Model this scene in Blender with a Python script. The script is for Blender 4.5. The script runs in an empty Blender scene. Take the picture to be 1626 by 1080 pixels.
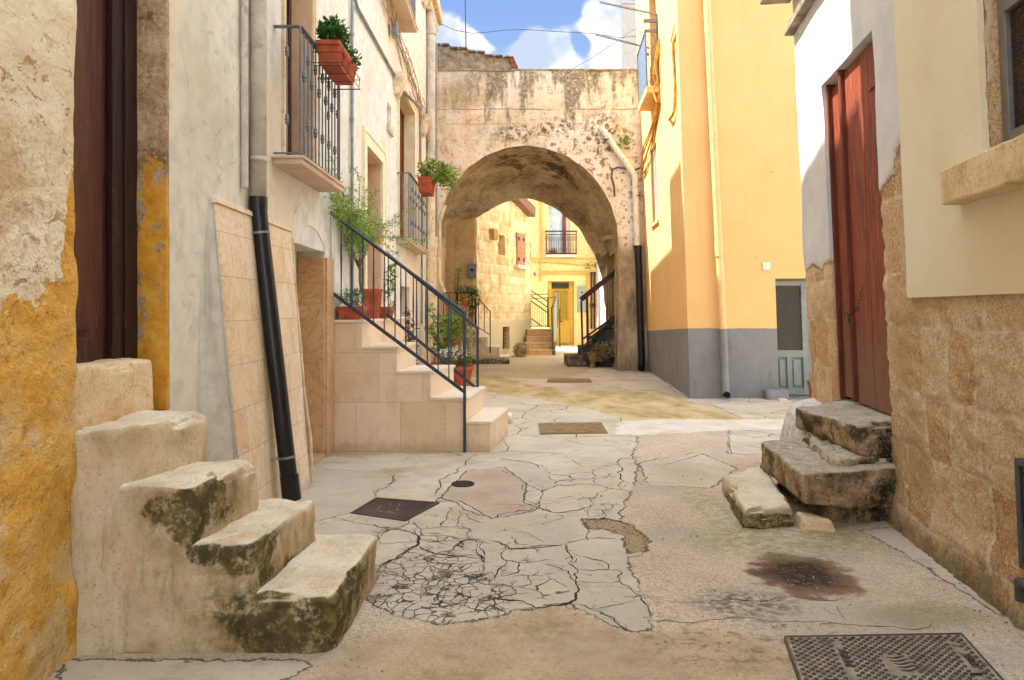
import bpy, bmesh, math, random
import numpy as np
from mathutils import Vector, Matrix, noise
V = Vector
R = random.Random(7)
scene = bpy.context.scene
COL = scene.collection
F = 1150.0          # focal length in photo pixels
EYE = 1.5

def gpt(px, py, z=0.0):                 # a traced photo point on a level plane, in metres
    Y = (EYE - z) * F / (py - 491.0)
    return ((px - 813.0) / F * Y, Y)
def at(px, py, Y):                      # a traced photo point at a known distance, in metres
    return V(((px - 813.0) / F * Y, Y, EYE + (491.0 - py) / F * Y))

# ------------------------------------------------------------------ objects
WL = {}
def link(o, parent=None):
    COL.objects.link(o)
    loc = V(o.location)
    WL[o.name] = loc
    if parent is not None:
        o.parent = parent
        o.matrix_parent_inverse = Matrix.Translation(-WL[parent.name])
    return o
def tag(o, label=None, cat=None, group=None, kind=None):
    if label: o['label'] = label
    if cat: o['category'] = cat
    if group: o['group'] = group
    if kind: o['kind'] = kind
    return o
def thing(name, label, cat, loc=(0, 0, 0), group=None):
    o = bpy.data.objects.new(name, None)
    o.location = loc
    o.empty_display_size = .1
    link(o)
    return tag(o, label, cat, group)
def inst(name, me, loc, parent, rot=None, scl=None):
    o = bpy.data.objects.new(name, me)
    o.location = loc
    if rot: o.rotation_euler = rot
    if scl: o.scale = scl
    return link(o, parent)

class MB:
    def __init__(s):
        s.v = []; s.f = []
    def add(s, vs, fs):
        n = len(s.v)
        s.v += [tuple(p) for p in vs]
        s.f += [tuple(i + n for i in f) for f in fs]
        return s
    def quad(s, a, b, c, d):
        return s.add([a, b, c, d], [(0, 1, 2, 3)])
    def hexa(s, c):      # 8 corners: bottom ring (4), top ring (4)
        return s.add(c, [(0, 3, 2, 1), (4, 5, 6, 7), (0, 1, 5, 4), (1, 2, 6, 5), (2, 3, 7, 6), (3, 0, 4, 7)])
    def box(s, x0, x1, y0, y1, z0, z1):
        return s.hexa([(x0, y0, z0), (x1, y0, z0), (x1, y1, z0), (x0, y1, z0), (x0, y0, z1), (x1, y0, z1), (x1, y1, z1), (x0, y1, z1)])
    def bar(s, a, b, w, h=None, up=(0, 0, 1)):      # rectangular bar from a to b
        a, b = V(a), V(b); h = h or w
        d = (b - a).normalized(); upv = V(up)
        if abs(d.dot(upv)) > .98: upv = V((0, 1, 0))
        sx = d.cross(upv).normalized() * w / 2; sy = sx.cross(d).normalized() * h / 2
        c = []
        for p in (a, b):
            c += [p - sx - sy, p + sx - sy, p + sx + sy, p - sx + sy]
        return s.add(c, [(0, 1, 2, 3), (7, 6, 5, 4), (0, 4, 5, 1), (1, 5, 6, 2), (2, 6, 7, 3), (3, 7, 4, 0)])
    def tube(s, pts, r, n=8, cap=True):
        pts = [V(p) for p in pts]
        m = len(pts)
        rs = r if isinstance(r, (list, tuple)) else [r] * m
        vs = []; ref = None
        for i, p in enumerate(pts):
            d = (pts[min(i + 1, m - 1)] - pts[max(i - 1, 0)])
            if d.length < 1e-9: d = V((0, 0, 1))
            d.normalize()
            if ref is None:
                ref = V((1, 0, 0)) if abs(d.x) < .8 else V((0, 1, 0))
            a = (ref - d * ref.dot(d)).normalized(); b = d.cross(a); ref = a
            for k in range(n):
                t = 2 * math.pi * k / n
                vs.append(p + (a * math.cos(t) + b * math.sin(t)) * rs[i])
        fs = []
        for i in range(m - 1):
            for k in range(n):
                k2 = (k + 1) % n
                fs.append((i * n + k, i * n + k2, (i + 1) * n + k2, (i + 1) * n + k))
        if cap:
            fs.append(tuple(range(n))[::-1]); fs.append(tuple((m - 1) * n + k for k in range(n)))
        return s.add(vs, fs)
    def lathe(s, prof, c=(0, 0, 0), n=16):
        vs = []; c = V(c)
        for r, z in prof:
            for k in range(n):
                t = 2 * math.pi * k / n
                vs.append(c + V((r * math.cos(t), r * math.sin(t), z)))
        fs = []
        for i in range(len(prof) - 1):
            for k in range(n):
                k2 = (k + 1) % n
                fs.append((i * n + k, i * n + k2, (i + 1) * n + k2, (i + 1) * n + k))
        return s.add(vs, fs)
    def build(s, name, mat, parent=None, smooth=False, bevel=0, attrs=None, sharp=48):
        me = bpy.data.meshes.new(name)
        me.from_pydata(s.v, [], s.f)
        me.update()
        if attrs:
            for k, arr in attrs.items():
                at_ = me.attributes.new(k, 'FLOAT', 'POINT')
                at_.data.foreach_set('value', np.asarray(arr, dtype=np.float32))
        if smooth:
            me.polygons.foreach_set('use_smooth', [True] * len(me.polygons))
            me.set_sharp_from_angle(angle=math.radians(sharp))
        me.materials.append(mat)
        o = bpy.data.objects.new(name, me)
        link(o, parent)
        if bevel:
            md = o.modifiers.new('bevel', 'BEVEL'); md.width = bevel; md.segments = 2; md.limit_method = 'ANGLE'
        return o

def fn(p, sc, oc=4):
    return noise.fractal(V(p) * sc, 1.0, 2.0, oc)

def rock(mb, c8, n=12, r=.03, amp=.01, sc=6, seed=0, sag=0.0, amp2=0.0, chip=0.0):
    """worn block: eight corners (bottom ring, top ring), rounded edges, noise relief"""
    c = [V(p) for p in c8]
    hx = ((c[1] - c[0]).length + (c[2] - c[3]).length) / 4
    hy = ((c[3] - c[0]).length + (c[2] - c[1]).length) / 4
    hz = ((c[4] - c[0]).length + (c[6] - c[2]).length) / 4
    h = (hx, hy, hz)
    def tri(u, v, w):
        u, v, w = (u + 1) / 2, (v + 1) / 2, (w + 1) / 2
        a = c[0] * (1 - u) * (1 - v) + c[1] * u * (1 - v) + c[2] * u * v + c[3] * (1 - u) * v
        b = c[4] * (1 - u) * (1 - v) + c[5] * u * (1 - v) + c[6] * u * v + c[7] * (1 - u) * v
        return a * (1 - w) + b * w
    ctr = tri(0, 0, 0)
    ts = [math.sin(math.pi / 2 * (-1 + 2 * i / n)) * .55 + (-1 + 2 * i / n) * .45 for i in range(n + 1)]
    idx = {}; vs = []; fs = []
    def vert(u, v, w):
        k = (round(u, 5), round(v, 5), round(w, 5))
        if k in idx: return idx[k]
        q = [u, v, w]
        inn = []; off = []
        for i in range(3):
            rr = min(r / h[i], .9)
            cl = max(-1 + rr, min(1 - rr, q[i]))
            inn.append(cl); off.append((q[i] - cl) * h[i])
        o = V(off)
        if o.length > 1e-9: o = o.normalized() * r
        else: o = V((0, 0, 0))
        # normalised position on the rounded box
        p = tri(*(inn[i] + o[i] / h[i] for i in range(3)))
        nrm = (p - ctr).normalized()
        d = amp * fn(p + V((seed * 3.1, seed * 1.7, seed)), sc, 3) + amp2 * fn(p + V((seed, 0, 9)), sc * 6, 2)
        if chip:
            ne = sum(1 for x_ in off if abs(x_) > 1e-6)
            near = sum(1 for i in range(3) if abs(q[i]) > 1 - 2.2 * min(r / h[i], .45))
            if ne >= 2 or near >= 2: d -= chip * max(0, fn(p + V((seed, 3, 1)), 4.5, 3) - .08) * (2.2 if ne >= 2 else 1.1)
        p = p + nrm * d
        if sag and w > .3: p.z -= sag * (1 - u * u) * max(0, w)
        idx[k] = len(vs); vs.append(p)
        return idx[k]
    for ax in range(3):
        for sg in (-1, 1):
            for i in range(n):
                for j in range(n):
                    qs = []
                    for a, b in ((i, j), (i + 1, j), (i + 1, j + 1), (i, j + 1)):
                        q = [0, 0, 0]; q[ax] = sg; q[(ax + 1) % 3] = ts[a]; q[(ax + 2) % 3] = ts[b]
                        qs.append(vert(*q))
                    fs.append(tuple(qs if sg > 0 else qs[::-1]))
    return mb.add(vs, fs)

def wall(mb, P0, U, N, L, H, step=.12, holes=(), amp=.006, ns=1.4, thick=.25, lean=V((0, 0, 0)), fun=None, core=0, z0=-.1, stepv=None, nocore=False):
    """a wall face as a grid: uneven surface, openings with reveals, and a body behind it"""
    P0, U, N = V(P0), V(U).normalized(), V(N).normalized()
    stepv = stepv or step
    def brk(a, b, st, ex):
        k = max(1, int(round((b - a) / st)))
        g = [a + (b - a) * i / k for i in range(k + 1)]
        g = [x for x in g if all(abs(x - e) > st * .45 for e in ex)] + [e for e in ex if a < e < b]
        g += [a, b]
        return sorted(set(round(x, 5) for x in g))
    us = brk(0, L, step, [h[0] for h in holes] + [h[1] for h in holes])
    vs_ = brk(z0, H, stepv, [h[2] for h in holes] + [h[3] for h in holes])
    base = len(mb.v)
    nu, nv = len(us), len(vs_)
    uv = []
    for v in vs_:
        for u in us:
            p = P0 + U * u + V((0, 0, v)) + lean * v
            d = amp * fn(p, ns, 3)
            if fun: d += fun(u, v, p)
            mb.v.append(tuple(p + N * d)); uv.append((u, v))
    cnt = {}
    for j in range(nv - 1):
        for i in range(nu - 1):
            cu, cv = (us[i] + us[i + 1]) / 2, (vs_[j] + vs_[j + 1]) / 2
            if any(h[0] < cu < h[1] and h[2] < cv < h[3] for h in holes): continue
            f = (base + j * nu + i, base + j * nu + i + 1, base + (j + 1) * nu + i + 1, base + (j + 1) * nu + i)
            mb.f.append(f)
            for k in range(4):
                a, b = f[k], f[(k + 1) % 4]
                e = (min(a, b), max(a, b))
                cnt.setdefault(e, []).append((a, b))
    back = {}
    for e, l in cnt.items():
        if len(l) == 1:
            a, b = l[0]
            for x in (a, b):
                if x not in back:
                    back[x] = len(mb.v); mb.v.append(tuple(V(mb.v[x]) - N * thick)); uv.append(uv[x - base])
            mb.f.append((b, a, back[a], back[b]))
    if core:
        for c in [(thick + .02, core)]:
            q = []
            for v in (z0, H):
                for (u, d) in ((.02, c[0]), (L - .02, c[0]), (L - .02, c[1]), (.02, c[1])):
                    p = P0 + U * u + V((0, 0, v if v > 0 else v)) + lean * v - N * d
                    q.append(tuple(p)); uv.append((u, v))
            mb.hexa(q)
    return uv

def leafmesh(mb, pts, size, rnd, fold=.25, ar=2.0, updown=.6):
    for p in pts:
        p = V(p)
        a = V((rnd.uniform(-1, 1), rnd.uniform(-1, 1), rnd.uniform(-updown, updown))).normalized()
        b = a.cross(V((rnd.uniform(-.6, .6), rnd.uniform(-.6, .6), 1))).normalized()
        nn = a.cross(b)
        s = size * rnd.uniform(.6, 1.35)
        w = s / ar
        mb.add([p, p + a * s * .45 + b * w / 2 + nn * w * fold, p + a * s, p + a * s * .45 - b * w / 2 + nn * w * fold, p + a * s * .5],
               [(0, 1, 4), (1, 2, 4), (2, 3, 4), (3, 0, 4)])
def cloud(c, r, n, rnd, hollow=.35):
    out = []
    while len(out) < n:
        q = V((rnd.uniform(-1, 1), rnd.uniform(-1, 1), rnd.uniform(-1, 1)))
        l = q.length
        if l > 1 or l < hollow * rnd.random(): continue
        out.append(V(c) + V((q.x * r[0], q.y * r[1], q.z * r[2])))
    return out
def strand(a, b, rnd, n=8, wob=.05, sag=0.0):
    a, b = V(a), V(b); out = []
    off = V((0, 0, 0))
    for i in range(n + 1):
        t = i / n
        off = off + V((rnd.uniform(-1, 1), rnd.uniform(-1, 1), rnd.uniform(-1, 1))) * wob * .5
        out.append(a.lerp(b, t) + off * min(1, 4 * t * (1 - t) + .3 * t) - V((0, 0, sag * 4 * t * (1 - t))))
    return out
# ------------------------------------------------------------------ materials
def lin(c):
    if isinstance(c, (int, float)): return c
    r = []
    for x in c[:3]:
        x = x / 255.0
        r.append(x / 12.92 if x <= .04045 else ((x + .055) / 1.055) ** 2.4)
    return (r[0], r[1], r[2], 1.0)

class G:
    def __init__(s, name):
        s.mt = bpy.data.materials.new(name); s.mt.use_nodes = True
        s.t = s.mt.node_tree; s.t.nodes.clear()
        s.out = s.t.nodes.new('ShaderNodeOutputMaterial')
        s.b = s.t.nodes.new('ShaderNodeBsdfPrincipled')
        s.t.links.new(s.b.outputs[0], s.out.inputs[0])
        s.P = s.t.nodes.new('ShaderNodeTexCoord').outputs['Object']
        s._xyz = None
    def set(s, sock, x):
        if x is None: return
        if hasattr(x, 'is_linked') or hasattr(x, 'links'): s.t.links.new(x, sock)
        elif isinstance(x, (tuple, list)):
            if sock.type == 'RGBA': sock.default_value = lin(x)
            else: sock.default_value = x
        else:
            if sock.type == 'RGBA': sock.default_value = (x, x, x, 1)
            elif sock.type == 'VECTOR': sock.default_value = (x, x, x)
            else: sock.default_value = x
    def nd(s, ty, ins={}, **pr):
        n = s.t.nodes.new(ty)
        for k, v in pr.items(): setattr(n, k, v)
        for k, v in ins.items(): s.set(n.inputs[k], v)
        return n
    def noise(s, sc, det=5, rough=.58, dist=0, vec=None):
        det = min(det, 5)
        return s.nd('ShaderNodeTexNoise', {'Vector': vec or s.P, 'Scale': sc, 'Detail': det, 'Roughness': rough, 'Distortion': dist}).outputs['Fac']
    def noisec(s, sc, det=4, vec=None):
        return s.nd('ShaderNodeTexNoise', {'Vector': vec or s.P, 'Scale': sc, 'Detail': det}).outputs['Color']
    def vor(s, sc, feat='F1', vec=None, out='Distance', rnd=1.0):
        n = s.nd('ShaderNodeTexVoronoi', feature=feat)
        s.set(n.inputs['Vector'], vec or s.P); s.set(n.inputs['Scale'], sc); s.set(n.inputs['Randomness'], rnd)
        return n.outputs[out]
    def vs(s, sc, vec=None):
        return s.nd('ShaderNodeVectorMath', {0: vec or s.P, 1: tuple(sc)}, operation='MULTIPLY').outputs[0]
    def vadd(s, a, b):
        return s.nd('ShaderNodeVectorMath', {0: a, 1: b}, operation='ADD').outputs[0]
    def warp(s, amt, sc, vec=None, det=3):
        c = s.noisec(sc, det, vec)
        c = s.nd('ShaderNodeVectorMath', {0: c, 1: (.5, .5, .5)}, operation='SUBTRACT').outputs[0]
        c = s.nd('ShaderNodeVectorMath', {0: c, 1: (amt, amt, amt)}, operation='MULTIPLY').outputs[0]
        return s.vadd(vec or s.P, c)
    def xyz(s, vec=None):
        if vec is None:
            if s._xyz is None: s._xyz = s.nd('ShaderNodeSeparateXYZ', {0: s.P}).outputs
            return s._xyz
        return s.nd('ShaderNodeSeparateXYZ', {0: vec}).outputs
    def comb(s, x, y, z=0.0):
        return s.nd('ShaderNodeCombineXYZ', {0: x, 1: y, 2: z}).outputs[0]
    def m(s, op, a, b=None, c=None, clamp=False):
        n = s.nd('ShaderNodeMath', {0: a}, operation=op, use_clamp=clamp)
        if b is not None: s.set(n.inputs[1], b)
        if c is not None: s.set(n.inputs[2], c)
        return n.outputs[0]
    def add(s, a, b): return s.m('ADD', a, b)
    def sub(s, a, b): return s.m('SUBTRACT', a, b)
    def mul(s, a, b): return s.m('MULTIPLY', a, b)
    def mx(s, a, b): return s.m('MAXIMUM', a, b)
    def mn(s, a, b): return s.m('MINIMUM', a, b)
    def inv(s, a): return s.m('SUBTRACT', 1.0, a)
    def st(s, f, a, b, lo=0.0, hi=1.0):       # smooth threshold
        n = s.nd('ShaderNodeMapRange', {0: f}, interpolation_type='SMOOTHSTEP')
        if a > b: a, b, lo, hi = b, a, hi, lo
        n.inputs[1].default_value = a; n.inputs[2].default_value = b
        s.set(n.inputs[3], lo); s.set(n.inputs[4], hi)
        return n.outputs[0]
    def mix(s, a, b, f, mode='MIX'):
        n = s.nd('ShaderNodeMix', data_type='RGBA', blend_type=mode)
        s.set(n.inputs[0], f); s.set(n.inputs[6], a); s.set(n.inputs[7], b)
        return n.outputs[2]
    def ramp(s, f, stops):
        n = s.nd('ShaderNodeValToRGB', {0: f}); e = n.color_ramp.elements
        while len(e) < len(stops): e.new(.5)
        for i, (p, c) in enumerate(stops):
            e[i].position = p; e[i].color = lin(c)
        return n.outputs[0]
    def attr(s, name): return s.nd('ShaderNodeAttribute', attribute_name=name).outputs['Fac']
    def blob(s, c, r, amp=.6, sc=4.0, soft=.15):     # 1 inside a ragged ellipsoid
        d = s.nd('ShaderNodeVectorMath', {0: s.P, 1: tuple(c)}, operation='SUBTRACT').outputs[0]
        d = s.nd('ShaderNodeVectorMath', {0: d, 1: tuple(1.0 / x for x in r)}, operation='MULTIPLY').outputs[0]
        d = s.nd('ShaderNodeVectorMath', {0: d}, operation='LENGTH').outputs['Value']
        n = s.mul(s.sub(s.noise(sc, 6, .65), .5), amp * 2)
        return s.st(s.add(d, n), 1 + soft, 1 - soft)
    def done(s, col, rough=.85, bumps=(), metal=0.0, spec=.3, trans=0.0, alpha=None):
        s.set(s.b.inputs['Base Color'], col); s.set(s.b.inputs['Roughness'], rough)
        s.set(s.b.inputs['Metallic'], metal); s.set(s.b.inputs['Specular IOR Level'], spec)
        if trans: s.set(s.b.inputs['Transmission Weight'], trans)
        if alpha is not None: s.set(s.b.inputs['Alpha'], alpha)
        prev = None
        for h, st_, d in bumps:
            n = s.nd('ShaderNodeBump', {'Height': h, 'Strength': st_, 'Distance': d})
            if prev: s.t.links.new(prev, n.inputs['Normal'])
            prev = n.outputs[0]
        if prev: s.t.links.new(prev, s.b.inputs['Normal'])
        return s.mt

def simple(name, c, rough=.6, metal=0.0, var=.15, sc=8, bump=.0, bsc=60, spec=.4, dirt=None):
    g = G(name)
    f = g.noise(sc, 5, .6)
    c2 = tuple(max(0, x * (1 - var)) for x in c); c3 = tuple(min(255, x * (1 + var * .6)) for x in c)
    col = g.ramp(f, [(.3, c2), (.7, c3)])
    if dirt:
        col = g.mix(col, dirt, g.st(g.noise(sc * 1.7, 6, .7), .52, .68))
    b = [(g.noise(bsc, 4), bump, .01)] if bump else []
    return g.done(col, rough, b, metal, spec)

def plaster(name, base, stain, warm=None, crack=.5, chips=0, bump=.25, streak=.4, cracksc=1.1, dirt_low=None, spots=(110, 90, 65), grit=.35):
    g = G(name)
    big = g.noise(.9, 6, .6); fine = g.noise(7, 6, .65)
    col = g.mix(base, tuple(x * .9 for x in base), g.st(fine, .4, .7))
    col = g.mix(col, stain, g.mul(g.st(big, .48, .72), .75))
    if warm: col = g.mix(col, warm, g.mul(g.st(g.noise(.6, 5, .6, vec=g.vs((1, 1, 1.3))), .5, .66), .8))
    if streak:
        s = g.noise(3.2, 5, .65, vec=g.vs((2.2, 2.2, .22)))
        col = g.mix(col, tuple(x * .66 for x in stain), g.mul(g.st(s, .55, .78), streak))
    w = g.warp(.35, 2.0)
    ck = g.vor(cracksc, 'DISTANCE_TO_EDGE', w)
    ckm = g.mul(g.st(ck, .006, .0), g.st(g.noise(.8, 3), .5, .62))
    col = g.mix(col, tuple(x * .45 for x in stain), g.mul(ckm, crack))
    gr = g.noise(38, 5, .75)
    col = g.mix(col, tuple(x * .72 for x in stain), g.mul(g.st(gr, .54, .68), grit))
    bl = [(g.noise(2.4, 5, .6), bump, .03), (gr, bump * .7, .006)]
    if chips:
        v = g.vor(9, 'F1', g.warp(.12, 14, g.vs((1, .7, 1.1))))
        cm = g.mul(g.st(v, .22, .16), g.st(g.noise(1.7, 4, .6), .5, .6))
        v2 = g.noise(26, 5, .7)
        cm = g.mx(cm, g.mul(g.st(v2, .66, .70), g.st(g.noise(2.1, 3), .5, .6)))
        col = g.mix(col, spots, g.mul(cm, chips))
        bl.append((g.inv(cm), .5, .008))
    if dirt_low:
        z = g.xyz()[2]
        dm = g.st(g.add(z, g.mul(g.sub(g.noise(3.5, 6, .65), .5), .7)), .32, .02)
        col = g.mix(col, dirt_low, g.mul(dm, .75))
    return g.done(col, .9, bl, spec=.2)

def stoneblocks(name, light, mid, dark, mortar, pit=.6, wbl=1.0):
    """wall of blocks: joint distance and block id are mesh attributes"""
    g = G(name)
    j = g.add(g.attr('joint'), g.mul(g.sub(g.noise(16, 5, .7), .5), .03))
    mm = g.st(j, .018, .008)
    bid = g.attr('bid')
    f = g.add(g.mul(g.noise(3.0, 6, .65), .95), g.mul(g.sub(bid, .5), .22 * wbl))
    col = g.ramp(f, [(.25, dark), (.45, mid), (.68, light)])
    g2 = g.noise(30, 6, .75)
    col = g.mix(col, tuple(x * .62 for x in dark), g.mul(g.st(g2, .56, .72), pit))
    col = g.mix(col, tuple(min(255, x * 1.12) for x in light), g.mul(g.st(g2, .42, .3), pit * .6))
    col = g.mix(col, mortar, g.mul(mm, .8))
    return g, col, [(g2, .9, .012), (g.noise(90, 4, .7), .45, .004), (g.st(j, .0, .03), .35, .01)], mm
def blocks(seed, L, H, rh, bw, z0=-.2, jit=.02):
    r = random.Random(seed); rows = []; z = z0
    while z < H + .5:
        h = r.uniform(*rh); ub = [-.5 - r.random() * .4]; ids = []
        while ub[-1] < L + .5:
            ub.append(ub[-1] + r.uniform(*bw)); ids.append(r.random())
        rows.append((z, z + h, ub, ids)); z += h
    def f(u, v):
        u += jit * noise.noise(V((u * 3, v * 3, seed))); v += jit * noise.noise(V((u * 3, v * 3, seed + 9)))
        for a, b, ub, ids in rows:
            if a <= v < b:
                for k in range(len(ids)):
                    if ub[k] <= u < ub[k + 1]:
                        return min(v - a, b - v, u - ub[k], ub[k + 1] - u), ids[k]
        return .1, .5
    return f

MT = {}
# --- near left house: cream limewash over ochre dado, chipped
g = G('limewash_over_ochre')
x, y, z = g.xyz()
n1 = g.noise(2.2, 6, .65); n2 = g.noise(9, 6, .7)
cream = g.ramp(g.noise(1.3, 5, .6), [(.3, (232, 214, 178)), (.55, (240, 228, 200)), (.75, (224, 200, 160))])
cream = g.mix(cream, (205, 172, 130), g.mul(g.st(z, 2.6, 1.7), g.st(n1, .42, .62)))
chv = g.warp(.18, 7, g.vs((1, 1.0, 1.0)))
chips = g.st(g.noise(11, 5, .68, vec=g.vs((1, .55, 1.5), chv)), .575, .615)
chips = g.mul(chips, g.mul(g.st(z, 2.9, 2.3), g.st(g.noise(1.9, 3), .34, .54)))
small = g.mul(g.st(g.noise(34, 4, .6, vec=g.vs((1, .7, 1.2))), .66, .69), g.st(g.noise(2.7, 3), .4, .55))
cream = g.mix(cream, (168, 118, 68), g.mul(g.mx(chips, small), .8))
och = g.ramp(n1, [(.3, (204, 148, 62)), (.5, (226, 174, 86)), (.7, (218, 184, 122))])
och = g.mix(och, (150, 100, 45), g.mul(g.st(n2, .55, .72), .6))
och = g.mix(och, (220, 196, 156), g.mul(g.st(g.noise(3.2, 5, .75), .52, .6), g.st(z, 1.6, .9, 0, .8)))
och = g.mix(och, (120, 105, 70), g.mul(g.st(g.noise(3.1, 6, .7), .6, .7), g.st(z, .6, .05)))
edge = g.add(z, g.mul(g.sub(g.noise(3.4, 7, .68), .5), .9))
edge = g.sub(edge, g.mul(g.sub(y, 2.75), .75))
edge = g.sub(edge, g.st(y, 3.04, 3.15, 0.0, .35))
om = g.st(edge, 1.50, 1.46)
cream = g.mix(cream, (184, 146, 98), g.mul(g.mul(g.st(g.noise(20, 5, .78), .50, .62), g.st(z, 2.7, 1.9)), .55))
och = g.mix(och, (244, 196, 96), g.mul(g.st(g.noise(17, 5, .78), .52, .62), .45))
och = g.mix(och, (128, 84, 36), g.mul(g.st(g.noise(26, 5, .78), .57, .66), .55))
col = g.mix(cream, och, om)
rel = g.noise(5, 8, .72)
MT['ochre'] = g.done(col, .92, [(g.noise(1.8, 5, .6), .5, .05), (rel, g.add(.4, g.mul(g.st(z, 2.4, 1.6), .6)), .04), (g.noise(40, 6, .75), .5, .006), (g.inv(g.mx(chips, small)), .5, .008), (om, .35, .006)], spec=.15)
# --- door jamb: bare brown stone with ochre paint left on it
g = G('jamb_stone')
x, y, z = g.xyz()
st_ = g.ramp(g.noise(5, 8, .72), [(.32, (120, 92, 62)), (.46, (176, 146, 110)), (.64, (206, 180, 146))])
jg = g.noise(34, 5, .82)
st_ = g.mix(st_, (92, 66, 40), g.mul(g.st(jg, .53, .63), .65))
st_ = g.mix(st_, (232, 208, 172), g.mul(g.st(jg, .46, .37), .5))
st_ = g.mix(st_, (120, 118, 108), g.mul(g.st(g.noise(4, 5), .6, .7), .6))
e = g.add(z, g.mul(g.sub(g.noise(5.5, 6, .65), .5), 1.1))
in_ = g.add(g.mul(g.sub(x, -2.02), 9), g.mul(g.sub(g.noise(6, 5, .65), .5), 2.6))
pm = g.mx(g.mul(g.st(e, 2.30, 2.26), g.st(in_, -.2, .0)), g.st(e, 1.42, 1.38))
pm = g.mul(pm, g.st(g.noise(9, 6, .7), .67, .63))
oc = g.ramp(g.noise(11, 5, .75), [(.3, (196, 132, 40)), (.5, (222, 160, 58)), (.7, (232, 180, 88))])
MT['jamb'] = g.done(g.mix(st_, oc, pm), .92, [(g.noise(14, 8, .75), .6, .015), (pm, .4, .005)], spec=.15)

def woodmat(name, c1, c2, c3, weather=None, wz=(0, 1), rough=.55, grain=14, axis='z', scr=.5, spec=.35):
    g = G(name)
    x, y, z = g.xyz()
    gv = g.vs((grain, grain, .6))
    gr = g.noise(3, 6, .6, 1.2, vec=gv)
    col = g.ramp(gr, [(.3, c1), (.5, c2), (.72, c3)])
    s = g.noise(4, 5, .75, vec=g.vs((8, 8, 2)))
    col = g.mix(col, tuple(min(255, q * 1.9 + 22) for q in c2), g.mul(g.st(s, .61, .66), scr))
    col = g.mix(col, tuple(q * .45 for q in c1), g.mul(g.st(g.noise(5, 5, .75, vec=g.vs((9, 9, .8))), .57, .68), .6))
    rg = rough
    if weather:
        wf = g.st(g.add(z, g.mul(g.sub(g.noise(4, 6, .7, vec=g.vs((4, 4, .8))), .5), .9)), wz[1], wz[0])
        col = g.mix(col, weather, g.mul(wf, .8))
        rg = g.add(rough, g.mul(wf, .3))
    return g.done(col, rg, [(gr, .45, .006), (s, .25, .004)], spec=spec)
MT['maroon'] = woodmat('maroon_painted_wood', (60, 30, 27), (82, 42, 38), (98, 56, 50), weather=(58, 36, 30), wz=(1.2, 1.5), rough=.42, scr=.6)
MT['maroon_dark'] = woodmat('dark_wood', (38, 20, 20), (46, 26, 26), (58, 36, 34), rough=.5)
MT['redwood'] = woodmat('red_stained_boards', (80, 34, 20), (134, 62, 38), (176, 96, 64), weather=(128, 100, 74), wz=(.85, 1.7), rough=.65, scr=.25)
MT['redwood2'] = woodmat('red_stained_frame', (78, 34, 22), (108, 48, 32), (132, 66, 46), rough=.6, scr=.12)
MT['brownwood'] = woodmat('brown_wood', (88, 46, 24), (120, 64, 34), (140, 80, 46), rough=.45, scr=.0)
MT['shutterwood'] = woodmat('orange_brown_shutter', (152, 96, 58), (178, 120, 76), (192, 134, 92), rough=.6, scr=.1)
MT['yellowdoor'] = woodmat('mustard_door_paint', (176, 142, 44), (190, 156, 54), (200, 168, 66), rough=.5, scr=.0)
MT['gold_panel'] = simple('olive_gold_glass', (150, 132, 40), .25, spec=.5)
# --- wall plasters
MT['greyplaster'] = plaster('grey_white_render', (230, 225, 210), (208, 198, 176), warm=(232, 218, 190), crack=.5, chips=.2, streak=.1, grit=.12, bump=.22, spots=(150, 130, 100), dirt_low=(170, 160, 140))
MT['wedge'] = plaster('grey_buttress_render', (212, 206, 190), (184, 176, 156), crack=0, streak=.5, bump=.15)
MT['frameplaster'] = simple('cream_window_surround', (240, 226, 190), .85, var=.06, bump=.1)
MT['reveal'] = simple('peach_reveal_paint', (226, 190, 150), .85, var=.06, bump=.1)
MT['revealcream'] = simple('cream_reveal_paint', (232, 214, 172), .85, var=.06, bump=.1)
def marble(name, a, b, c, bw=.5, bh=.3, axis='yz', joint=(176, 140, 100), vein=.35, pol=.5, off=.5):
    g = G(name)
    x, y, z = g.xyz()
    h = {'yz': y, 'xz': x}[axis]
    bn = g.nd('ShaderNodeTexBrick', {'Vector': g.comb(h, z, 0)}, offset=off)
    bn.inputs['Scale'].default_value = 1; bn.inputs['Mortar Size'].default_value = .0022; bn.inputs['Mortar Smooth'].default_value = .2
    bn.inputs['Brick Width'].default_value = bw; bn.inputs['Row Height'].default_value = bh
    bn.inputs['Color1'].default_value = (0, 0, 0, 1); bn.inputs['Color2'].default_value = (1, 1, 1, 1); bn.inputs['Mortar'].default_value = (.5, .5, .5, 1)
    br = g.nd('ShaderNodeSeparateColor', {0: bn.outputs['Color']}).outputs[0]
    f = g.add(g.mul(g.noise(2.6, 7, .66, .8), .85), g.mul(br, .22 if bw > 1 else .36))
    col = g.ramp(f, [(.32, a), (.52, b), (.72, c)])
    vn = g.noise(3.5, 8, .7, 2.2)
    col = g.mix(col, (184, 138, 92), g.mul(g.mul(g.st(vn, .47, .5), g.st(vn, .54, .51)), vein))
    col = g.mix(col, tuple(q * .86 for q in a), g.mul(g.st(g.noise(70, 3, .6), .6, .7), .5))
    col = g.mix(col, joint, g.mul(bn.outputs['Fac'], .85))
    col = g.mix(col, (178, 150, 114), g.mul(g.st(g.add(z, g.mul(g.sub(g.noise(5, 5, .75), .5), .35)), .14, .0), .5))
    col = g.mix(col, (196, 164, 124), g.mul(g.st(g.noise(2.4, 5, .75, vec=g.vs((2, 2, .6))), .54, .66), .35))
    return g.done(col, pol, [(bn.outputs['Fac'], -.4, .003), (g.noise(12, 4), .05, .01)], spec=.35)
MT['marble_y'] = marble('travertine_cladding', (226, 194, 154), (236, 212, 176), (242, 222, 194), .56, .285)
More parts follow.
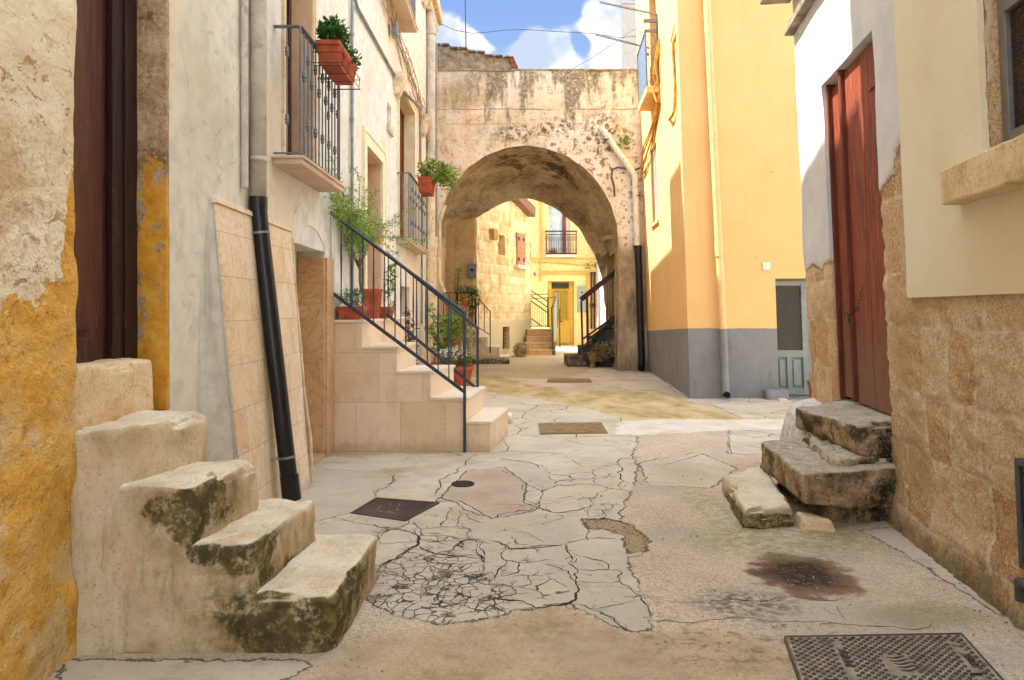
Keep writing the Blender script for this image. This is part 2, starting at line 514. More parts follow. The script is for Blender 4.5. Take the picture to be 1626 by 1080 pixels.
MT['marble_x'] = marble('travertine_stair_cladding', (224, 190, 150), (232, 202, 164), (238, 212, 178), .47, .52, 'xz', vein=.12)
MT['marble_brown'] = marble('brown_veined_marble', (192, 148, 106), (210, 170, 128), (220, 184, 146), 3, 4, 'xz', vein=.9, pol=.35)
MT['tread'] = marble('pale_marble_tread', (228, 206, 176), (238, 220, 194), (244, 230, 210), 3, 4, 'xz', vein=.15, pol=.45)
# --- old left steps
def oldconc(name, moss=(), warm=False):
    g = G(name)
    x, y, z = g.xyz()
    nrm = g.nd('ShaderNodeNewGeometry').outputs['Normal']
    nz = g.xyz(nrm)[2]
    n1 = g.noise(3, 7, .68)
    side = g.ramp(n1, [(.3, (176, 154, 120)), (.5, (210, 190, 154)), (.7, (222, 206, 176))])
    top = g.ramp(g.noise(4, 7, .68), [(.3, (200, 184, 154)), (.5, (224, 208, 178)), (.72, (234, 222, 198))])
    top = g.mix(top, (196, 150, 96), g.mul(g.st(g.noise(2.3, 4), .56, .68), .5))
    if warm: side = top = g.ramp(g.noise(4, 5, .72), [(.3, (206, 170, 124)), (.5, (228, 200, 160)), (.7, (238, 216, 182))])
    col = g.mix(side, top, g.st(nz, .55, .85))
    col = g.mix(col, (204, 164, 118), g.mul(g.st(g.noise(5.5, 5, .7), .58, .66), .5))
    stn = g.mul(g.st(g.noise(3.4, 5, .7, vec=g.vs((2.5, 2.5, .5))), .5, .66), g.st(nz, .6, .2))
    col = g.mix(col, (140, 118, 76), g.mul(stn, .12 if warm else .5))
    tot = None; hal = None
    for c, r, a in moss:
        h_ = g.blob(c, tuple(q * 1.35 for q in r), a * 1.3, 3.5, .45); h_ = g.mul(h_, g.st(nz, .9, .6)); hal = h_ if hal is None else g.mx(hal, h_)
    for c, r, a in moss:
        b = g.blob(c, r, a * 1.25, 6.5, .1); b = g.mul(b, g.st(nz, .9, .6))
        tot = b if tot is None else g.mx(tot, b)
    gt_ = g.noise(48, 5, .78)
    col = g.mix(col, (116, 98, 70), g.mul(g.st(gt_, .54, .66), .5))
    col = g.mix(col, (236, 222, 196), g.mul(g.st(gt_, .44, .36), .35))
    bl = [(g.noise(6, 8, .7), .5, .02), (gt_, .45, .005)]
    if tot is not None:
        mc = g.ramp(g.noise(9, 7, .75), [(.36, (52, 48, 26)), (.5, (78, 70, 38)), (.6, (112, 98, 52)), (.7, (150, 132, 92))])
        col = g.mix(col, g.ramp(g.noise(11, 5, .78), [(.38, (104, 88, 52)), (.5, (140, 120, 78)), (.62, (176, 154, 112))]), g.mul(hal, g.st(g.noise(7, 5, .75), .36, .56, .2, .85)))
        tot2 = g.mul(tot, g.st(g.noise(15, 5, .78), .38, .52, .15, 1.0))
        col = g.mix(col, mc, g.mul(tot2, .9))
        bl.append((g.mul(tot, g.noise(30, 6, .7)), .5, .01))
    col = g.mix(col, (232, 222, 204), g.mul(g.st(g.noise(2.0, 6, .6), .68, .71), .7))
    return g.done(col, .93, bl, spec=.15)
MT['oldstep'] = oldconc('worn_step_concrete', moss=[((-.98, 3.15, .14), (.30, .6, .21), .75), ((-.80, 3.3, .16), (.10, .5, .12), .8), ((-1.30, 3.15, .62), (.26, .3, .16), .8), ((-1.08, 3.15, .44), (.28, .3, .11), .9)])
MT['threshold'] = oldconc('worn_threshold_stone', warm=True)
# --- right old steps
g = G('dark_weathered_stone')
x, y, z = g.xyz()
nz = g.xyz(g.nd('ShaderNodeNewGeometry').outputs['Normal'])[2]
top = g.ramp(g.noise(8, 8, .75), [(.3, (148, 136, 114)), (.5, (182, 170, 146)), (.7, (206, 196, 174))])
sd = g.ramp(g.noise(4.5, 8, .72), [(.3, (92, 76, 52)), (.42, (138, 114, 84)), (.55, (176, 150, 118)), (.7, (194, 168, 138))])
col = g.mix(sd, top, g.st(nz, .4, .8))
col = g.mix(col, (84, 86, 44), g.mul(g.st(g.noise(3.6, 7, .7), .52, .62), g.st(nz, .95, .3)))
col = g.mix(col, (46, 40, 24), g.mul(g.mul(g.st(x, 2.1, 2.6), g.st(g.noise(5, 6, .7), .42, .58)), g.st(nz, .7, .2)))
col = g.mix(col, (214, 206, 190), g.mul(g.st(g.noise(7, 4, .6), .71, .73), .8))
dg_ = g.noise(46, 5, .82)
col = g.mix(col, (72, 60, 42), g.mul(g.st(dg_, .53, .63), .6))
col = g.mix(col, (222, 208, 182), g.mul(g.st(dg_, .45, .37), .4))
MT['darkstone'] = g.done(col, .95, [(g.noise(9, 8, .75), .7, .02), (g.noise(60, 5, .75), .6, .005)], spec=.12)
MT['palestone'] = oldconc('pale_slab_stone', moss=[((1.6, 5.0, .02), (.5, .8, .07), .6)])
g = G('whitewashed_boulder')
col = g.ramp(g.noise(14, 5, .75), [(.34, (158, 146, 132)), (.46, (204, 198, 190)), (.6, (226, 222, 216))])
MT['boulder'] = g.done(col, .95, [(g.noise(20, 5, .75), .35, .012)], spec=.15)
# --- right house
g, col, bl, mm = stoneblocks('rough_tufa_blocks', (242, 212, 166), (230, 190, 140), (206, 156, 102), (240, 218, 182), pit=.25, wbl=1.8)
x, y, z = g.xyz()
tg = g.noise(58, 5, .85)
col = g.mix(col, (156, 108, 66), g.mul(g.st(tg, .52, .60), .6))
col = g.mix(col, (252, 232, 202), g.mul(g.st(tg, .49, .41), .65))
col = g.mix(col, (214, 138, 88), g.mul(g.st(g.noise(4, 5, .78), .57, .67), .5))
col = g.mix(col, (246, 226, 194), g.mul(mm, .55))
col = g.mix(col, (92, 92, 62), g.mul(g.st(g.add(z, g.mul(g.sub(g.noise(5, 6, .7), .5), .5)), .2, .0), .7))
col = g.mix(col, (200, 158, 104), g.mul(g.mul(g.st(y, 4.35, 4.6), g.st(z, 1.7, 1.5)), g.st(g.noise(3, 4), .4, .6, 0, .55)))
zp = g.add(g.attr('coat'), g.mul(g.sub(g.noise(11, 6, .7), .5), .12))
pmk = g.st(zp, -.006, .006)
lw = g.ramp(g.noise(1.8, 6, .65), [(.3, (206, 204, 202)), (.55, (224, 220, 214)), (.75, (232, 226, 214))])
lw = g.mix(lw, (204, 208, 220), g.mul(g.st(g.noise(2.2, 4, vec=g.vs((1, 1.6, .6))), .5, .65), .4))
lw = g.mix(lw, (226, 196, 176), g.mul(g.st(g.noise(3.1, 6, .6, vec=g.vs((1, 3, .6))), .58, .66), .6))
wv = g.vor(1.3, 'DISTANCE_TO_EDGE', g.warp(.4, 2))
lw = g.mix(lw, (110, 92, 80), g.mul(g.mul(g.st(wv, .007, .0), g.st(g.noise(1.1, 3), .5, .6)), .8))
rim = g.mul(g.st(zp, -.02, 0), g.st(zp, .03, .006))
col = g.mix(col, lw, pmk)
col = g.mix(col, (150, 112, 84), g.mul(rim, .5))
MT['rightstone'] = g.done(col, .95, [(tg, g.st(zp, .0, .01, 1.0, .04), .012), (g.noise(22, 5, .75), g.st(zp, .0, .01, .9, .06), .02), (g.noise(95, 4, .7), g.st(zp, .0, .01, .5, .15), .004), (pmk, .5, .012), (g.noise(3, 5), .2, .02)], spec=.15)
g = G('smooth_cream_coat')
x, y, z = g.xyz()
col = g.ramp(g.noise(1.4, 6, .65), [(.3, (224, 208, 172)), (.55, (232, 220, 188)), (.75, (236, 226, 198))])
col = g.mix(col, (208, 184, 140), g.mul(g.st(g.add(z, g.mul(g.noise(3, 5), .3)), 2.35, 1.9), g.mul(g.st(y, 4.2, 3.4), .5)))
col = g.mix(col, (190, 160, 110), g.mul(g.st(g.noise(30, 3), .72, .76), .5))
MT['creamcoat'] = g.done(col, .9, [(g.noise(70, 4, .65), .35, .004), (g.noise(2, 4), .15, .03)], spec=.2)
MT['sill'] = oldconc('rough_sill_stone', warm=True)
MT['silldirty'] = simple('grey_weathered_ledge', (150, 138, 118), .95, var=.35, sc=7, bump=.6, bsc=30)
# --- yellow house : yellow paint over grey dado
g = G('yellow_paint_grey_dado')
x, y, z = g.xyz()
yl = g.ramp(g.noise(.8, 6, .6), [(.3, (240, 190, 122)), (.55, (245, 198, 130)), (.75, (246, 204, 140))])
yl = g.mix(yl, (238, 190, 122), g.mul(g.st(g.noise(2.5, 5, .6, vec=g.vs((2, 2, .3))), .52, .7), .5))
yl = g.mix(yl, (150, 110, 60), g.mul(g.st(g.noise(18, 3), .735, .75), .7))
gy = g.ramp(g.noise(1.6, 6, .65), [(.3, (128, 126, 122)), (.6, (144, 142, 138)), (.75, (152, 150, 144))])
gy = g.mix(gy, (110, 102, 98), g.mul(g.st(g.noise(2.6, 5, .7, vec=g.vs((2, 2, .4))), .55, .7), .5))
ln = g.sub(g.add(z, g.mul(g.sub(g.noise(2.2, 3), .5), .03)), g.sub(1.175, g.mul(g.mx(g.sub(y, 12.25), 0.0), .038)))
dm = g.st(ln, .006, -.006)
MT['yellowwall'] = g.done(g.mix(yl, gy, dm), .85, [(g.noise(3, 6, .6), .2, .03), (g.noise(60, 4), .2, .004)], spec=.2)
MT['yellowpipe'] = simple('yellow_pipe_paint', (246, 200, 134), .55, var=.05)
MT['greypipe'] = simple('grey_pipe_paint', (138, 136, 132), .55, var=.08)
MT['balconysoffit'] = simple('ochre_slab_paint', (236, 200, 136), .85, var=.1)
MT['greydoor'] = simple('grey_green_door_paint', (140, 146, 140), .5, var=.05)
MT['cremefar'] = simple('far_cream_wall', (172, 164, 152), .9, var=.06)
# --- arch wall
g = G('archway_lime_plaster')
x, y, z = g.xyz()
b1 = g.noise(.75, 7, .64); b2 = g.noise(2.2, 7, .7)
col = g.ramp(b1, [(.3, (202, 186, 158)), (.42, (222, 210, 186)), (.55, (234, 226, 208)), (.7, (210, 196, 168))])
org = g.mul(g.blob((-1.1, 17.6, 5.6), (1.1, 2, 1.3), .6, 1.2, .5), g.st(b2, .38, .55))
col = g.mix(col, (220, 180, 138), g.mul(org, .55))
col = g.mix(col, (182, 160, 124), g.mul(g.blob((-1.2, 17.6, 6.7), (.8, 2, .32), .9, 2.6, .2), .75))
col = g.mix(col, (224, 196, 164), g.mul(g.mul(g.st(g.noise(1.5, 6, .7), .52, .6), g.st(z, 7.0, 5.6)), .6))
wht = g.blob((1.75, 17.6, 5.1), (1.15, 2, .8), .55, 1.6, .12)
wht = g.mx(wht, g.blob((2.85, 17.6, 4.3), (.3, 2, 1.7), .5, 2, .2))
col = g.mix(col, (232, 226, 214), g.mul(wht, .9))
chp = g.mul(g.mul(g.st(g.noise(7, 5, .68), .555, .585), wht), .85)
col = g.mix(col, (150, 108, 62), chp)
# dark weather streaks running down from the coping
sv = g.noise(2.1, 6, .68, vec=g.vs((1.5, 1.5, .28)))
ln = g.add(g.mul(g.sub(7.35, z), .42), g.mul(g.sub(g.noise(3.2, 6, .7), .5), .35))
sm = g.st(g.sub(sv, g.mul(ln, .28)), .38, .52)
sm = g.mul(sm, g.mul(g.st(x, -1.7, -.4, .3, 1.0), g.st(g.noise(14, 5, .78), .36, .54, .3, 1)))
mot = g.noise(6.5, 5, .78)
col = g.mix(col, (148, 128, 98), g.mul(g.st(mot, .53, .64), .6))
col = g.mix(col, (240, 232, 216), g.mul(g.st(mot, .46, .38), .4))
sc_ = g.ramp(g.noise(12, 6, .75), [(.35, (72, 68, 52)), (.6, (128, 118, 92))])
col = g.mix(col, sc_, g.mul(sm, .85))
for c, r, a in [((.2, 17.6, 5.78), (.55, 1, .2), 1.6), ((2.25, 17.6, 5.75), (.5, 1, .5), 1.2), ((1.2, 17.6, 5.95), (.5, 1, .16), 1.6)]:
    bm_ = g.mul(g.blob(c, r, a, 3.2, .5), g.st(g.noise(7, 5, .8), .46, .56))
    col = g.mix(col, (88, 74, 44), g.mul(bm_, .85))
# courses showing through
for zz, c in ((6.36, .75), (6.0, .35), (5.62, .2)):
    lz = g.m('ABSOLUTE', g.sub(g.add(z, g.mul(g.sub(g.noise(2.3, 4), .5), .06)), zz))
    col = g.mix(col, (120, 96, 66), g.mul(g.mul(g.st(lz, .02, .006), g.st(g.noise(1.3, 4), .38, .5)), c))
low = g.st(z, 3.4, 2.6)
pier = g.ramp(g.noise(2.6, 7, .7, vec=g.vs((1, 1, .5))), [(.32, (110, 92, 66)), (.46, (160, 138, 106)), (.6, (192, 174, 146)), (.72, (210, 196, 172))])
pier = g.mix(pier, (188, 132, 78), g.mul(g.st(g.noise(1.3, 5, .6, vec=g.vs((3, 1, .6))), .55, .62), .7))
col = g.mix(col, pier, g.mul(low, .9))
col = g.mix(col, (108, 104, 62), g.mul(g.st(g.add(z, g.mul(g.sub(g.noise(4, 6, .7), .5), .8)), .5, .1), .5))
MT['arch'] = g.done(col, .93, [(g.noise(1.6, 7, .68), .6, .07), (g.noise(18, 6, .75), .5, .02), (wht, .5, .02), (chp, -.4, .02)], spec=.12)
g = G('vault_stone')
x, y, z = g.xyz()
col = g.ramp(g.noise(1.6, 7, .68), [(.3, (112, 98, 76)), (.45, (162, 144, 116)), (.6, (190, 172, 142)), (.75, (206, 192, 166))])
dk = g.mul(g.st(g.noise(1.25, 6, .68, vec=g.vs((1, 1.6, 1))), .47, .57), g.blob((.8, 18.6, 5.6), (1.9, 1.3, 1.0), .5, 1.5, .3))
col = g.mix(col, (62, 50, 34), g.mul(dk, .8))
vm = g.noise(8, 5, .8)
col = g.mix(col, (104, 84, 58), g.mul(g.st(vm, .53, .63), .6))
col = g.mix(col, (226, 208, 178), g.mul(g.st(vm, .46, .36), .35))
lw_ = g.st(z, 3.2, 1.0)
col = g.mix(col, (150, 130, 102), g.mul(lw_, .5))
MT['vault'] = g.done(col, .93, [(g.noise(2.2, 8, .72), .8, .08), (g.noise(20, 6, .75), .5, .02)], spec=.12)
MT['recess'] = plaster('recess_plaster', (206, 178, 134), (170, 142, 100), warm=(208, 182, 138), crack=.3, streak=.5, bump=.3)
g = G('dark_blue_stained_dado')
x, y, z = g.xyz()
c1 = g.ramp(g.noise(3, 6, .7), [(.35, (46, 48, 54)), (.55, (74, 74, 76)), (.72, (120, 104, 80))])
c2 = g.ramp(g.noise(4, 6, .7), [(.35, (128, 104, 70)), (.65, (176, 150, 108))])
MT['darkdado'] = g.done(g.mix(c1, c2, g.st(g.noise(1.6, 5, .7), .5, .6)), .9, [(g.noise(9, 6), .5, .02)], spec=.15)
MT['tanstep'] = oldconc('tan_step_stone', moss=[((-.6, 19.4, .05), (1.0, .8, .1), .9)])
# --- golden stone house
g, col, bl, mm = stoneblocks('golden_stone_blocks', (246, 228, 184), (238, 208, 150), (206, 164, 104), (246, 230, 190), pit=.4, wbl=1.0)
x, y, z = g.xyz()
pl = g.st(g.add(z, g.mul(g.sub(g.noise(3, 4), .5), .06)), 1.18, 1.15)
col = g.mix(col, (224, 204, 162), pl)
MT['golden'] = g.done(col, .93, [(g.noise(14, 7, .75), g.add(.15, g.mul(g.inv(pl), .6)), .03), (g.st(g.attr('joint'), 0, .04), g.mul(g.inv(pl), .5), .02)], spec=.12)
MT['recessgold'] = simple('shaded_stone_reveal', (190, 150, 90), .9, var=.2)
MT['faryellow'] = plaster('far_yellow_paint', (244, 214, 148), (234, 200, 130), crack=0, streak=.25, bump=.1)
MT['faryellowtrim'] = simple('yellow_trim_paint', (232, 190, 92), .8, var=.06)
MT['faryellowpipe'] = simple('amber_pipe_paint', (222, 172, 70), .6, var=.06)
MT['farstep'] = simple('orange_stone_step', (222, 180, 128), .8, var=.1)
MT['farsteptop'] = simple('pale_step_tread', (232, 206, 160), .8, var=.08)
MT['whitewall'] = simple('sunlit_white_wall', (226, 222, 214), .9, var=.05)
MT['rooftrim'] = simple('brown_eaves', (136, 100, 76), .8, var=.15)
MT['rooftile'] = simple('old_roof_tile', (112, 100, 84), .9, var=.4, sc=6, bump=.5, bsc=20)
MT['redtile'] = simple('red_clay_tile', (134, 78, 56), .9, var=.35, sc=10, bump=.5, bsc=30)
# --- metals and small stuff
MT['railblue'] = simple('blue_grey_rail_paint', (60, 68, 76), .42, .35, var=.18, sc=14, bump=.12, bsc=80)
MT['balcgrey'] = simple('grey_balcony_paint', (112, 120, 126), .45, .3, var=.15, sc=14, bump=.12, bsc=80)
MT['balcblue'] = simple('blue_grey_sheet_paint', (128, 148, 172), .5, .2, var=.12)
MT['iron'] = simple('dark_wrought_iron', (52, 44, 42), .55, .5, var=.3, sc=20, bump=.2)
MT['rustiron'] = simple('brown_handrail_paint', (74, 40, 34), .5, .2, var=.2, sc=12)
MT['greeniron'] = simple('olive_rail_paint', (96, 92, 62), .55, .2, var=.15)
MT['frost'] = simple('greenish_screen_panel', (128, 134, 104), .45, .1, var=.08)
MT['galv'] = simple('galvanised_conduit', (140, 144, 146), .45, .6, var=.2, sc=12, bump=.1)
MT['oldpipe'] = simple('weathered_grey_pipe', (200, 190, 174), .75, var=.12, sc=5, bump=.3, bsc=30, dirt=(168, 156, 138))
MT['whitepipe'] = simple('white_plastic_pipe', (232, 228, 216), .45, var=.06, sc=6, dirt=(196, 184, 160))
MT['creampipe'] = simple('cream_painted_pipe', (226, 208, 172), .6, var=.12, sc=6, dirt=(176, 150, 110))
MT['blackpipe'] = simple('black_plastic_pipe', (20, 20, 24), .32, var=.2, sc=6, spec=.5)
MT['hole'] = simple('pipe_mouth_dark', (8, 8, 8), .9)
MT['cable'] = simple('grey_cable', (96, 88, 78), .7, var=.2)
MT['cabletan'] = simple('painted_over_cable', (176, 150, 110), .8, var=.25)
MT['cableochre'] = simple('ochre_painted_cable', (206, 150, 72), .8, var=.25)
MT['cablewhite'] = simple('white_cable', (204, 196, 182), .7, var=.15)
MT['wire'] = simple('thin_dark_wire', (58, 66, 74), .6)
MT['terra'] = simple('terracotta_plastic', (184, 90, 58), .65, var=.22, sc=9, spec=.3, dirt=(150, 92, 66))
MT['terra_old'] = simple('terracotta_clay', (176, 84, 48), .8, var=.2, sc=8, bump=.2)
MT['soil'] = simple('potting_soil', (58, 42, 30), .95, var=.4, sc=30, bump=.8)
MT['castiron'] = simple('cast_iron_cover', (92, 80, 78), .48, .35, var=.22, sc=9, bump=.3, bsc=90, dirt=(112, 84, 64))
MT['castdark'] = simple('cast_iron_recess', (150, 138, 118), .9, var=.3, sc=18, bump=.4)
MT['rustgrate'] = simple('rusty_brown_grate', (78, 60, 52), .6, .3, var=.25, sc=8, bump=.3, dirt=(60, 50, 46))
MT['tangrate'] = simple('tan_dusty_grate', (150, 122, 82), .85, .1, var=.2, sc=8, bump=.3)
MT['pit'] = simple('dark_grate_pit', (34, 26, 22), .95)
MT['ventgrey'] = simple('dark_grey_vent_paint', (74, 76, 80), .5, .2, var=.15, sc=10)
MT['winframe'] = simple('grey_window_frame', (126, 122, 120), .5, .2, var=.1)
MT['darkroom'] = simple('dark_interior', (38, 28, 22), .95)
MT['roombrown'] = simple('brown_inner_shutter', (92, 58, 38), .8, var=.2)
MT['meshwire'] = simple('insect_mesh_wire', (72, 56, 46), .6, .3)
MT['meter'] = simple('grey_meter_box', (120, 126, 128), .55, .1, var=.08)
MT['metergreen'] = simple('grey_green_cabinet', (142, 158, 148), .55, .1, var=.06)
MT['black'] = simple('black_detail', (18, 18, 18), .6)
MT['brass'] = simple('yellow_brass', (196, 156, 60), .35, .7)
MT['oldlock'] = simple('dull_old_lock_metal', (104, 92, 80), .5, .6, var=.3, sc=30)
MT['hinge'] = simple('rusty_red_hinge', (150, 72, 48), .6, .3, var=.3, sc=30)
MT['plaque'] = simple('white_wall_tile', (236, 226, 212), .5, var=.05)
MT['lampwhite'] = simple('pale_lamp_body', (206, 192, 156), .5)
MT['curtain'] = simple('pale_blue_curtain', (196, 214, 220), .8, var=.12, sc=5)
MT['corbel'] = simple('weathered_corbel_stone', (214, 196, 164), .95, var=.25, sc=9, bump=.6, bsc=25)
MT['slabunder'] = simple('pinkish_balcony_slab', (216, 190, 164), .75, var=.1, sc=4, bump=.15)
g = G('dark_window_glass'); MT['glass'] = g.done((44, 48, 50), .12, [(g.noise(3, 2), .03, .01)], spec=.6)
g = G('wired_glass')
x, y, z = g.xyz()
wx = g.m('ABSOLUTE', g.sub(g.m('FRACT', g.mul(x, 38)), .5)); wz = g.m('ABSOLUTE', g.sub(g.m('FRACT', g.mul(z, 38)), .5))
MT['wglass'] = g.done(g.mix((44, 42, 38), (96, 94, 86), g.mx(g.st(wx, .44, .48), g.st(wz, .44, .48))), .25, [], spec=.5)
def leaf(name, a, b):
    g = G(name)
    col = g.ramp(g.noise(9, 3), [(.3, a), (.7, b)])
    g.set(g.b.inputs['Subsurface Weight'], 0.0)
    m_ = g.done(col, .5, [], spec=.35)
    tr = g.nd('ShaderNodeBsdfTranslucent', {0: col}); mx = g.nd('ShaderNodeMixShader', {0: .3, 1: g.b.outputs[0], 2: tr.outputs[0]})
    g.t.links.new(mx.outputs[0], g.out.inputs[0])
    return m_
MT['leafdark'] = leaf('dark_green_leaf', (34, 78, 24), (84, 132, 50))
MT['leafmid'] = leaf('mid_green_leaf', (78, 124, 38), (144, 178, 72))
MT['leaflime'] = leaf('lime_green_leaf', (96, 134, 38), (168, 186, 70))
MT['leafpale'] = leaf('pale_jasmine_leaf', (104, 140, 50), (172, 192, 92))
MT['leafred'] = leaf('dark_red_leaf', (96, 34, 30), (150, 62, 50))
MT['leafdry'] = leaf('dry_tan_leaf', (150, 132, 84), (196, 178, 124))
MT['petal'] = simple('white_petal', (236, 234, 224), .7)
MT['stem'] = simple('woody_stem', (134, 104, 66), .85, var=.2)
MT['pebble'] = simple('pale_pebble', (176, 160, 138), .9, var=.5, sc=3)
# traced cracks of the broken screed, laid in the ground sheet as thin dark recess strips
CR = []
def tr(ox, oy, s, w, *lines):
    for l in lines: CR.append(([gpt(ox + a / s, oy + b / s) for a, b in l], w))
T, N_, K_ = .013, .0075, .005
tr(480, 700, 5.4, T, [(1490, 100), (1440, 150), (1400, 210), (1330, 260), (1250, 300), (1190, 390), (1150, 450), (1130, 480)],
   [(1085, 490), (1200, 500), (1290, 525), (1340, 550), (1400, 600), (1480, 630), (1560, 645), (1620, 665)],
   [(1005, 880), (990, 910), (900, 950), (850, 1000), (780, 1030), (680, 1070)], [(1000, 910), (1060, 950), (1130, 980), (1230, 990), (1300, 1005), (1560, 1000)], [(700, 762), (770, 775), (840, 770)])
tr(480, 700, 5.4, N_, [(740, 290), (800, 300), (780, 340), (740, 380), (720, 410), (620, 440), (615, 460), (650, 495)],
   [(280, 680), (400, 700), (500, 720), (620, 735), (700, 760), (840, 770), (900, 730), (970, 730)], [(960, 700), (980, 740), (1020, 770), (1100, 765), (1200, 750), (1300, 745), (1430, 760), (1440, 800)],
   [(700, 770), (660, 800), (655, 860), (620, 910)], [(650, 900), (800, 890), (900, 880), (990, 880), (1005, 830), (940, 800), (840, 775)],
   [(1300, 575), (1240, 640), (1215, 700), (1200, 750)], [(1400, 620), (1340, 680), (1330, 740)], [(1400, 630), (1480, 690), (1580, 710)],
   [(1440, 850), (1360, 880), (1300, 920), (1250, 970), (1230, 1000)], [(990, 820), (1100, 825), (1340, 850), (1450, 850)], [(1120, 830), (1160, 880), (1230, 900)], [(1530, 870), (1530, 940), (1560, 990)], [(1440, 760), (1440, 850)])
tr(480, 700, 5.4, K_, [(0, 440), (60, 410), (80, 395)], [(1400, 205), (1500, 190), (1600, 180)], [(280, 88), (700, 95), (1390, 120)])
tr(780, 680, 5.4, T, [(1280, 252), (1170, 270), (1120, 260), (1080, 290), (1100, 330), (1080, 380), (1110, 420), (1100, 480), (1110, 520)],
   [(360, 655), (420, 660), (450, 700), (540, 725), (650, 715), (760, 700), (840, 680), (880, 645)], [(0, 780), (60, 745), (150, 725), (250, 705), (340, 705), (370, 680)],
   [(0, 970), (80, 990), (130, 1010), (150, 1040), (300, 1030), (400, 1020), (520, 1000), (600, 1000)], [(1120, 105), (1250, 122)], [(510, 400), (600, 405), (650, 405), (730, 435)], [(540, 480), (620, 450), (720, 440)])
tr(780, 680, 5.4, N_, [(1080, 310), (1000, 320), (930, 345), (870, 380), (890, 400), (860, 435), (800, 440), (730, 435)], [(510, 400), (450, 370), (430, 320), (330, 285), (250, 280), (140, 270), (0, 290)],
   [(1070, 410), (1000, 420), (920, 430), (860, 440)], [(880, 440), (910, 480)], [(480, 520), (560, 500), (680, 490), (830, 480), (920, 490), (1000, 515), (1100, 525), (1180, 540), (1180, 575)],
   [(470, 520), (440, 580), (420, 620), (370, 655), (280, 620), (275, 590), (320, 550), (330, 440)], [(880, 645), (890, 600), (900, 570), (960, 545), (1000, 515)],
   [(860, 690), (820, 700), (830, 760), (920, 750), (960, 720), (950, 700), (870, 695)], [(890, 650), (1020, 650), (1030, 690), (980, 710)], [(970, 720), (960, 780)],
   [(820, 790), (830, 860), (820, 900), (830, 940), (700, 965), (640, 1000), (680, 1070)], [(830, 940), (960, 935), (1080, 945)])
tr(780, 680, 5.4, K_, [(70, 215), (250, 215), (400, 205), (540, 212), (760, 220), (920, 225), (1080, 235)], [(300, 275), (400, 240), (540, 215)], [(640, 400), (740, 380), (850, 382)],
   [(500, 730), (480, 780)], [(550, 730), (620, 765), (500, 800), (430, 830)], [(850, 860), (960, 860), (1060, 870), (1080, 930)], [(240, 870), (340, 910), (470, 970)], [(0, 890), (160, 880)],
   [(940, 95), (1000, 115), (1120, 105)], [(1010, 50), (1100, 60), (1180, 75)], [(330, 500), (400, 495), (470, 520)], [(0, 660), (200, 655), (360, 660)])
tr(560, 840, 3.252, T, [(330, 0), (340, 80), (280, 120), (220, 160), (130, 195)], [(480, 155), (550, 145), (690, 150)], [(690, 60), (790, 90), (800, 105), (870, 100), (960, 85), (1080, 80)],
   [(1130, 235), (1155, 270), (1150, 330), (1130, 375), (1110, 385), (1020, 400), (940, 410), (880, 375), (735, 360), (730, 400), (790, 440)])
tr(560, 840, 3.252, N_, [(250, 170), (260, 240), (290, 275), (400, 265), (490, 250), (520, 215), (500, 190), (400, 165), (300, 160), (255, 180)], [(490, 250), (470, 300), (450, 340), (350, 340), (380, 310), (470, 285)],
   [(500, 185), (560, 190), (680, 175), (675, 150)], [(690, 60), (660, 140), (680, 180), (660, 240), (640, 280), (560, 295), (490, 290)], [(800, 105), (770, 150), (790, 165), (750, 220), (755, 290)],
   [(780, 160), (860, 175), (940, 170), (1040, 160)], [(860, 170), (850, 230), (760, 240)], [(1110, 80), (1100, 100), (1125, 130), (1110, 170)], [(990, 180), (1070, 200), (1130, 235)],
   [(1160, 200), (1240, 210), (1320, 205), (1310, 170), (1240, 150), (1130, 115)], [(1330, 205), (1390, 215), (1380, 250), (1440, 300), (1490, 360), (1530, 420), (1545, 470)],
   [(1150, 380), (1220, 410), (1290, 430), (1370, 490), (1400, 520)], [(950, 210), (940, 240), (905, 245), (920, 290), (830, 300)], [(820, 300), (840, 340), (735, 360)], [(640, 280), (750, 290), (820, 305)],
   [(480, 300), (460, 380), (520, 395), (610, 360), (640, 300)], [(1110, 170), (1160, 205), (1150, 265)], [(350, 0), (340, 60), (420, 70), (540, 75)], [(540, 75), (600, 60), (690, 60)], [(400, 130), (500, 120), (560, 80)])
tr(560, 840, 3.252, K_, [(1150, 265), (1390, 262)], [(1220, 410), (1350, 390), (1480, 365)], [(1390, 345), (1620, 350)], [(1545, 470), (1620, 470)], [(640, 360), (650, 400), (740, 440)], [(560, 295), (540, 340), (610, 360)])
tr(960, 560, 2.0766, K_, [(130, 800), (300, 815), (520, 815), (750, 815), (830, 810)], [(480, 880), (700, 880), (900, 900), (1100, 905)], [(770, 830), (800, 880)], [(600, 905), (560, 880), (300, 885), (160, 882)])
def wiggle(p, rnd, k=3, amp=.18):
    for _ in range(k):
        q = [p[0]]
        for a, b in zip(p, p[1:]):
            d = math.dist(a, b); nx_, ny_ = -(b[1] - a[1]), b[0] - a[0]
            t = rnd.uniform(-amp, amp)
            q += [((a[0] + b[0]) / 2 + nx_ * t, (a[1] + b[1]) / 2 + ny_ * t), b]
        p = q; amp *= .85
    return p
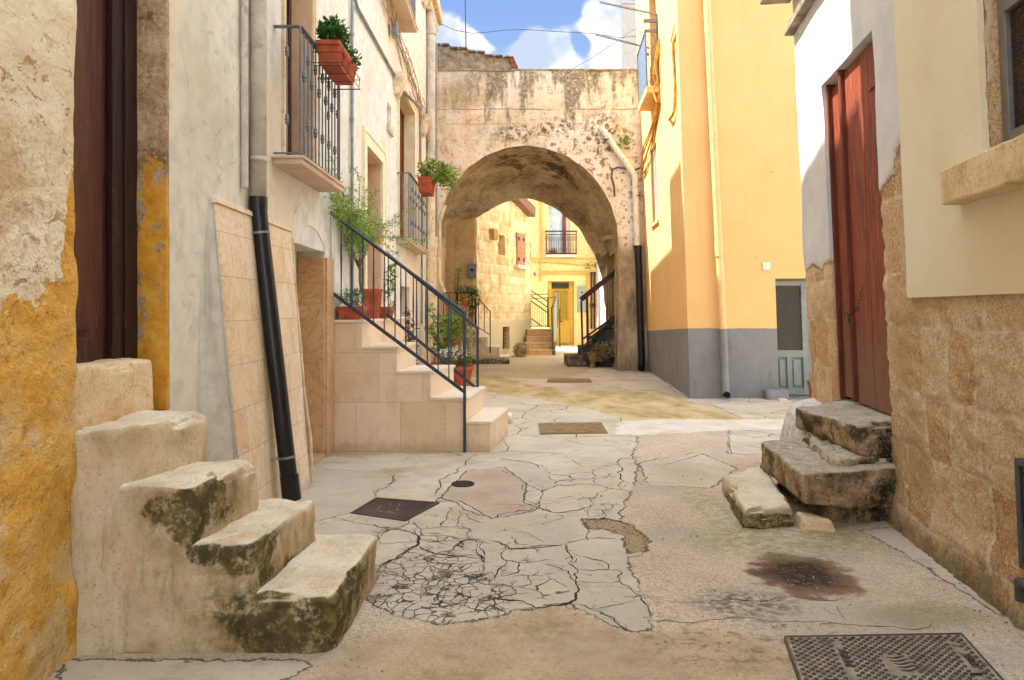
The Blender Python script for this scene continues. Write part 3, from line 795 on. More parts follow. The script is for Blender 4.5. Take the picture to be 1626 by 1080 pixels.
def add_cracks():
    rnd_ = random.Random(77); vs = []; fs = []
    def strip(p, w):
        n0 = len(vs); m_ = len(p); ph = rnd_.random() * 9
        for i, (x, y) in enumerate(p):
            a = p[max(i - 1, 0)]; b = p[min(i + 1, m_ - 1)]; dx, dy = b[0] - a[0], b[1] - a[1]; L = math.hypot(dx, dy) or 1
            e = min(1, 6 * min(i, m_ - 1 - i) / m_ + .25)
            ww = w * e * (.55 + .9 * abs(noise.noise(V((x * 9, y * 9, ph)))) * 1.8) * .5
            for s_ in (-1, 1):
                X, Y = x - dy / L * ww * s_, y + dx / L * ww * s_
                vs.append((X, Y, gz(X, Y) + .0016))
        for i in range(m_ - 1): fs.append((n0 + 2 * i, n0 + 2 * i + 2, n0 + 2 * i + 3, n0 + 2 * i + 1))
    for l, w in CR:
        p = wiggle(l, rnd_); strip(p, w * .82)
        # little side branches
        for k in range(int(len(l) * .9)):
            i = rnd_.randrange(1, len(p) - 1); L = rnd_.uniform(.03, .13); a = rnd_.uniform(0, 6.28)
            e = (p[i][0] + L * math.cos(a), p[i][1] + L * math.sin(a))
            strip(wiggle([p[i], e], rnd_, 3, .25), .0028)
    return vs, fs
# ------------------------------------------------------------------ ground
g = G('crack_dirt')
MT['crackfill'] = g.done(g.mix((58, 50, 40), (92, 82, 44), g.st(g.noise(3.5, 5, .7), .5, .62)), .95, [(g.noise(60, 4, .7), .6, .006)], spec=.1)
def gz(x, y):
    return .005 * math.sin(1.7 * x + .6 * y) + .005 * math.sin(1.1 * y - .8 * x + 1) + .003 * math.sin(3.3 * x + 2.1 * y)
def gz_np(x, y):
    return .005 * np.sin(1.7 * x + .6 * y) + .005 * np.sin(1.1 * y - .8 * x + 1) + .003 * np.sin(3.3 * x + 2.1 * y)
def sdpoly(X, Y, poly):
    d = np.full(X.shape, 1e9); ins = np.zeros(X.shape, bool)
    n = len(poly)
    for i in range(n):
        x0, y0 = poly[i]; x1, y1 = poly[(i + 1) % n]
        ex, ey = x1 - x0, y1 - y0
        t = np.clip(((X - x0) * ex + (Y - y0) * ey) / (ex * ex + ey * ey + 1e-12), 0, 1)
        d = np.minimum(d, np.hypot(X - x0 - t * ex, Y - y0 - t * ey))
        c = ((y0 > Y) != (y1 > Y)) & (X < ex * (Y - y0) / (ey + 1e-12) + x0)
        ins ^= c
    return np.where(ins, d, -d)
def gp(*pts): return [gpt(a, b) for a, b in pts]
REG = {
 'smooth': [gp((300, 1000), (540, 960), (575, 945), (600, 965), (640, 982), (700, 990), (760, 985), (800, 975), (850, 965), (900, 958), (932, 974), (1000, 1002), (1034, 1000), (1030, 962), (1018, 935), (1002, 905), (998, 882), (1022, 878), (1024, 850), (992, 838), (985, 815), (998, 790), (1008, 765), (1012, 740), (1004, 722), (1012, 705), (1010, 690), (1000, 684), (985, 676), (990, 655), (960, 645), (900, 637), (860, 633), (800, 628), (680, 600), (400, 640), (100, 900)),
            gp((60, 1200), (100, 1046), (470, 1046), (500, 1054), (430, 1090), (380, 1200)),
            gp((985, 590), (1035, 588), (1075, 626), (1040, 628), (980, 615), (860, 618), (790, 598), (700, 590), (740, 572), (900, 572)),
            gp((1158, 680), (1330, 678), (1330, 726), (1155, 722)),
            gp((1125, 640), (1180, 634), (1330, 634), (1330, 664), (1180, 664)),
            gp((1365, 842), (1440, 835), (1530, 900), (1640, 1010), (1560, 960), (1440, 880)),
            gp((1015, 735), (1110, 720), (1170, 745), (1130, 775), (1030, 770))],
 'dense': [gp((585, 930), (560, 955), (640, 985), (700, 992), (760, 988), (810, 965), (800, 925), (760, 905), (700, 870), (640, 872), (600, 900))],
 'fine': [gp((600, 840), (680, 800), (760, 850), (840, 855), (1000, 815), (1010, 740), (960, 740), (850, 760), (840, 800), (930, 830), (900, 880), (960, 900), (900, 960), (700, 1000), (560, 960))],
 'blue': [gp((430, 765), (500, 745), (620, 752), (628, 765), (600, 780), (592, 795), (556, 818), (500, 830), (440, 850)),
          gp((775, 738), (800, 728), (850, 736), (868, 752), (885, 770), (860, 782), (838, 770), (800, 748))],
 'slab': [gp((692, 798), (740, 748), (800, 742), (836, 770), (832, 798), (856, 806), (845, 812), (780, 824), (760, 812), (730, 796))],
 'goldmoss': [gp((690, 580), (790, 598), (900, 622), (1040, 618), (1120, 645), (1180, 664), (1100, 672), (1000, 667), (930, 648), (850, 634), (760, 620), (680, 600))],
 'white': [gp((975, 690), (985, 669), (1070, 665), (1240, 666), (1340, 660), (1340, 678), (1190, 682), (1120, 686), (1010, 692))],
 'hole': [gp((925, 824), (960, 822), (990, 826), (1008, 838), (1030, 852), (1028, 872), (995, 876), (988, 848), (960, 838), (935, 838))],
 'brown': [gp((500, 1090), (560, 1010), (700, 1000), (800, 985), (880, 962), (930, 972), (990, 1004), (1120, 1000), (1240, 1020), (1300, 1120), (1100, 1300), (500, 1300))],
 'ochre': [gp((640, 560), (900, 560), (960, 580), (900, 600), (760, 602), (690, 590))],
}
xs = np.concatenate([np.linspace(-60, -4, 12)[:-1], np.arange(-4, -2.3, .15), np.arange(-2.3, 3.9, .022), np.arange(3.9, 7, .15), np.linspace(7.2, 60, 12)])
ys = [-60., -30, -12, -6, -3, -1, .5, 1.5, 2.2]
while ys[-1] < 45: ys.append(ys[-1] + max(.02, .0045 * (ys[-1] - 1)) if ys[-1] > 2.15 else 2.2)
ys += [55, 80, 140]
ys = np.array(ys)
GX, GY = np.meshgrid(xs, ys)
GZ = gz_np(GX, GY)
att = {}
for k, polys in REG.items():
    s_ = np.full(GX.shape, -9.0)
    for p in polys: s_ = np.maximum(s_, sdpoly(GX, GY, p))
    att[k] = s_.ravel()
GZ = GZ - .018 * np.clip(att['hole'].reshape(GX.shape) / .05, 0, 1)
nx, ny = len(xs), len(ys)
verts = np.stack([GX.ravel(), GY.ravel(), GZ.ravel()], 1)
ii = np.arange(nx * ny).reshape(ny, nx)
faces = np.stack([ii[:-1, :-1].ravel(), ii[:-1, 1:].ravel(), ii[1:, 1:].ravel(), ii[1:, :-1].ravel()], 1)
cvs, cfs = add_cracks()
nb = len(verts); nf = len(faces)
verts = np.concatenate([verts, np.array(cvs)]); faces = np.concatenate([faces, np.array(cfs) + nb])
for k in att: att[k] = np.concatenate([att[k], np.full(len(cvs), -9.0)])
me = bpy.data.meshes.new('ground')
me.vertices.add(len(verts)); me.vertices.foreach_set('co', verts.ravel())
me.loops.add(faces.size); me.loops.foreach_set('vertex_index', faces.ravel())
me.polygons.add(len(faces)); me.polygons.foreach_set('loop_start', np.arange(0, faces.size, 4)); me.polygons.foreach_set('loop_total', np.full(len(faces), 4))
me.update(); me.validate()
for k, a in att.items():
    A = me.attributes.new(k, 'FLOAT', 'POINT'); A.data.foreach_set('value', a.astype(np.float32))
me.polygons.foreach_set('use_smooth', [True] * len(me.polygons))
g = G('street_surface')
x, y, z = g.xyz()
wob = g.mul(g.sub(g.noise(7, 7, .7), .5), .16)
wob2 = g.mul(g.sub(g.noise(22, 4, .65), .5), .03)
gritn = g.noise(52, 5, .8)
def region(nm, k=1.0, soft=.006):
    v = g.add(g.add(g.attr(nm), g.mul(wob, k)), wob2)
    return g.st(v, -soft, soft), v
# coarse exposed aggregate
ag = g.vor(110, 'F1'); agc = g.vor(110, 'F1', out='Color'); agr = g.nd('ShaderNodeSeparateColor', {0: agc}).outputs[0]
base = g.ramp(g.noise(1.5, 7, .68), [(.3, (180, 160, 132)), (.5, (202, 182, 152)), (.7, (214, 196, 168))])
base = g.mix(base, g.ramp(agr, [(.1, (132, 104, 80)), (.5, (202, 176, 148)), (.85, (232, 218, 196))]), .34)
base = g.mix(base, (110, 82, 60), g.mul(g.st(g.noise(95, 3, .7), .6, .7), .5))
base = g.mix(base, (178, 168, 150), g.mul(g.st(g.noise(.9, 5, .6), .48, .6), .6))
base = g.mix(base, (156, 132, 104), g.mul(g.st(g.noise(6, 5, .78), .54, .64), .4))
bm, bv = region('brown', 1.2, .08)
base = g.mix(base, g.ramp(g.noise(3.2, 7, .7), [(.3, (150, 122, 82)), (.5, (178, 150, 108)), (.7, (198, 172, 134))]), g.mul(bm, .62))
base = g.mix(base, (132, 122, 60), g.mul(g.mul(bm, g.st(g.noise(2.3, 6, .7), .55, .66)), .5))
# oil marks, moss
base = g.mix(base, (116, 80, 50), g.mul(g.blob((1.66, 4.12, 0), (.29, .34, 1), .7, 5, .14), .82))
base = g.mix(base, (50, 38, 30), g.mul(g.mul(g.blob((1.64, 4.14, 0), (.22, .23, 1), .7, 5, .4), g.st(g.noise(30, 5, .78), .3, .5)), .95))
base = g.mix(base, (66, 60, 52), g.mul(g.mul(g.blob((1.2, 3.72, 0), (.26, .16, 1), .5, 4.5, .6), g.st(g.noise(25, 5, .75), .4, .58)), .75))
base = g.mix(base, (92, 86, 74), g.mul(g.mul(g.blob((1.0, 3.3, 0), (.5, .3, 1), .6, 3.5, .6), g.st(g.noise(14, 5, .75), .52, .6)), .6))
base = g.mix(base, (140, 136, 84), g.mul(g.mul(g.blob((1.9, 4.78, 0), (.8, .36, 1), .6, 2.6, .5), g.st(g.noise(16, 5, .78), .38, .6)), .7))
base = g.mix(base, (140, 138, 90), g.mul(g.mul(g.blob((1.5, 5.5, 0), (.16, .7, 1), .5, 3, .5), g.st(g.noise(16, 5, .78), .42, .6)), .6))
base = g.mix(base, (128, 122, 70), g.mul(g.blob((2.0, 3.55, 0), (.3, .14, 1), .6, 3, .6), .45))
# smooth screed
sm, sv_ = region('smooth')
sc1 = g.ramp(g.noise(1.1, 7, .66), [(.3, (180, 164, 138)), (.5, (202, 188, 162)), (.7, (212, 200, 178))])
sc1 = g.mix(sc1, (188, 176, 158), g.mul(g.st(g.add(g.noise(1.6, 6, .65), g.st(y, 6.5, 4.2, 0, .12)), .52, .66), .62))
sc1 = g.mix(sc1, (170, 132, 88), g.mul(g.mul(g.st(g.noise(1.5, 6, .68), .5, .62), g.st(x, -.4, -1.2)), .55))
sc1 = g.mix(sc1, (150, 134, 110), g.mul(g.st(g.noise(36, 5, .78), .55, .68), .5))
sc1 = g.mix(sc1, (160, 140, 112), g.mul(g.st(g.noise(5, 5, .75), .54, .66), .4))
bl_, blv = region('blue', .7, .015)
sc1 = g.mix(sc1, g.ramp(g.noise(3, 6, .65), [(.3, (172, 162, 148)), (.5, (190, 178, 158)), (.7, (202, 186, 158))]), g.mul(bl_, g.add(.45, g.mul(g.st(g.noise(2.2, 5, .65), .4, .6), .45))))
sl_, slv = region('slab', .5)
sc1 = g.mix(sc1, g.ramp(g.noise(3, 6, .65), [(.3, (170, 148, 124)), (.6, (188, 168, 144))]), g.mul(sl_, .85))
# cracks : three scales, where the screed has broken up
de, dv_ = region('dense', .8, .05)
fi, fv = region('fine', 1.5, .12)
wv = g.warp(.16, 3.2, None, 5)
wv2 = g.warp(.06, 9, None, 4)
c1 = g.vor(1.25, 'DISTANCE_TO_EDGE', wv); c2 = g.vor(4.6, 'DISTANCE_TO_EDGE', g.warp(.05, 7, wv, 3)); c3 = g.vor(15, 'DISTANCE_TO_EDGE', wv2)
near = g.st(y, 8.6, 7.6)
lw1 = g.mul(g.st(g.noise(1.2, 4), .42, .52), g.mul(1.0, g.st(x, -1.25, -.9)))
k1 = g.mul(g.st(c1, .0105, .002), g.mul(lw1, g.st(y, 6.6, 7.4)))
fsel = g.mul(fi, g.st(g.noise(2.0, 4, .6), .56, .62))
k2 = g.mul(g.st(g.sub(c2, g.mul(g.sub(g.noise(5, 4), .5), .04)), .024, .004), fsel)
dsel = g.mx(g.mul(de, g.st(g.noise(4.5, 5, .7), .36, .46)), g.mul(fi, g.st(g.noise(2.6, 4, .6), .62, .66)))
k3 = g.mul(g.st(g.sub(c3, g.mul(g.sub(g.noise(9, 4), .5), .12)), .06, .015), g.mul(dsel, g.st(g.noise(3.3, 3), .35, .48)))
bnd = g.m('ABSOLUTE', sv_)
k4 = g.mul(g.st(bnd, .012, .004), g.st(g.noise(2.1, 4), .36, .5))
k5 = g.mul(g.st(g.m('ABSOLUTE', blv), .006, .002), g.st(g.noise(2.6, 4), .45, .55))
k6 = g.mul(g.st(g.m('ABSOLUTE', slv), .008, .002), g.st(g.noise(2.6, 4), .3, .45))
tile = g.nd('ShaderNodeSeparateColor', {0: g.vor(4.6, 'F1', g.warp(.05, 7, wv, 3), out='Color')}).outputs[0]
sc1 = g.mix(sc1, g.ramp(tile, [(.1, (172, 160, 144)), (.9, (208, 190, 160))]), g.mul(fsel, .4))
sc1 = g.mix(sc1, (66, 58, 44), g.mul(g.mul(de, g.st(g.noise(6, 5, .7), .56, .62)), .7))
crk = g.mx(g.mx(k1, k2), g.mx(k3, g.mx(k5, k6)))
crkc = g.mix((40, 36, 30), (84, 72, 34), g.st(g.noise(3, 5), .5, .62))
sc1 = g.mix(sc1, crkc, g.mul(crk, .88))
col = g.mix(base, sc1, sm)
col = g.mix(col, (70, 58, 44), g.mul(k4, .8))
# gold moss, white strip, holes
gm, gv_ = region('goldmoss', 1.6, .05)
gcol = g.ramp(g.noise(2.2, 7, .7, vec=g.vs((1, .5, 1))), [(.3, (150, 130, 66)), (.45, (184, 158, 94)), (.55, (204, 180, 126)), (.68, (214, 196, 158))])
gcol = g.mix(gcol, (138, 122, 56), g.mul(g.st(g.noise(1.1, 5, .7), .54, .64), .55))
col = g.mix(col, gcol, g.mul(gm, g.st(g.noise(3.5, 5, .75), .3, .55, .35, .9)))
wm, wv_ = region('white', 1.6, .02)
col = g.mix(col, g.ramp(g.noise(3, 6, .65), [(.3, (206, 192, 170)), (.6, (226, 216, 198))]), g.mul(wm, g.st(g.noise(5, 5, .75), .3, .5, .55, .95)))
hm, hv = region('hole', .8)
col = g.mix(col, g.ramp(g.vor(60, 'F1'), [(.1, (188, 160, 120)), (.5, (158, 130, 94)), (.8, (116, 94, 66))]), g.mul(hm, .85))
col = g.mix(col, (58, 46, 32), g.mul(g.st(g.m('ABSOLUTE', hv), .014, .004), .7))
om_, ov = region('ochre', 1.5, .1)
col = g.mix(col, (168, 140, 84), g.mul(om_, .5))
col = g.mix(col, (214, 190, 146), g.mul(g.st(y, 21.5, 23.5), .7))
col = g.mix(col, (98, 78, 56), g.mul(g.st(gritn, .56, .66), g.sub(.45, g.mul(sm, .3))))
hgt = g.mul(g.inv(crk), 1.0)
ms = g.mul(sm, g.inv(g.mx(gm, hm)))
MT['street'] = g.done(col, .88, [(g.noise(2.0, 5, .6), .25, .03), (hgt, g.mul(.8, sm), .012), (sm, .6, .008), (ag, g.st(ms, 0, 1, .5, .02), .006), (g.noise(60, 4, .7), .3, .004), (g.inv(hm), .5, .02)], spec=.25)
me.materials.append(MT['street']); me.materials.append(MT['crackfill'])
mi = np.zeros(len(faces), dtype=np.int32); mi[nf:] = 1; me.polygons.foreach_set('material_index', mi)
gr_ = bpy.data.objects.new('ground', me); link(gr_); gr_['kind'] = 'structure'
# ------------------------------------------------------------------ LEFT SIDE
LX = -1.9
def yl(px): return 2185.0 / (813.0 - px)         # distance along the left wall of a traced column

def baluster_mesh(name, h, knots, mat, w=.014):
    mb = MB(); mb.tube([(0, 0, 0), (0, 0, h)], w / 2, 8)
    for k in knots:
        mb.lathe([(.006, k - .045), (.013, k - .038), (.017, k - .028), (.013, k - .014), (.021, k), (.013, k + .014), (.017, k + .028), (.013, k + .038), (.006, k + .045)], (0, 0, 0), 10)
    o = mb.build(name, mat, None, smooth=True); me = o.data
    bpy.data.objects.remove(o)
    return me

# --- near house with maroon door
hA = thing('ochre_house', 'old house front at left edge, chipped cream limewash above ochre paint, with dark maroon door', 'house', (LX, 3.0, 0))
mb = MB()
wall(mb, (LX, -4, 0), (0, 1, 0), (1, 0, 0), 7.15, 9.6, step=.3, holes=(), amp=.02, ns=1.6, thick=.21)
wmA = MB()
def roughA(u, v, p): return .018 * fn(p + V((0, 0, 5)), 5, 4) * (1 if v < 2 else .5)
# visible part finely gridded, the rest coarse
wall(wmA, (LX, 2.1, 0), (0, 1, 0), (1, 0, 0), 1.05, 4.2, step=.022, amp=.018, ns=1.7, thick=.21, fun=roughA)
wall(wmA, (LX, -4, 0), (0, 1, 0), (1, 0, 0), 6.1, 12.4, step=.4, amp=.0, thick=.21)
wall(wmA, (LX, 2.1, 4.2), (0, 1, 0), (1, 0, 0), 1.91, 8.2, step=.3, amp=.0, thick=.21, z0=0)
wmA.box(-7, LX - .5, -4, 4.0, -.1, 12.4)
wmA.box(-7, LX - .02, -4, 2.09, 12.2, 12.38)
wmA.build('wall', MT['ochre'], hA, smooth=True)
mb = MB()
wall(mb, (LX + .004, 3.972, 0), (-1, 0, 0), (0, -1, 0), .24, 4.2, step=.03, amp=.012, ns=3, thick=.03, z0=.95)
mb.box(-2.16, LX - .22, 3.0, 4.06, 4.1, 4.3)
mb.build('door_jamb', MT['jamb'], hA, smooth=True)
mb = MB()
mb.box(-2.16, -2.11, 3.0, 4.02, 1.22, 4.2)
mb.build('door', MT['maroon'], hA, bevel=.004)
dA = hA.children[-1] if False else bpy.data.objects['door']
mb = MB()
mb.box(-2.108, -2.085, 3.0, 3.62, 1.24, 1.36); mb.box(-2.108, -2.098, 3.0, 3.60, 1.40, 4.15)
mb.build('panel', MT['maroon'], dA, bevel=.004)
mb = MB()
mb.box(-2.108, -2.055, 3.86, 4.0, 1.22, 4.2); mb.box(-2.108, -2.07, 3.76, 3.855, 1.22, 4.2)
mb.build('frame', MT['maroon_dark'], dA, bevel=.006)
mb = MB()
ring = [(-2.075, 3.33 + .032 * math.cos(t), 2.17 + .038 * math.sin(t)) for t in [i * math.pi / 10 for i in range(21)]]
mb.tube(ring, .005, 6); mb.tube([(-2.1, 3.33, 2.208), (-2.07, 3.33, 2.208)], .008, 6)
mb.build('ring_handle', MT['iron'], dA, smooth=True)

# --- old steps
stp = thing('stone_steps', 'worn mossy concrete steps climbing to the dark maroon door', 'steps', (-1.4, 3.5, 0))
def prism_step(x0, xn, xf, y0, yf, z0, z1, seed, r=.028, amp=.014, zf=None):
    m = MB(); zf = zf or z1
    rock(m, [(x0, y0, z0), (xn, y0 - .0, z0), (xf, yf, z0), (x0, yf + .02, z0), (x0, y0, z1), (xn, y0, z1), (xf, yf, zf), (x0, yf + .02, zf)], 30, r, amp, 5, seed, amp2=.004, chip=.03)
    return m
for (x0, xn, xf, yf, z0, z1, sd) in [(-1.97, -1.715, -1.56, 3.75, -.06, .975, 1), (-1.80, -1.395, -1.285, 3.72, -.05, .728, 2), (-1.5, -1.135, -1.06, 3.93, -.05, .478, 3), (-1.28, -.775, -.745, 4.03, -.05, .25, 4)]:
    prism_step(x0, xn, xf, 3.15 + sd * .004, yf, z0, z1, sd, r=.032 if sd > 1 else .024).build('step', MT['oldstep'], stp, smooth=True, sharp=70)
m = MB()
rock(m, [(-1.96, 3.175, -.05), (-.98, 3.175, -.05), (-.98, 3.5, -.05), (-1.96, 3.5, -.05), (-1.96, 3.175, .93), (-1.72, 3.175, .93), (-1.72, 3.5, .93), (-1.96, 3.5, .93)], 14, .02, .008, 4, 9)
m = MB()
rock(m, [(-2.2, 3.13, .95), (-1.905, 3.13, .95), (-1.885, 3.83, .95), (-2.2, 4.0, .95), (-2.2, 3.13, 1.25), (-1.905, 3.13, 1.252), (-1.89, 3.81, 1.235), (-2.2, 4.0, 1.24)], 22, .02, .008, 6, 12, amp2=.003, chip=.02)
m.build('threshold', MT['threshold'], stp, smooth=True)

# --- long grey-white house
hB = thing('grey_white_house', 'long pale rendered house on the left with three balconies and travertine trim', 'house', (LX, 10, 0))
D1 = (4.9, 6.91, 2.72, 4.9)      # balcony door (y0,y1,z0,z1)
y_ = 4.01
holes = [(6.04 - y_, 6.91 - y_, 2.72, 4.95), (6.28 - y_, 7.33 - y_, .02, 2.08), (9.35 - y_, 10.5 - y_, 1.40, 3.62), (12.1 - y_, 14.1 - y_, 2.68, 5.3), (11.0 - y_, 11.38 - y_, 4.32, 4.66), (9.9 - y_, 11.9 - y_, 6.25, 8.6), (11.65 - y_, 11.85 - y_, 2.75, 3.05), (12.3 - y_, 13.4 - y_, .1, 1.9)]
mb = MB()
wall(mb, (LX, 4.01, 0), (0, 1, 0), (1, 0, 0), 13.65, 9.4, step=.14, holes=holes, amp=.012, ns=1.1, thick=.28)
wall(mb, (LX, 4.01, 9.4), (0, 1, 0), (1, 0, 0), 2.3, 2.9, step=.5, amp=0, thick=.28, z0=0)  # unseen upper storey, height shaped to shade the near right wall
mb.box(-7, LX - .36, 4.02, 22, -.1, 9.38); mb.box(-7, LX - .02, 4.02, 6.3, 9.41, 12.3)
mb.box(-2.2, LX + .16, 6.35, 17.6, 9.38, 9.52)
mb.box(-3.2, LX - .3, 13.2, 14.5, 9.53, 11.4)  # unseen roof block, shaped to cast the peaked shadow on the yellow house
mb.build('wall', MT['greyplaster'], hB, smooth=True)
wB = bpy.data.objects['wall.001']
# passage part of the same wall under the arch
m = MB(); wall(m, (LX, 17.66, 0), (0, 1, 0), (1, 0, 0), 3.3, 6.5, step=.3, amp=.02, thick=.2)
m.build('passage_wall', MT['recess'], hB)
# arched head over the recessed street door
m = MB()
m.box(-2.34, -2.20, 6.20, 7.5, 0, 2.3)
m.build('street_door', MT['brownwood'], hB)
m = MB(); m.box(-2.19, -2.17, 6.9, 7.34, 0.02, 2.1); m.build('curtain', MT['revealcream'], hB)
arc = MB()
n = 14
for i in range(n):
    a0, a1 = math.pi * i / n, math.pi * (i + 1) / n
    def ap(a, x): return (x, 6.80 - .56 * math.cos(a), 1.98 + .30 * math.sin(a))
    def ao(a, x): return (x, 6.80 - .58 * math.cos(a), 2.14 + .36 * math.sin(a))
    for (xa, xb) in ((LX + .006, LX - .26),):
        arc.add([ap(a0, xa), ap(a1, xa), ap(a1, xb), ap(a0, xb), ao(a0, xa), ao(a1, xa), ao(a1, xb), ao(a0, xb)],
                [(0, 1, 2, 3), (7, 6, 5, 4), (0, 4, 5, 1), (3, 2, 6, 7), (0, 3, 7, 4), (1, 5, 6, 2)])
arc.build('door_arch', MT['greyplaster'], hB)
m = MB()
m.box(-2.165, LX + .004, 7.30, 7.345, 0, 2.02); m.box(LX - .0, LX + .03, 7.335, 7.62, 0, 2.02)
m.box(-2.3, LX + .01, 6.2, 7.3, -.02, .05)
m.build('marble_jamb', MT['marble_brown'], hB, bevel=.004)
# clad buttress
bt = thing('clad_buttress', 'battered buttress faced with travertine slabs behind the black drainpipe', 'buttress', (-1.8, 5.4, 0))
m = MB()
ya, yb = 4.575, 6.12; zt = 2.20
m.hexa([(LX - .03, ya, -.05), (-1.69, ya, -.05), (-1.725, yb, -.05), (LX - .03, yb, -.05), (LX - .03, ya, zt), (LX + .012, ya, zt), (LX + .012, yb, zt - .02), (LX - .03, yb, zt - .02)])
m.hexa([(LX - .03, ya - .28, -.05), (-1.82, ya - .28, -.05), (-1.70, ya - .002, -.05), (LX - .03, ya - .002, -.05), (LX - .03, ya - .12, zt), (LX - .02, ya - .12, zt), (LX + .008, ya - .002, zt), (LX - .03, ya - .002, zt)])
m.build('core', MT['wedge'], bt, bevel=.01)
m = MB()
m.hexa([(-1.689, ya, -.04), (-1.671, ya, -.04), (-1.703, yb, -.04), (-1.722, yb, -.04), (LX + .014, ya, zt - .03), (LX + .032, ya, zt - .03), (LX + .032, yb, zt - .05), (LX + .014, yb, zt - .05)])
m.build('cladding', MT['marble_y'], bt, bevel=.003)
m = MB()
m.hexa([(LX + .0, ya - .01, zt - .028), (LX + .045, ya - .01, zt - .028), (LX + .045, yb + .02, zt - .048), (LX, yb + .02, zt - .048), (LX + .0, ya - .01, zt + .008), (LX + .04, ya - .01, zt + .008), (LX + .04, yb + .02, zt - .012), (LX, yb + .02, zt - .012)])
m.build('top_trim', MT['marble_y'], bt, bevel=.004)
m = MB(); rnd = random.Random(3)
m.tube([(LX + .035, 6.15, 2.1), (LX + .06, 6.14, 1.7), (-1.80, 6.16, 1.2), (-1.765, 6.15, .8), (-1.715, 6.17, .4), (-1.70, 6.16, .03)], .013, 8)
m.build('edge_pipe', MT['creampipe'], bt, smooth=True)

# --- drainpipe, grey above, black below
dp = thing('drainpipe', 'weathered grey drainpipe ending in a black plastic length, leaning over the travertine slabs', 'drainpipe', (-1.7, 5.24, 0))
m = MB(); m.tube([(-1.835, 5.24, 2.26), (-1.835, 5.24, 3.5), (-1.835, 5.24, 9.3)], .057, 20)
m.tube([(-1.835, 5.24, 2.56), (-1.835, 5.24, 2.60)], .061, 20); m.tube([(-1.835, 5.24, 4.4), (-1.835, 5.24, 4.5)], .064, 20)
m.build('upper_pipe', MT['oldpipe'], dp, smooth=False, bevel=0)
bpy.data.objects['upper_pipe'].data.polygons.foreach_set('use_smooth', [True] * len(bpy.data.objects['upper_pipe'].data.polygons))
m = MB()
m.tube([(-1.835, 5.24, 2.31), (-1.832, 5.24, 2.2), (-1.80, 5.24, 1.9), (-1.62, 5.24, .34), (-1.595, 5.24, .13)], .060, 24)
m.tube([(-1.835, 5.24, 2.31), (-1.835, 5.24, 2.22)], .064, 24); m.tube([(-1.612, 5.24, .30), (-1.592, 5.24, .12)], .067, 24)
m.build('lower_pipe', MT['blackpipe'], dp, smooth=True)
for (xx, zz) in ((-1.815, 2.05), (-1.630, .43)):
    m = MB(); m.tube([(xx, 5.24, zz - .008), (xx - .002, 5.24, zz + .008)], .064, 20); m.bar((xx - .02, 5.2, zz), (xx - .12, 5.14, zz), .012)
    m.build('bracket', MT['galv'], dp, smooth=True)
m = MB(); m.tube([(-1.872, 5.07, 2.35), (-1.872, 5.07, 9.3)], .026, 12)
tag(m.build('conduit', MT['oldpipe'], None, smooth=True), 'slim old conduit running up just left of the grey drainpipe', 'conduit')

# --- balconies
def balcony(parent, ya, yb, xo, z, h, dz=.065, stp_=.113, mat='balcgrey', near=True, lbl=None):
    s = MB(); s.box(LX - .02, xo + .03, ya - .05, yb + .05, z - dz, z - .02); s.box(LX - .02, xo + .05, ya - .07, yb + .07, z - .022, z)
    slab = s.build('balcony', MT['slabunder'], parent, bevel=.006)
    if lbl: slab['label'] = lbl
    r = MB()
    zb, ztp = z + .03, z + h
    pts = [(LX, ya), (xo, ya), (xo, yb), (LX, yb)]
    for i in range(3):
        a, b = pts[i], pts[i + 1]
        r.bar((a[0], a[1], ztp), (b[0], b[1], ztp), .045, .014)
        r.bar((a[0], a[1], zb), (b[0], b[1], zb), .03, .012)
    for p in pts[1:3]:
        r.bar((p[0], p[1], z), (p[0], p[1], ztp), .018)
    rl = r.build('railing', MT[mat], slab, bevel=.002)
    me1 = baluster_mesh('baluster', h - .03, [h * .62], MT[mat]); me2 = baluster_mesh('baluster', h - .03, [h * .26, h * .78], MT[mat])
    k = 0; yy = ya + stp_
    while yy < yb - .03:
        inst('baluster', (me1, me2)[k % 2], (xo, yy, zb), slab); yy += stp_; k += 1
    w = xo - LX
    for q in range(1, max(2, int(w / .1))):
        inst('baluster', me2, (LX + w * q / max(2, int(w / .1)), ya, zb), slab)
        inst('baluster', me1, (LX + w * q / max(2, int(w / .1)), yb, zb), slab)
    return slab
balcony(hB, 5.78, 7.08, -1.69, 2.715, 1.04, lbl='nearest balcony, with grey knotted railing')
balcony(hB, 11.95, 14.5, -1.70, 2.66, 1.09, stp_=.2, lbl='middle balcony above the marble stair, with grey railing')
balcony(hB, 9.8, 12.1, -1.62, 6.2, 1.04, lbl='upper balcony cut off by the top of the picture')
# balcony doors
def opening(parent, ya, yb, za, zb, frame, door, fw=.07, xo=-2.13, rv='revealcream', leafname='balcony_door'):
    m = MB(); m.box(xo - .06, xo, ya, yb, za, zb)
    d = m.build(leafname, MT[door], parent)
    m = MB(); m.box(xo, xo + .03, ya, ya + .08, za, zb); m.box(xo, xo + .03, yb - .08, yb, za, zb); m.box(xo, xo + .028, ya, yb, zb - .08, zb)
    m.build('frame', MT[door], d)
    m = MB(); m.box(xo + .031, LX - .003, yb - .012, yb + .0, za, zb); m.box(xo + .031, LX - .003, ya, ya + .012, za, zb); m.box(xo + .031, LX - .003, ya, yb, zb - .012, zb)
    m.build('reveal', MT[rv], parent)
opening(hB, 6.045, 6.905, 2.72, 4.94, None, 'maroon', rv='reveal')
opening(hB, 9.355, 10.495, 1.40, 3.61, None, 'brownwood', rv='reveal', leafname='landing_door')
opening(hB, 12.105, 14.095, 2.68, 5.29, None, 'brownwood', rv='revealcream')
opening(hB, 9.905, 11.895, 6.25, 8.59, None, 'brownwood', rv='revealcream')
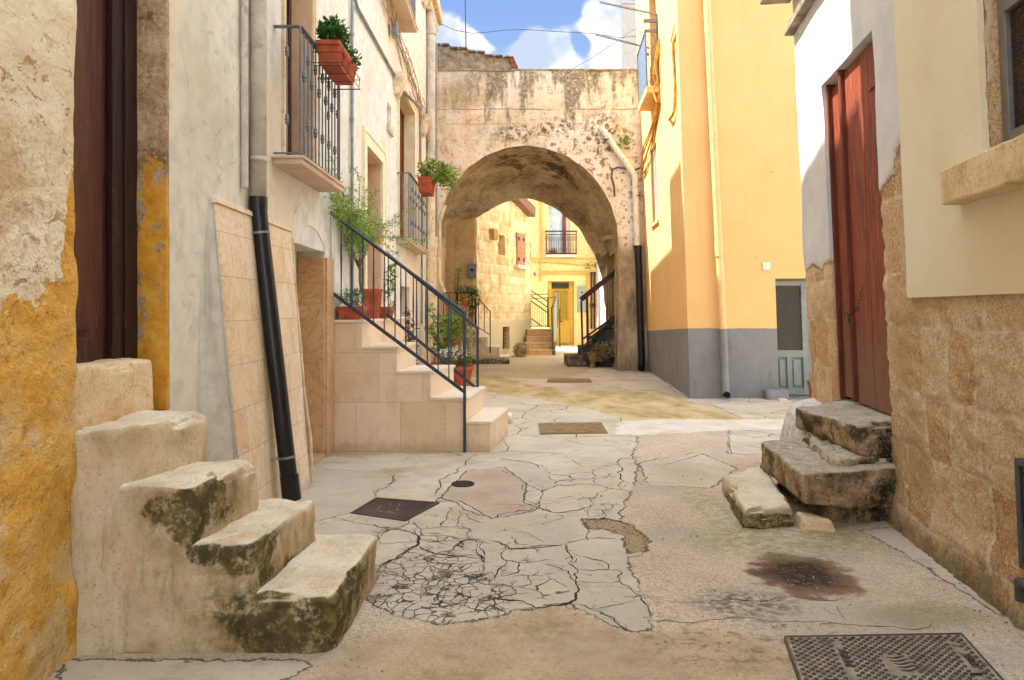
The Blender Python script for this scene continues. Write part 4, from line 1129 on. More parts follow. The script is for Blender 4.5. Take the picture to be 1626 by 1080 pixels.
m = MB(); m.box(-2.17, -2.12, 12.3, 13.4, .1, 1.9); m.build('lower_door', MT['brownwood'], hB)
# stone surrounds
def surround(parent, ya, yb, za, zb, w=.17, mat='frameplaster', t=.035):
    m = MB()
    m.box(LX - .02, LX + t, ya - w, ya, za, zb + w); m.box(LX - .02, LX + t, yb, yb + w, za, zb + w); m.box(LX - .02, LX + t, ya, yb, zb, zb + w)
    m.box(LX + t, LX + t + .014, ya - w, ya - w + .05, za, zb + w); m.box(LX + t, LX + t + .014, yb + w - .05, yb + w, za, zb + w); m.box(LX + t, LX + t + .014, ya - w + .05, yb + w - .05, zb + w - .05, zb + w)
    m.build('door_surround', MT[mat], parent, bevel=.004)
surround(hB, 9.35, 10.5, 1.39, 3.62, .2)
surround(hB, 12.1, 14.1, 2.68, 5.3, .12, t=.02)
surround(hB, 6.04, 6.91, 2.72, 4.95, .07, 'marble_y', t=.012)
# small square vent, corbels
m = MB(); m.box(LX - .16, LX - .14, 11.0, 11.38, 4.32, 4.66); m.build('vent_opening', MT['revealcream'], hB)
m = MB(); rock(m, [(LX - .02, 10.95, 4.2), (LX + .05, 10.98, 4.2), (LX + .05, 11.4, 4.2), (LX - .02, 11.4, 4.2), (LX - .02, 10.95, 4.33), (LX + .06, 10.95, 4.33), (LX + .06, 11.42, 4.33), (LX - .02, 11.42, 4.33)], 8, .015, .01, 8, 3)
m.build('vent_sill', MT['corbel'], hB, smooth=True)
m = MB(); m.box(LX - .12, LX - .1, 11.6, 11.9, 2.7, 3.1); m.build('niche_back', MT['revealcream'], hB)
for (yc, zc, s) in ((11.75, 5.13, .18), (15.3, 5.38, .21), (15.4, 8.25, .3)):
    m = MB(); rock(m, [(LX - .03, yc - .2, zc - s), (LX + .06, yc - .18, zc - s), (LX + .06, yc + .18, zc - s), (LX - .03, yc + .2, zc - s), (LX - .03, yc - .24, zc + s * .9), (LX + .2, yc - .24, zc + s * .9), (LX + .2, yc + .24, zc + s * .9), (LX - .03, yc + .24, zc + s * .9)], 10, .04, .025, 5, yc)
    m.build('corbel', MT['corbel'], hB, smooth=True)
# cornice end at the far top
m = MB(); m.box(LX, LX + .14, 15.9, 17.3, 8.1, 8.32); m.box(LX, LX + .24, 15.8, 17.45, 8.32, 8.6); m.box(LX, LX + .08, 16.4, 17.2, 7.9, 8.1)
m.build('cornice', MT['corbel'], hB, bevel=.03)

# --- pipes and cables on the left wall
m = MB(); m.tube([(LX + .03, 8.47, 1.45), (LX + .03, 8.47, 5.1), (LX + .03, 8.47, 9.3)], .019, 10)
for zz in (2.6, 3.7, 4.7): m.tube([(LX + .03, 8.47, zz), (LX + .03, 8.47, zz + .035)], .026, 10)
tag(m.build('conduit', MT['galv'], None, smooth=True), 'straight vertical grey conduit left of the landing door', 'conduit')
m = MB(); m.tube([(LX + .03, 8.62, 5.2), (LX + .03, 8.75, 5.15), (LX + .03, 11.55, 5.22), ], .022, 8)
m.tube([(LX + .045, 11.9, 5.15), (LX + .045, 14.5, 5.55), (LX + .045, 14.65, 5.4), (LX + .045, 14.65, 4.5), (LX + .045, 16.1, 4.35)], .026, 8)
m.tube([(LX + .045, 14.9, 4.5), (LX + .045, 14.9, 1.2)], .022, 8)
tag(m.build('conduit', MT['galv'], None, smooth=True), 'grey conduit stepping along the wall over the landing door and middle balcony', 'conduit')
rnd = random.Random(11)
m = MB()
for k in range(9):
    a = V((LX + .05 + rnd.random() * .06, 8.9, 6.6 + rnd.uniform(-.15, .25))); b = V((LX + .05, 11.3, 6.1 + rnd.uniform(-.3, .15))); c = V((LX + .05, 16.4, 5.55 + rnd.uniform(-.3, .25)))
    m.tube(strand(a, b, rnd, 10, .05, .05) + strand(b, c, rnd, 16, .06, .12)[1:], rnd.choice([.007, .009, .012]), 5)
for k in range(7):
    yc = rnd.uniform(10.3, 15.5); r0 = rnd.uniform(.14, .3)
    zc = 6.35 - (yc - 9) * .12
    m.tube([(LX + .07 + .01 * math.sin(3 * t), yc + r0 * math.cos(t), zc + r0 * .8 * math.sin(t)) for t in [i * math.pi / 9 for i in range(rnd.randint(9, 17))]], .007, 5)
for k in range(3):
    m.tube(strand((LX + .06, 9.6 + k * .3, 7.9), (LX + .06, 11.2 + k * .1, 6.0), rnd, 12, .08, .1), .008, 5)
tag(m.build('cable_bundle', MT['cabletan'], None, smooth=True), 'tangled bundle of old cables looping along the upper left wall', 'cables')
m = MB(); m.box(LX + .04, LX + .13, 11.15, 11.33, 5.72, 5.95)
tag(m.build('junction_box', MT['galv'], None, bevel=.012), 'small dark grey junction box hanging among the cables', 'junction box')
wp = thing('drainpipe', 'thick pale drainpipe at the far end of the left wall beside the arch', 'drainpipe', (LX + .1, 16.1, 0))
m = MB(); m.tube([(LX + .1, 16.1, 4.3), (LX + .1, 16.1, 8.1)], .095, 16); m.tube([(LX + .1, 16.1, 7.6), (LX + .1, 16.1, 7.75)], .12, 16); m.build('upper_pipe', MT['oldpipe'], wp, smooth=True)
m = MB(); m.tube([(LX + .1, 16.1, .6), (LX + .1, 16.1, 3.0)], .13, 16); m.tube([(LX + .1, 16.1, 3.0), (LX + .1, 16.1, 4.35)], .095, 16)
for zz in (1.6, 2.55): m.tube([(LX + .1, 16.1, zz), (LX + .1, 16.1, zz + .04)], .14, 16)
m.tube([(LX + .1, 16.1, 2.85), (LX + .1, 16.1, 3.1)], .15, 16)
m.build('lower_pipe', MT['creampipe'], wp, smooth=True)
m = MB(); m.tube([(LX + .1, 17.15, 3.0), (LX + .1, 17.15, 7.8)], .035, 8)
tag(m.build('conduit', MT['galv'], None, smooth=True), 'thin grey pipe in the corner between left house and archway', 'conduit')
m = MB(); m.tube([(LX + .16, 17.3, 3.6), (LX + .16, 17.3, 2.2), (LX + .24, 17.3, 2.0), (LX + .3, 17.3, 1.9)], .05, 8); m.tube([(LX + .3, 17.3, 4.0), (LX + .16, 17.3, 3.6)], .05, 8)
tag(m.build('conduit', MT['creampipe'], None, smooth=True), 'cream painted pipe curling at the left foot of the arch', 'conduit')

# --- marble stair
ms = thing('marble_stair', 'travertine clad stair with dark blue-grey iron railings rising to the landing', 'stairs', (-1.0, 8.0, 0))
NE = [(-.215, .320, -.03, 8.70), (-.470, .571, -.32, 8.74), (-.843, .850, -.66, 8.45), (-1.195, 1.111, -1.12, 8.6), (-1.56, 1.387, -1.5, 8.6)]
Y0 = 7.63
xin = LX + .02
m = MB()
for i, (xn, z, xf, yf) in enumerate(NE):
    x0 = NE[i + 1][0] - .05 if i + 1 < len(NE) else LX + .0
    x0f = NE[i + 1][2] - .05 if i + 1 < len(NE) else LX + .0
    zb_ = NE[i - 1][1] - .03 if i else -.05
    m.hexa([(LX - 0.0 if i == 0 else LX, Y0 + .001 * i, zb_), (xn - .02, Y0 + .001 * i, zb_), (xf - .02, yf, zb_), (LX, yf, zb_), (LX, Y0 + .001 * i, z - .03), (xn - .02, Y0 + .001 * i, z - .03), (xf - .02, yf, z - .03), (LX, yf, z - .03)])
m.hexa([(LX, 8.6, -.05), (-1.6, 8.6, -.05), (-1.6, 10.8, -.05), (LX, 10.8, -.05), (LX, 8.6, 1.355), (-1.6, 8.6, 1.355), (-1.6, 10.8, 1.355), (LX, 10.8, 1.355)])
m.build('stair_body', MT['marble_x'], ms, bevel=.003)
for i, (xn, z, xf, yf) in enumerate(NE):
    m = MB()
    x0 = (NE[i + 1][0] - .02) if i < 4 else LX + .005
    x0f = (NE[i + 1][2] - .02) if i < 4 else LX + .005
    ye = 10.82 if i == 4 else yf + .012
    m.hexa([(x0, Y0 - .014, z - .029), (xn, Y0 - .014, z - .029), (xf, yf + .012, z - .029), (x0f, yf + .012, z - .029), (x0, Y0 - .014, z), (xn, Y0 - .014, z), (xf, yf + .012, z), (x0f, yf + .012, z)])
    if i == 4: m.box(LX + .005, -1.56, yf + .02, 10.82, z - .029, z)
    m.build('tread', MT['tread'], ms, bevel=.004)
def stair_rail(parent, y, xa, za, xb, zb_, xpost, zfoot, hh, sp, xs_=None):
    """sloping handrail from (xa,za) down to (xb,zb) with lower rail hh below and balusters between"""
    m = MB()
    sl = (zb_ - za) / (xb - xa)
    m.tube([(xa, y, za), (xb, y, zb_), (xb + .012, y, zb_ - .02)], .019, 10)
    m.bar((xa, y, za - hh), (xb, y, zb_ - hh), .014, .036)
    m.bar((xpost, y, zfoot), (xpost, y, zb_), .03)
    rl = m.build('railing', MT['railblue'], parent, smooth=False)
    k = 0
    X = xa + .02
    while X < xb - .05:
        zt_ = za + sl * (X - xa); b = MB()
        tw = 8
        b.tube([(X, y, zt_ - hh), (X, y, zt_ - hh * .82), (X, y, zt_ - hh * .5), (X, y, zt_ - hh * .18), (X, y, zt_)], [.0065, .0065, .0105, .0065, .0065], 6)
        b.build('baluster', MT['railblue'], rl, smooth=True); X += sp; k += 1
    return rl
stair_rail(ms, 7.60, -1.925, 2.53, -.50, 1.462, -.497, .0, .83, .113)
stair_rail(ms, 8.66, -1.50, 2.17, -.415, 1.275, -.412, .57, .73, .15)
# small stone beside the stair foot
m = MB(); rock(m, [(-.12, 9.5, -.03), (.02, 9.5, -.03), (.02, 9.8, -.03), (-.12, 9.8, -.03), (-.12, 9.5, .11), (.0, 9.5, .11), (.0, 9.8, .11), (-.12, 9.8, .11)], 8, .03, .015, 8, 5)
tag(m.build('kerb_stone', MT['tread'], None, smooth=True), 'low pale stone tucked behind the bottom marble step', 'stone')
# ------------------------------------------------------------------ pots and plants
def trough(name, label, x0, x1, y0, y1, z0, z1, taper=.82, mat='terra', group=None):
    if 'landing' in label: group = 'terracotta planters on the stair landing'
    t = thing(name, label, 'planter', ((x0 + x1) / 2, (y0 + y1) / 2, z0), group)
    cx, cy = (x0 + x1) / 2, (y0 + y1) / 2; hx, hy = (x1 - x0) / 2, (y1 - y0) / 2
    m = MB()
    def ring(k, z, d=0): return [(cx - hx * k + d, cy - hy * k + d, z), (cx + hx * k - d, cy - hy * k + d, z), (cx + hx * k - d, cy + hy * k - d, z), (cx - hx * k + d, cy + hy * k - d, z)]
    rims = [ring(taper, z0), ring(.97, z1 - .035), ring(1.04, z1 - .035), ring(1.06, z1), ring(.98, z1), ring(.94, z1 - .03)]
    vs = [p for r in rims for p in r]; fs = [(3, 2, 1, 0)]
    for i in range(len(rims) - 1):
        for k in range(4): fs.append((i * 4 + k, i * 4 + (k + 1) % 4, (i + 1) * 4 + (k + 1) % 4, (i + 1) * 4 + k))
    m.add(vs, fs)
    nr = max(3, int((y1 - y0) / .035))
    for k in range(1, nr):     # moulded ribs on the long side
        yy = y0 + (y1 - y0) * k / nr
        a = taper; yy2 = cy + (yy - cy) * taper
        m.bar((cx + hx * a + .002, yy2, z0 + .02), (cx + hx * .96 + .002, yy, z1 - .05), .008)
    m.build('pot', MT[mat], t, bevel=.004)
    s = MB(); s.add(ring(.95, z1 - .03), [(0, 1, 2, 3)]); s.build('soil', MT['soil'], t)
    return t
def roundpot(label, c, r, h, mat='terra', cat='flower pot'):
    t = thing('flower_pot', label, cat, c)
    m = MB(); m.lathe([(0, 0), (r * .72, 0), (r * .95, h * .8), (r * 1.08, h * .8), (r * 1.1, h), (r * .98, h), (r * .95, h * .9), (0, h * .9)], c, 20)
    m.build('pot', MT[mat], t, smooth=False, bevel=0)
    return t
rnd = random.Random(21)
def foliage(parent, pts, size, mat, stems=None, sr=.004, **kw):
    m = MB(); leafmesh(m, pts, size, rnd, **kw); m.build('foliage', MT[mat], parent)
    if stems:
        s = MB()
        for a in stems: s.tube(a, sr, 4)
        s.build('stems', MT['stem'], parent, smooth=True)

# box on near balcony
b1 = trough('flower_box', 'terracotta flower box with leafy green plant on the nearest balcony rail', -1.67, -1.47, 6.17, 6.86, 3.60, 3.79)
m = MB()
for zz in (3.59, 3.68):
    m.tube([(-1.70, 6.14, zz), (-1.445, 6.14, zz), (-1.445, 6.89, zz), (-1.70, 6.89, zz)], .004, 5)
for yy in (6.2, 6.42, 6.64, 6.86):
    m.tube([(-1.70, yy, 3.76), (-1.70, yy, 3.585), (-1.45, yy, 3.585), (-1.44, yy, 3.69)], .004, 5)
m.build('wire_holder', MT['iron'], b1, smooth=True)
pts = cloud((-1.59, 6.42, 3.91), (.12, .26, .13), 620, rnd, .2) + cloud((-1.56, 6.45, 4.0), (.09, .2, .09), 120, rnd) + cloud((-1.5, 6.72, 3.84), (.08, .16, .08), 160, rnd)
foliage(b1, pts, .055, 'leafdark', [strand((-1.57, 6.4 + k * .04, 3.77), (-1.6 + k * .02, 6.3 + k * .06, 4.05), rnd, 5, .04) for k in range(8)])
b2 = trough('flower_box', 'small terracotta box of bright green trailing plant on the middle balcony', -1.69, -1.44, 12.95, 13.6, 3.60, 3.87)
pts = cloud((-1.42, 13.2, 4.02), (.30, .35, .22), 520, rnd) + cloud((-1.15, 13.2, 3.95), (.2, .3, .2), 240, rnd) + cloud((-1.2, 13.3, 3.8), (.15, .2, .12), 80, rnd)
foliage(b2, pts, .075, 'leaflime', [strand((-1.5, 13.2, 3.8), (-1.5 + .07 * k, 13.1, 4.1), rnd, 5, .06) for k in range(6)], ar=1.6)
# landing planters
b3 = trough('planter', 'low terracotta trough with dark bushy plant on the stair landing', -1.87, -1.60, 7.72, 8.02, 1.387, 1.53)
foliage(b3, cloud((-1.74, 7.87, 1.62), (.16, .17, .12), 700, rnd), .03, 'leafdark')
foliage(b3, cloud((-1.84, 7.85, 1.72), (.05, .08, .05), 10, rnd), .03, 'petal')
b4 = trough('planter', 'tall square terracotta pot holding a wispy jasmine tree on the landing', -1.76, -1.56, 8.5, 8.72, 1.387, 1.74, .72)
tr = MB()
tr.tube(strand((-1.78, 8.55, 1.7), (-1.79, 8.5, 2.0), rnd, 5, .02), .018, 7)
for k in range(7):
    a = rnd.uniform(0, 6.28)
    tr.tube(strand((-1.79, 8.5, 1.97 + .01 * k), (-1.76 + .13 * math.cos(a), 8.45 + .2 * math.sin(a), 2.25 + rnd.random() * .2), rnd, 5, .03), [.011, .010, .009, .007, .006, .005], 5)
tr.build('trunk', MT['stem'], b4, smooth=True)
arms = []; lp = []
ends = [(-1.88, 7.0, 2.75), (-1.8, 7.1, 2.62), (-1.72, 7.6, 2.75), (-1.85, 8.2, 3.1), (-1.8, 8.9, 3.0), (-1.5, 9.0, 2.45), (-1.35, 9.1, 2.55), (-1.25, 9.0, 2.30), (-1.45, 9.2, 2.2), (-1.7, 7.3, 2.45), (-1.6, 8.6, 2.9), (-1.82, 7.3, 3.0), (-1.15, 9.2, 2.42), (-1.7, 8.0, 2.2), (-1.2, 8.9, 2.75)]
for e in ends:
    s_ = strand((-1.78, 8.45, 2.3), e, rnd, 12, .05, -.05); arms.append(s_)
    for p in s_[2:]:
        lp += cloud(p, (.05, .07, .05), 13, rnd)
lp += cloud((-1.76, 8.2, 2.36), (.14, .40, .30), 2000, rnd) + cloud((-1.8, 7.7, 2.55), (.07, .5, .22), 900, rnd) + cloud((-1.72, 8.8, 2.6), (.12, .3, .3), 500, rnd)
foliage(b4, lp, .040, 'leafpale', arms, .003, ar=2.6)
b5 = trough('planter', 'small terracotta trough with climbing green vine on the landing', -1.66, -1.48, 8.85, 9.1, 1.387, 1.53)
vp = strand((-1.5, 9.0, 1.5), (-1.46, 9.05, 2.05), rnd, 10, .05)
foliage(b5, [q for p in vp for q in cloud(p, (.07, .07, .05), 8, rnd)], .06, 'leafmid', [vp], .005, ar=1.3)
# red leaved plant and greens behind the stair
b6 = roundpot('small pot of dark red leaved plant behind the stair railing', (-1.55, 10.95, 0), .15, .3)
rp = [strand((-1.55, 10.95, .27), (-1.55 + rnd.uniform(-.25, .3), 10.95 + rnd.uniform(-.2, .2), rnd.uniform(.9, 1.6)), rnd, 6, .06) for k in range(8)]
foliage(b6, [q for s_ in rp for p in s_[1:] for q in cloud(p, (.08, .08, .07), 9, rnd)], .075, 'leafred', rp, .006)
b7 = roundpot('large terracotta pot of white flowers beside the stair foot', (-.98, 14.1, 0), .22, .40)
foliage(b7, cloud((-1.08, 14.1, .55), (.32, .25, .2), 420, rnd), .07, 'leafdark')
m = MB(); leafmesh(m, cloud((-1.12, 14.0, .66), (.3, .22, .12), 150, rnd, .8), .055, rnd, ar=1.2); m.build('flowers', MT['petal'], b7)
b8 = roundpot('pot of tall light green leafy plant standing behind the white flowers', (-1.45, 14.9, 0), .2, .4)
rp = [strand((-1.45, 14.9, .35), (-1.45 + rnd.uniform(-.35, .5), 14.9 + rnd.uniform(-.3, .3), rnd.uniform(.8, 1.75)), rnd, 6, .08) for k in range(9)]
foliage(b8, [q for s_ in rp for p in s_[2:] for q in cloud(p, (.10, .1, .08), 8, rnd)], .10, 'leafmid', rp, .006, ar=1.3)
b9 = roundpot('pot of fine dark green asparagus fern at the passage entrance', (-1.3, 18.2, 0), .2, .36, 'terra_old')
foliage(b9, cloud((-1.3, 18.2, .75), (.42, .35, .42), 1300, rnd, .1), .075, 'leafdark', ar=4)
b10 = roundpot('small red pot with a geranium behind the tall leafy plant', (-1.42, 16.9, 0.0), .16, .9, 'terra_old')
foliage(b10, cloud((-1.42, 16.9, 1.15), (.25, .25, .25), 160, rnd), .12, 'leafmid', ar=1.2)
# ------------------------------------------------------------------ RIGHT HOUSE
UR = V((.154, 1, 0)).normalized(); NR = V((-1, .154, 0)).normalized(); KR = 1.0118
LEAN = V((-.045, 0, 0))
def rw(Y, z, out=0.0):            # a point on the right wall face
    p = V((1.912 + .154 * Y, Y, 0)) + LEAN * z + NR * out
    return V((p.x, p.y, z))
def rbox(m, ya, yb, za, zb, o0, o1):
    m.hexa([rw(ya, za, o0), rw(ya, za, o1), rw(yb, za, o1), rw(yb, za, o0), rw(ya, zb, o0), rw(ya, zb, o1), rw(yb, zb, o1), rw(yb, zb, o0)])
hR = thing('stone_house', 'right-hand house of rough tan stone under cream and white plaster, with red board door', 'house', (2.6, 5, 0))
RY0 = 2.3
blk = blocks(5, 6, 4, (.34, .52), (.30, .62), z0=-.30, jit=.03)
def coat_at(Y, z):
    n_ = .07 * noise.noise(V((Y * 3, z * 3, 2)))
    zl = 2.40 if Y < 5.2 else 1.90
    if Y < 4.55: return -1.0
    if 4.55 <= Y < 4.8: zl = 2.52
    if Y < 5.2: zl += (Y - 4.85) * -.35
    return (z - zl) + n_
ATT = {'joint': [], 'bid': [], 'coat': []}
def fR(u, v, p):
    Y = RY0 + u / KR
    j, b = blk(u, v); c = coat_at(Y, v)
    ATT['joint'].append(j); ATT['bid'].append(b); ATT['coat'].append(c)
    rough = .013 * fn(p, 9, 4) + .009 * fn(p, 34, 2)
    d = rough - .010 * max(0, 1 - j / .022) + .012 * (b - .5)
    w = min(1, max(0, c / .02))
    low = max(0, .35 - v) * .16
    return d * (1 - w) + w * (.012 + .004 * fn(p, 3, 3)) + low * (1 - w)
mb = MB()
hol = [((5.08 - RY0) * KR, (6.36 - RY0) * KR, .60, 3.46), ((2.45 - RY0) * KR, (3.57 - RY0) * KR, 2.28, 4.4)]
def grid(u0, u1, H, step, z0=-.1):
    hs = [(a - u0, b - u0, c, d) for a, b, c, d in hol]
    P = V((1.912 + .154 * (RY0 + u0 / KR), RY0 + u0 / KR, 0))
    uv = wall(mb, P, UR, NR, u1 - u0, H, step=step, holes=hs, amp=.008, ns=1.5, thick=.26, lean=LEAN, z0=z0, fun=lambda u, v, p: fR(u + u0, v, p))
    k = len(uv) - len(ATT['joint']) - sum_[0]
    return uv
sum_ = [0]
def pad():
    k = len(mb.v) - len(ATT['joint'])
    for a, v in (('joint', .1), ('bid', .5), ('coat', -1.0)): ATT[a] += [v] * k
def gridp(*a, **k):
    n0 = len(mb.v); c0 = len(ATT['joint'])
    grid(*a, **k)
    nv_ = len(ATT['joint']) - c0
    extra = len(mb.v) - n0 - nv_
    for a_, v in (('joint', .1), ('bid', .5)): ATT[a_] += [v] * extra
    # reveals keep the bare stone / plaster split of their height
    for i in range(n0 + nv_, len(mb.v)):
        p = V(mb.v[i]); ATT['coat'].append(coat_at(p.y, p.z))
UE = (7.27 - RY0) * KR
gridp(0, (4.9 - RY0) * KR, 1.75, .024)
n1 = len(mb.v)
gridp((4.9 - RY0) * KR, UE, 4.25, .03)
gridp((3.57 + .0 - RY0) * KR, (4.9 - RY0) * KR, 4.25, .04, z0=1.75)
gridp(0, (3.57 - RY0) * KR, 2.3, .12, z0=1.75)
# rest of the body, coarse
def body(ya, yb, za, zb, o0, o1):
    rbox(mb, ya, yb, za, zb, o0, o1)
body(-4, 2.3, -.1, 8.2, -.5, 0.0)
body(2.3, 7.26, 4.26, 8.2, -.5, .012)
body(2.3, 3.57, 4.41, 4.6, -.3, -.0) if False else None
body(-4, 7.2, -.1, 8.1, -6, -.6)
pad(); ATT['coat'][-24:] = [1.0] * 24
# whitewash on the upper mass
mb.build('wall', MT['rightstone'], hR, smooth=True, attrs=ATT)
oW = hR.children[0] if hR.children else None
# cream coat sheet
m = MB()
wall(m, rw(2.25, 0, .030), UR, NR, (4.62 - 2.25) * KR, 4.35, step=.05, holes=[((2.45 - 2.25) * KR, (3.58 - 2.25) * KR, 2.27, 4.5)], amp=.004, ns=2.5, thick=.03, lean=LEAN, z0=1.572)
rbox(m, 2.3, 4.62, 4.352, 8.25, .0, .024)
rbox(m, -4, 2.24, 1.57, 8.25, .0, .024)
m.build('plaster_coat', MT['creamcoat'], hR, smooth=True)
# stringcourse and cornice at far top
m = MB()
rbox(m, 4.9, 7.30, 4.25, 4.33, .0, .10); rbox(m, 4.9, 7.40, 4.62, 4.75, .0, .30)
m.build('stringcourse', MT['silldirty'], hR, bevel=.015)
# window
m = MB(); rbox(m, 2.4, 3.62, 2.2, 4.5, -.30, -.27); w_ = m.build('window', MT['darkroom'], hR)
m = MB()
rbox(m, 3.50, 3.565, 2.30, 4.38, -.10, -.055); rbox(m, 2.47, 3.50, 2.30, 2.36, -.10, -.055); rbox(m, 2.47, 3.50, 2.93, 2.985, -.10, -.05); rbox(m, 2.47, 2.53, 2.36, 4.38, -.10, -.055)
m.build('frame', MT['winframe'], w_, bevel=.004)
m = MB(); rbox(m, 2.55, 3.30, 2.3, 4.38, -.26, -.22); rbox(m, 3.32, 3.42, 2.3, 4.38, -.27, -.21); m.build('inner_shutter', MT['roombrown'], w_, bevel=.005)
m = MB()
yy = 2.54
while yy < 3.5: m.bar(rw(yy, 2.33, -.08), rw(yy, 4.3, -.08), .0028); yy += .017
zz = 2.37
while zz < 4.3: m.bar(rw(2.53, zz, -.08), rw(3.5, zz, -.08), .0028); zz += .017
m.build('insect_mesh', MT['meshwire'], w_)
m = MB()
P8 = [rw(2.4, 2.04, -.02), rw(2.4, 2.04, .15), rw(3.84, 2.05, .13), rw(3.86, 2.05, -.02), rw(2.4, 2.25, -.02), rw(2.4, 2.25, .15), rw(3.84, 2.235, .13), rw(3.86, 2.235, -.02)]
P8 = [P8[i] for i in (1, 0, 3, 2, 5, 4, 7, 6)]
rock(m, P8, 30, .014, .012, 6, 4, amp2=.004, chip=.022)
m.build('sill', MT['sill'], w_, smooth=True)
# red door : three uneven leaves of boards
dR = None
m = MB(); rbox(m, 5.05, 6.4, .55, 3.5, -.24, -.20); dR = m.build('door', MT['maroon_dark'], hR)
def leafd(y0, y1, z0, z1, o, nb, ang=0.0, name='leaf', mat='redwood'):
    for k in range(nb):
        a = y0 + (y1 - y0) * k / nb; b = y0 + (y1 - y0) * (k + 1) / nb
        m = MB(); oo = o + ang * ((a + b) / 2 - y0)
        jz = R.uniform(-.015, .015)
        m.hexa([rw(a + .003, z0 + jz, oo - .03), rw(a + .003, z0 + jz, oo), rw(b - .003, z0 + jz, oo + ang * (b - a)), rw(b - .003, z0 + jz, oo - .03 + ang * (b - a)),
                rw(a + .003, z1, oo - .03), rw(a + .003, z1, oo), rw(b - .003, z1, oo + ang * (b - a)), rw(b - .003, z1, oo - .03 + ang * (b - a))])
        m.build('board', MT[mat], dR, bevel=.008)
leafd(5.105, 5.515, .74, 3.44, -.04, 1)
leafd(5.535, 5.93, .745, 3.44, -.045, 1)
leafd(6.005, 6.165, .75, 3.42, -.055, 1)
leafd(6.18, 6.335, .75, 3.42, -.06, 1)
m = MB(); rbox(m, 5.935, 5.99, .74, 3.50, -.07, -.008); m.build('meeting_stile', MT['redwood2'], dR, bevel=.012)
m = MB(); rbox(m, 5.07, 5.105, .72, 3.47, -.12, -.02); rbox(m, 6.33, 6.365, .72, 3.47, -.12, -.02); m.build('frame', MT['redwood2'], dR, bevel=.006)
for (yy, zz, w) in ((5.14, 3.1, .19), (5.12, 2.15, .15), (5.10, 1.36, .16), (5.11, .98, .09), (6.2, 3.05, .12), (6.2, 1.9, .1), (6.2, 1.15, .09)):
    m = MB(); o = -.035 if yy < 5.5 else -.075
    rbox(m, yy, yy + w, zz, zz + .055, o, o + .010)
    for q in (.02, w - .03): rbox(m, yy + q, yy + q + .012, zz + .02, zz + .032, o + .010, o + .014)
    m.build('hinge', MT['hinge'], dR, bevel=.002)
m = MB()
ch = strand(rw(5.62, 1.68, -.02), rw(5.96, 1.48, .01), R, 14, .03, .05)
for i, p in enumerate(ch[:-1]):
    d = (ch[i + 1] - p)
    c = p + d * .5; a = d.normalized(); b = V((0, 0, 1)).cross(a).normalized() if i % 2 else a.cross(V((0, 0, 1)).cross(a)).normalized()
    m.tube([c + a * .013 * math.cos(t) + b * .008 * math.sin(t) for t in [k * math.pi / 4 for k in range(9)]], .0028, 5)
m.build('chain', MT['iron'], dR, smooth=True)
m = MB(); m.box(*( lambda p: (p.x - .02, p.x + .0, p.y - .025, p.y + .025, p.z - .08, p.z - .03))(rw(5.86, 1.47, .02)))
pk = rw(5.86, 1.47, .012); m.tube([(pk.x, pk.y - .015, pk.z - .03), (pk.x, pk.y - .015, pk.z), (pk.x, pk.y, pk.z + .012), (pk.x, pk.y + .015, pk.z), (pk.x, pk.y + .015, pk.z - .03)], .004, 6)
m.build('padlock', MT['oldlock'], dR, bevel=.003)
# wall vent at the right edge
vt = thing('wall_vent', 'dark grey slotted metal vent panel low on the rough stone wall', 'vent', rw(3.2, .6))
m = MB()
ya, yb, za, zb = 2.55, 3.36, .30, .81
rbox(m, ya, yb, za, zb, .02, .045)
rbox(m, yb - .03, yb, za, zb, .045, .060); rbox(m, ya, yb - .03, zb - .03, zb, .045, .060); rbox(m, ya, yb - .03, za, za + .03, .045, .060)
m.build('plate', MT['ventgrey'], vt, bevel=.003)
zz = za + .06
while zz < zb - .05:
    m = MB(); rbox(m, ya + .05, yb - .06, zz, zz + .018, .046, .052); m.build('slot', MT['black'], vt)
    zz += .042
m = MB(); m.tube([rw(3.37, .20, .05), rw(3.30, .25, .07), rw(3.2, .255, .07), rw(2.7, .26, .07)], .022, 12); m.tube([rw(3.37, .24, .05), rw(3.37, .14, .05)], .026, 12)
tag(m.build('pipe_stub', MT['ventgrey'], None, smooth=True), 'short dark grey pipe elbow under the wall vent', 'pipe')

# ------------------------------------------------------------------ right steps
rs = thing('stone_steps', 'weathered dark stone steps heaped before the red board door on the right', 'steps', (2.3, 5.3, 0))
def rk(name, c8, mat, par, n=20, r=.04, amp=.02, sc=5, seed=0, sag=0, amp2=.004, chip=.035):
    m = MB(); rock(m, c8, n, r, amp, sc, seed, sag, amp2, chip)
    return m.build(name, MT[mat], par, smooth=True)
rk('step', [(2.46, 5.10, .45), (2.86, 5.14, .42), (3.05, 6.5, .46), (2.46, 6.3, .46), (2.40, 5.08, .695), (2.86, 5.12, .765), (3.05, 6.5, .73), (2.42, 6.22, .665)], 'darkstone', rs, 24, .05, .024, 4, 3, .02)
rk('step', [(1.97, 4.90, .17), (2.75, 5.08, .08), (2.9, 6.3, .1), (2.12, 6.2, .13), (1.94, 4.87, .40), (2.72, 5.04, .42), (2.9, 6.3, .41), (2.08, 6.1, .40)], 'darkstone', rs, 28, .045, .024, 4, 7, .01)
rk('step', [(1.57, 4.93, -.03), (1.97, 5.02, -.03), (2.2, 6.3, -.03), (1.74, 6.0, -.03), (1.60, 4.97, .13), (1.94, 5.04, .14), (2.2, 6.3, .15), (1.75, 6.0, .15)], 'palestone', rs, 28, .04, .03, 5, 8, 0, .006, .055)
rk('rubble', [(2.2, 5.08, -.05), (2.85, 5.10, -.05), (3.0, 6.2, -.05), (2.2, 6.2, -.05), (2.25, 5.10, .45), (2.80, 5.10, .47), (3.0, 6.2, .47), (2.5, 6.2, .47)], 'darkstone', rs, 20, .04, .05, 7, 12, 0, .01)
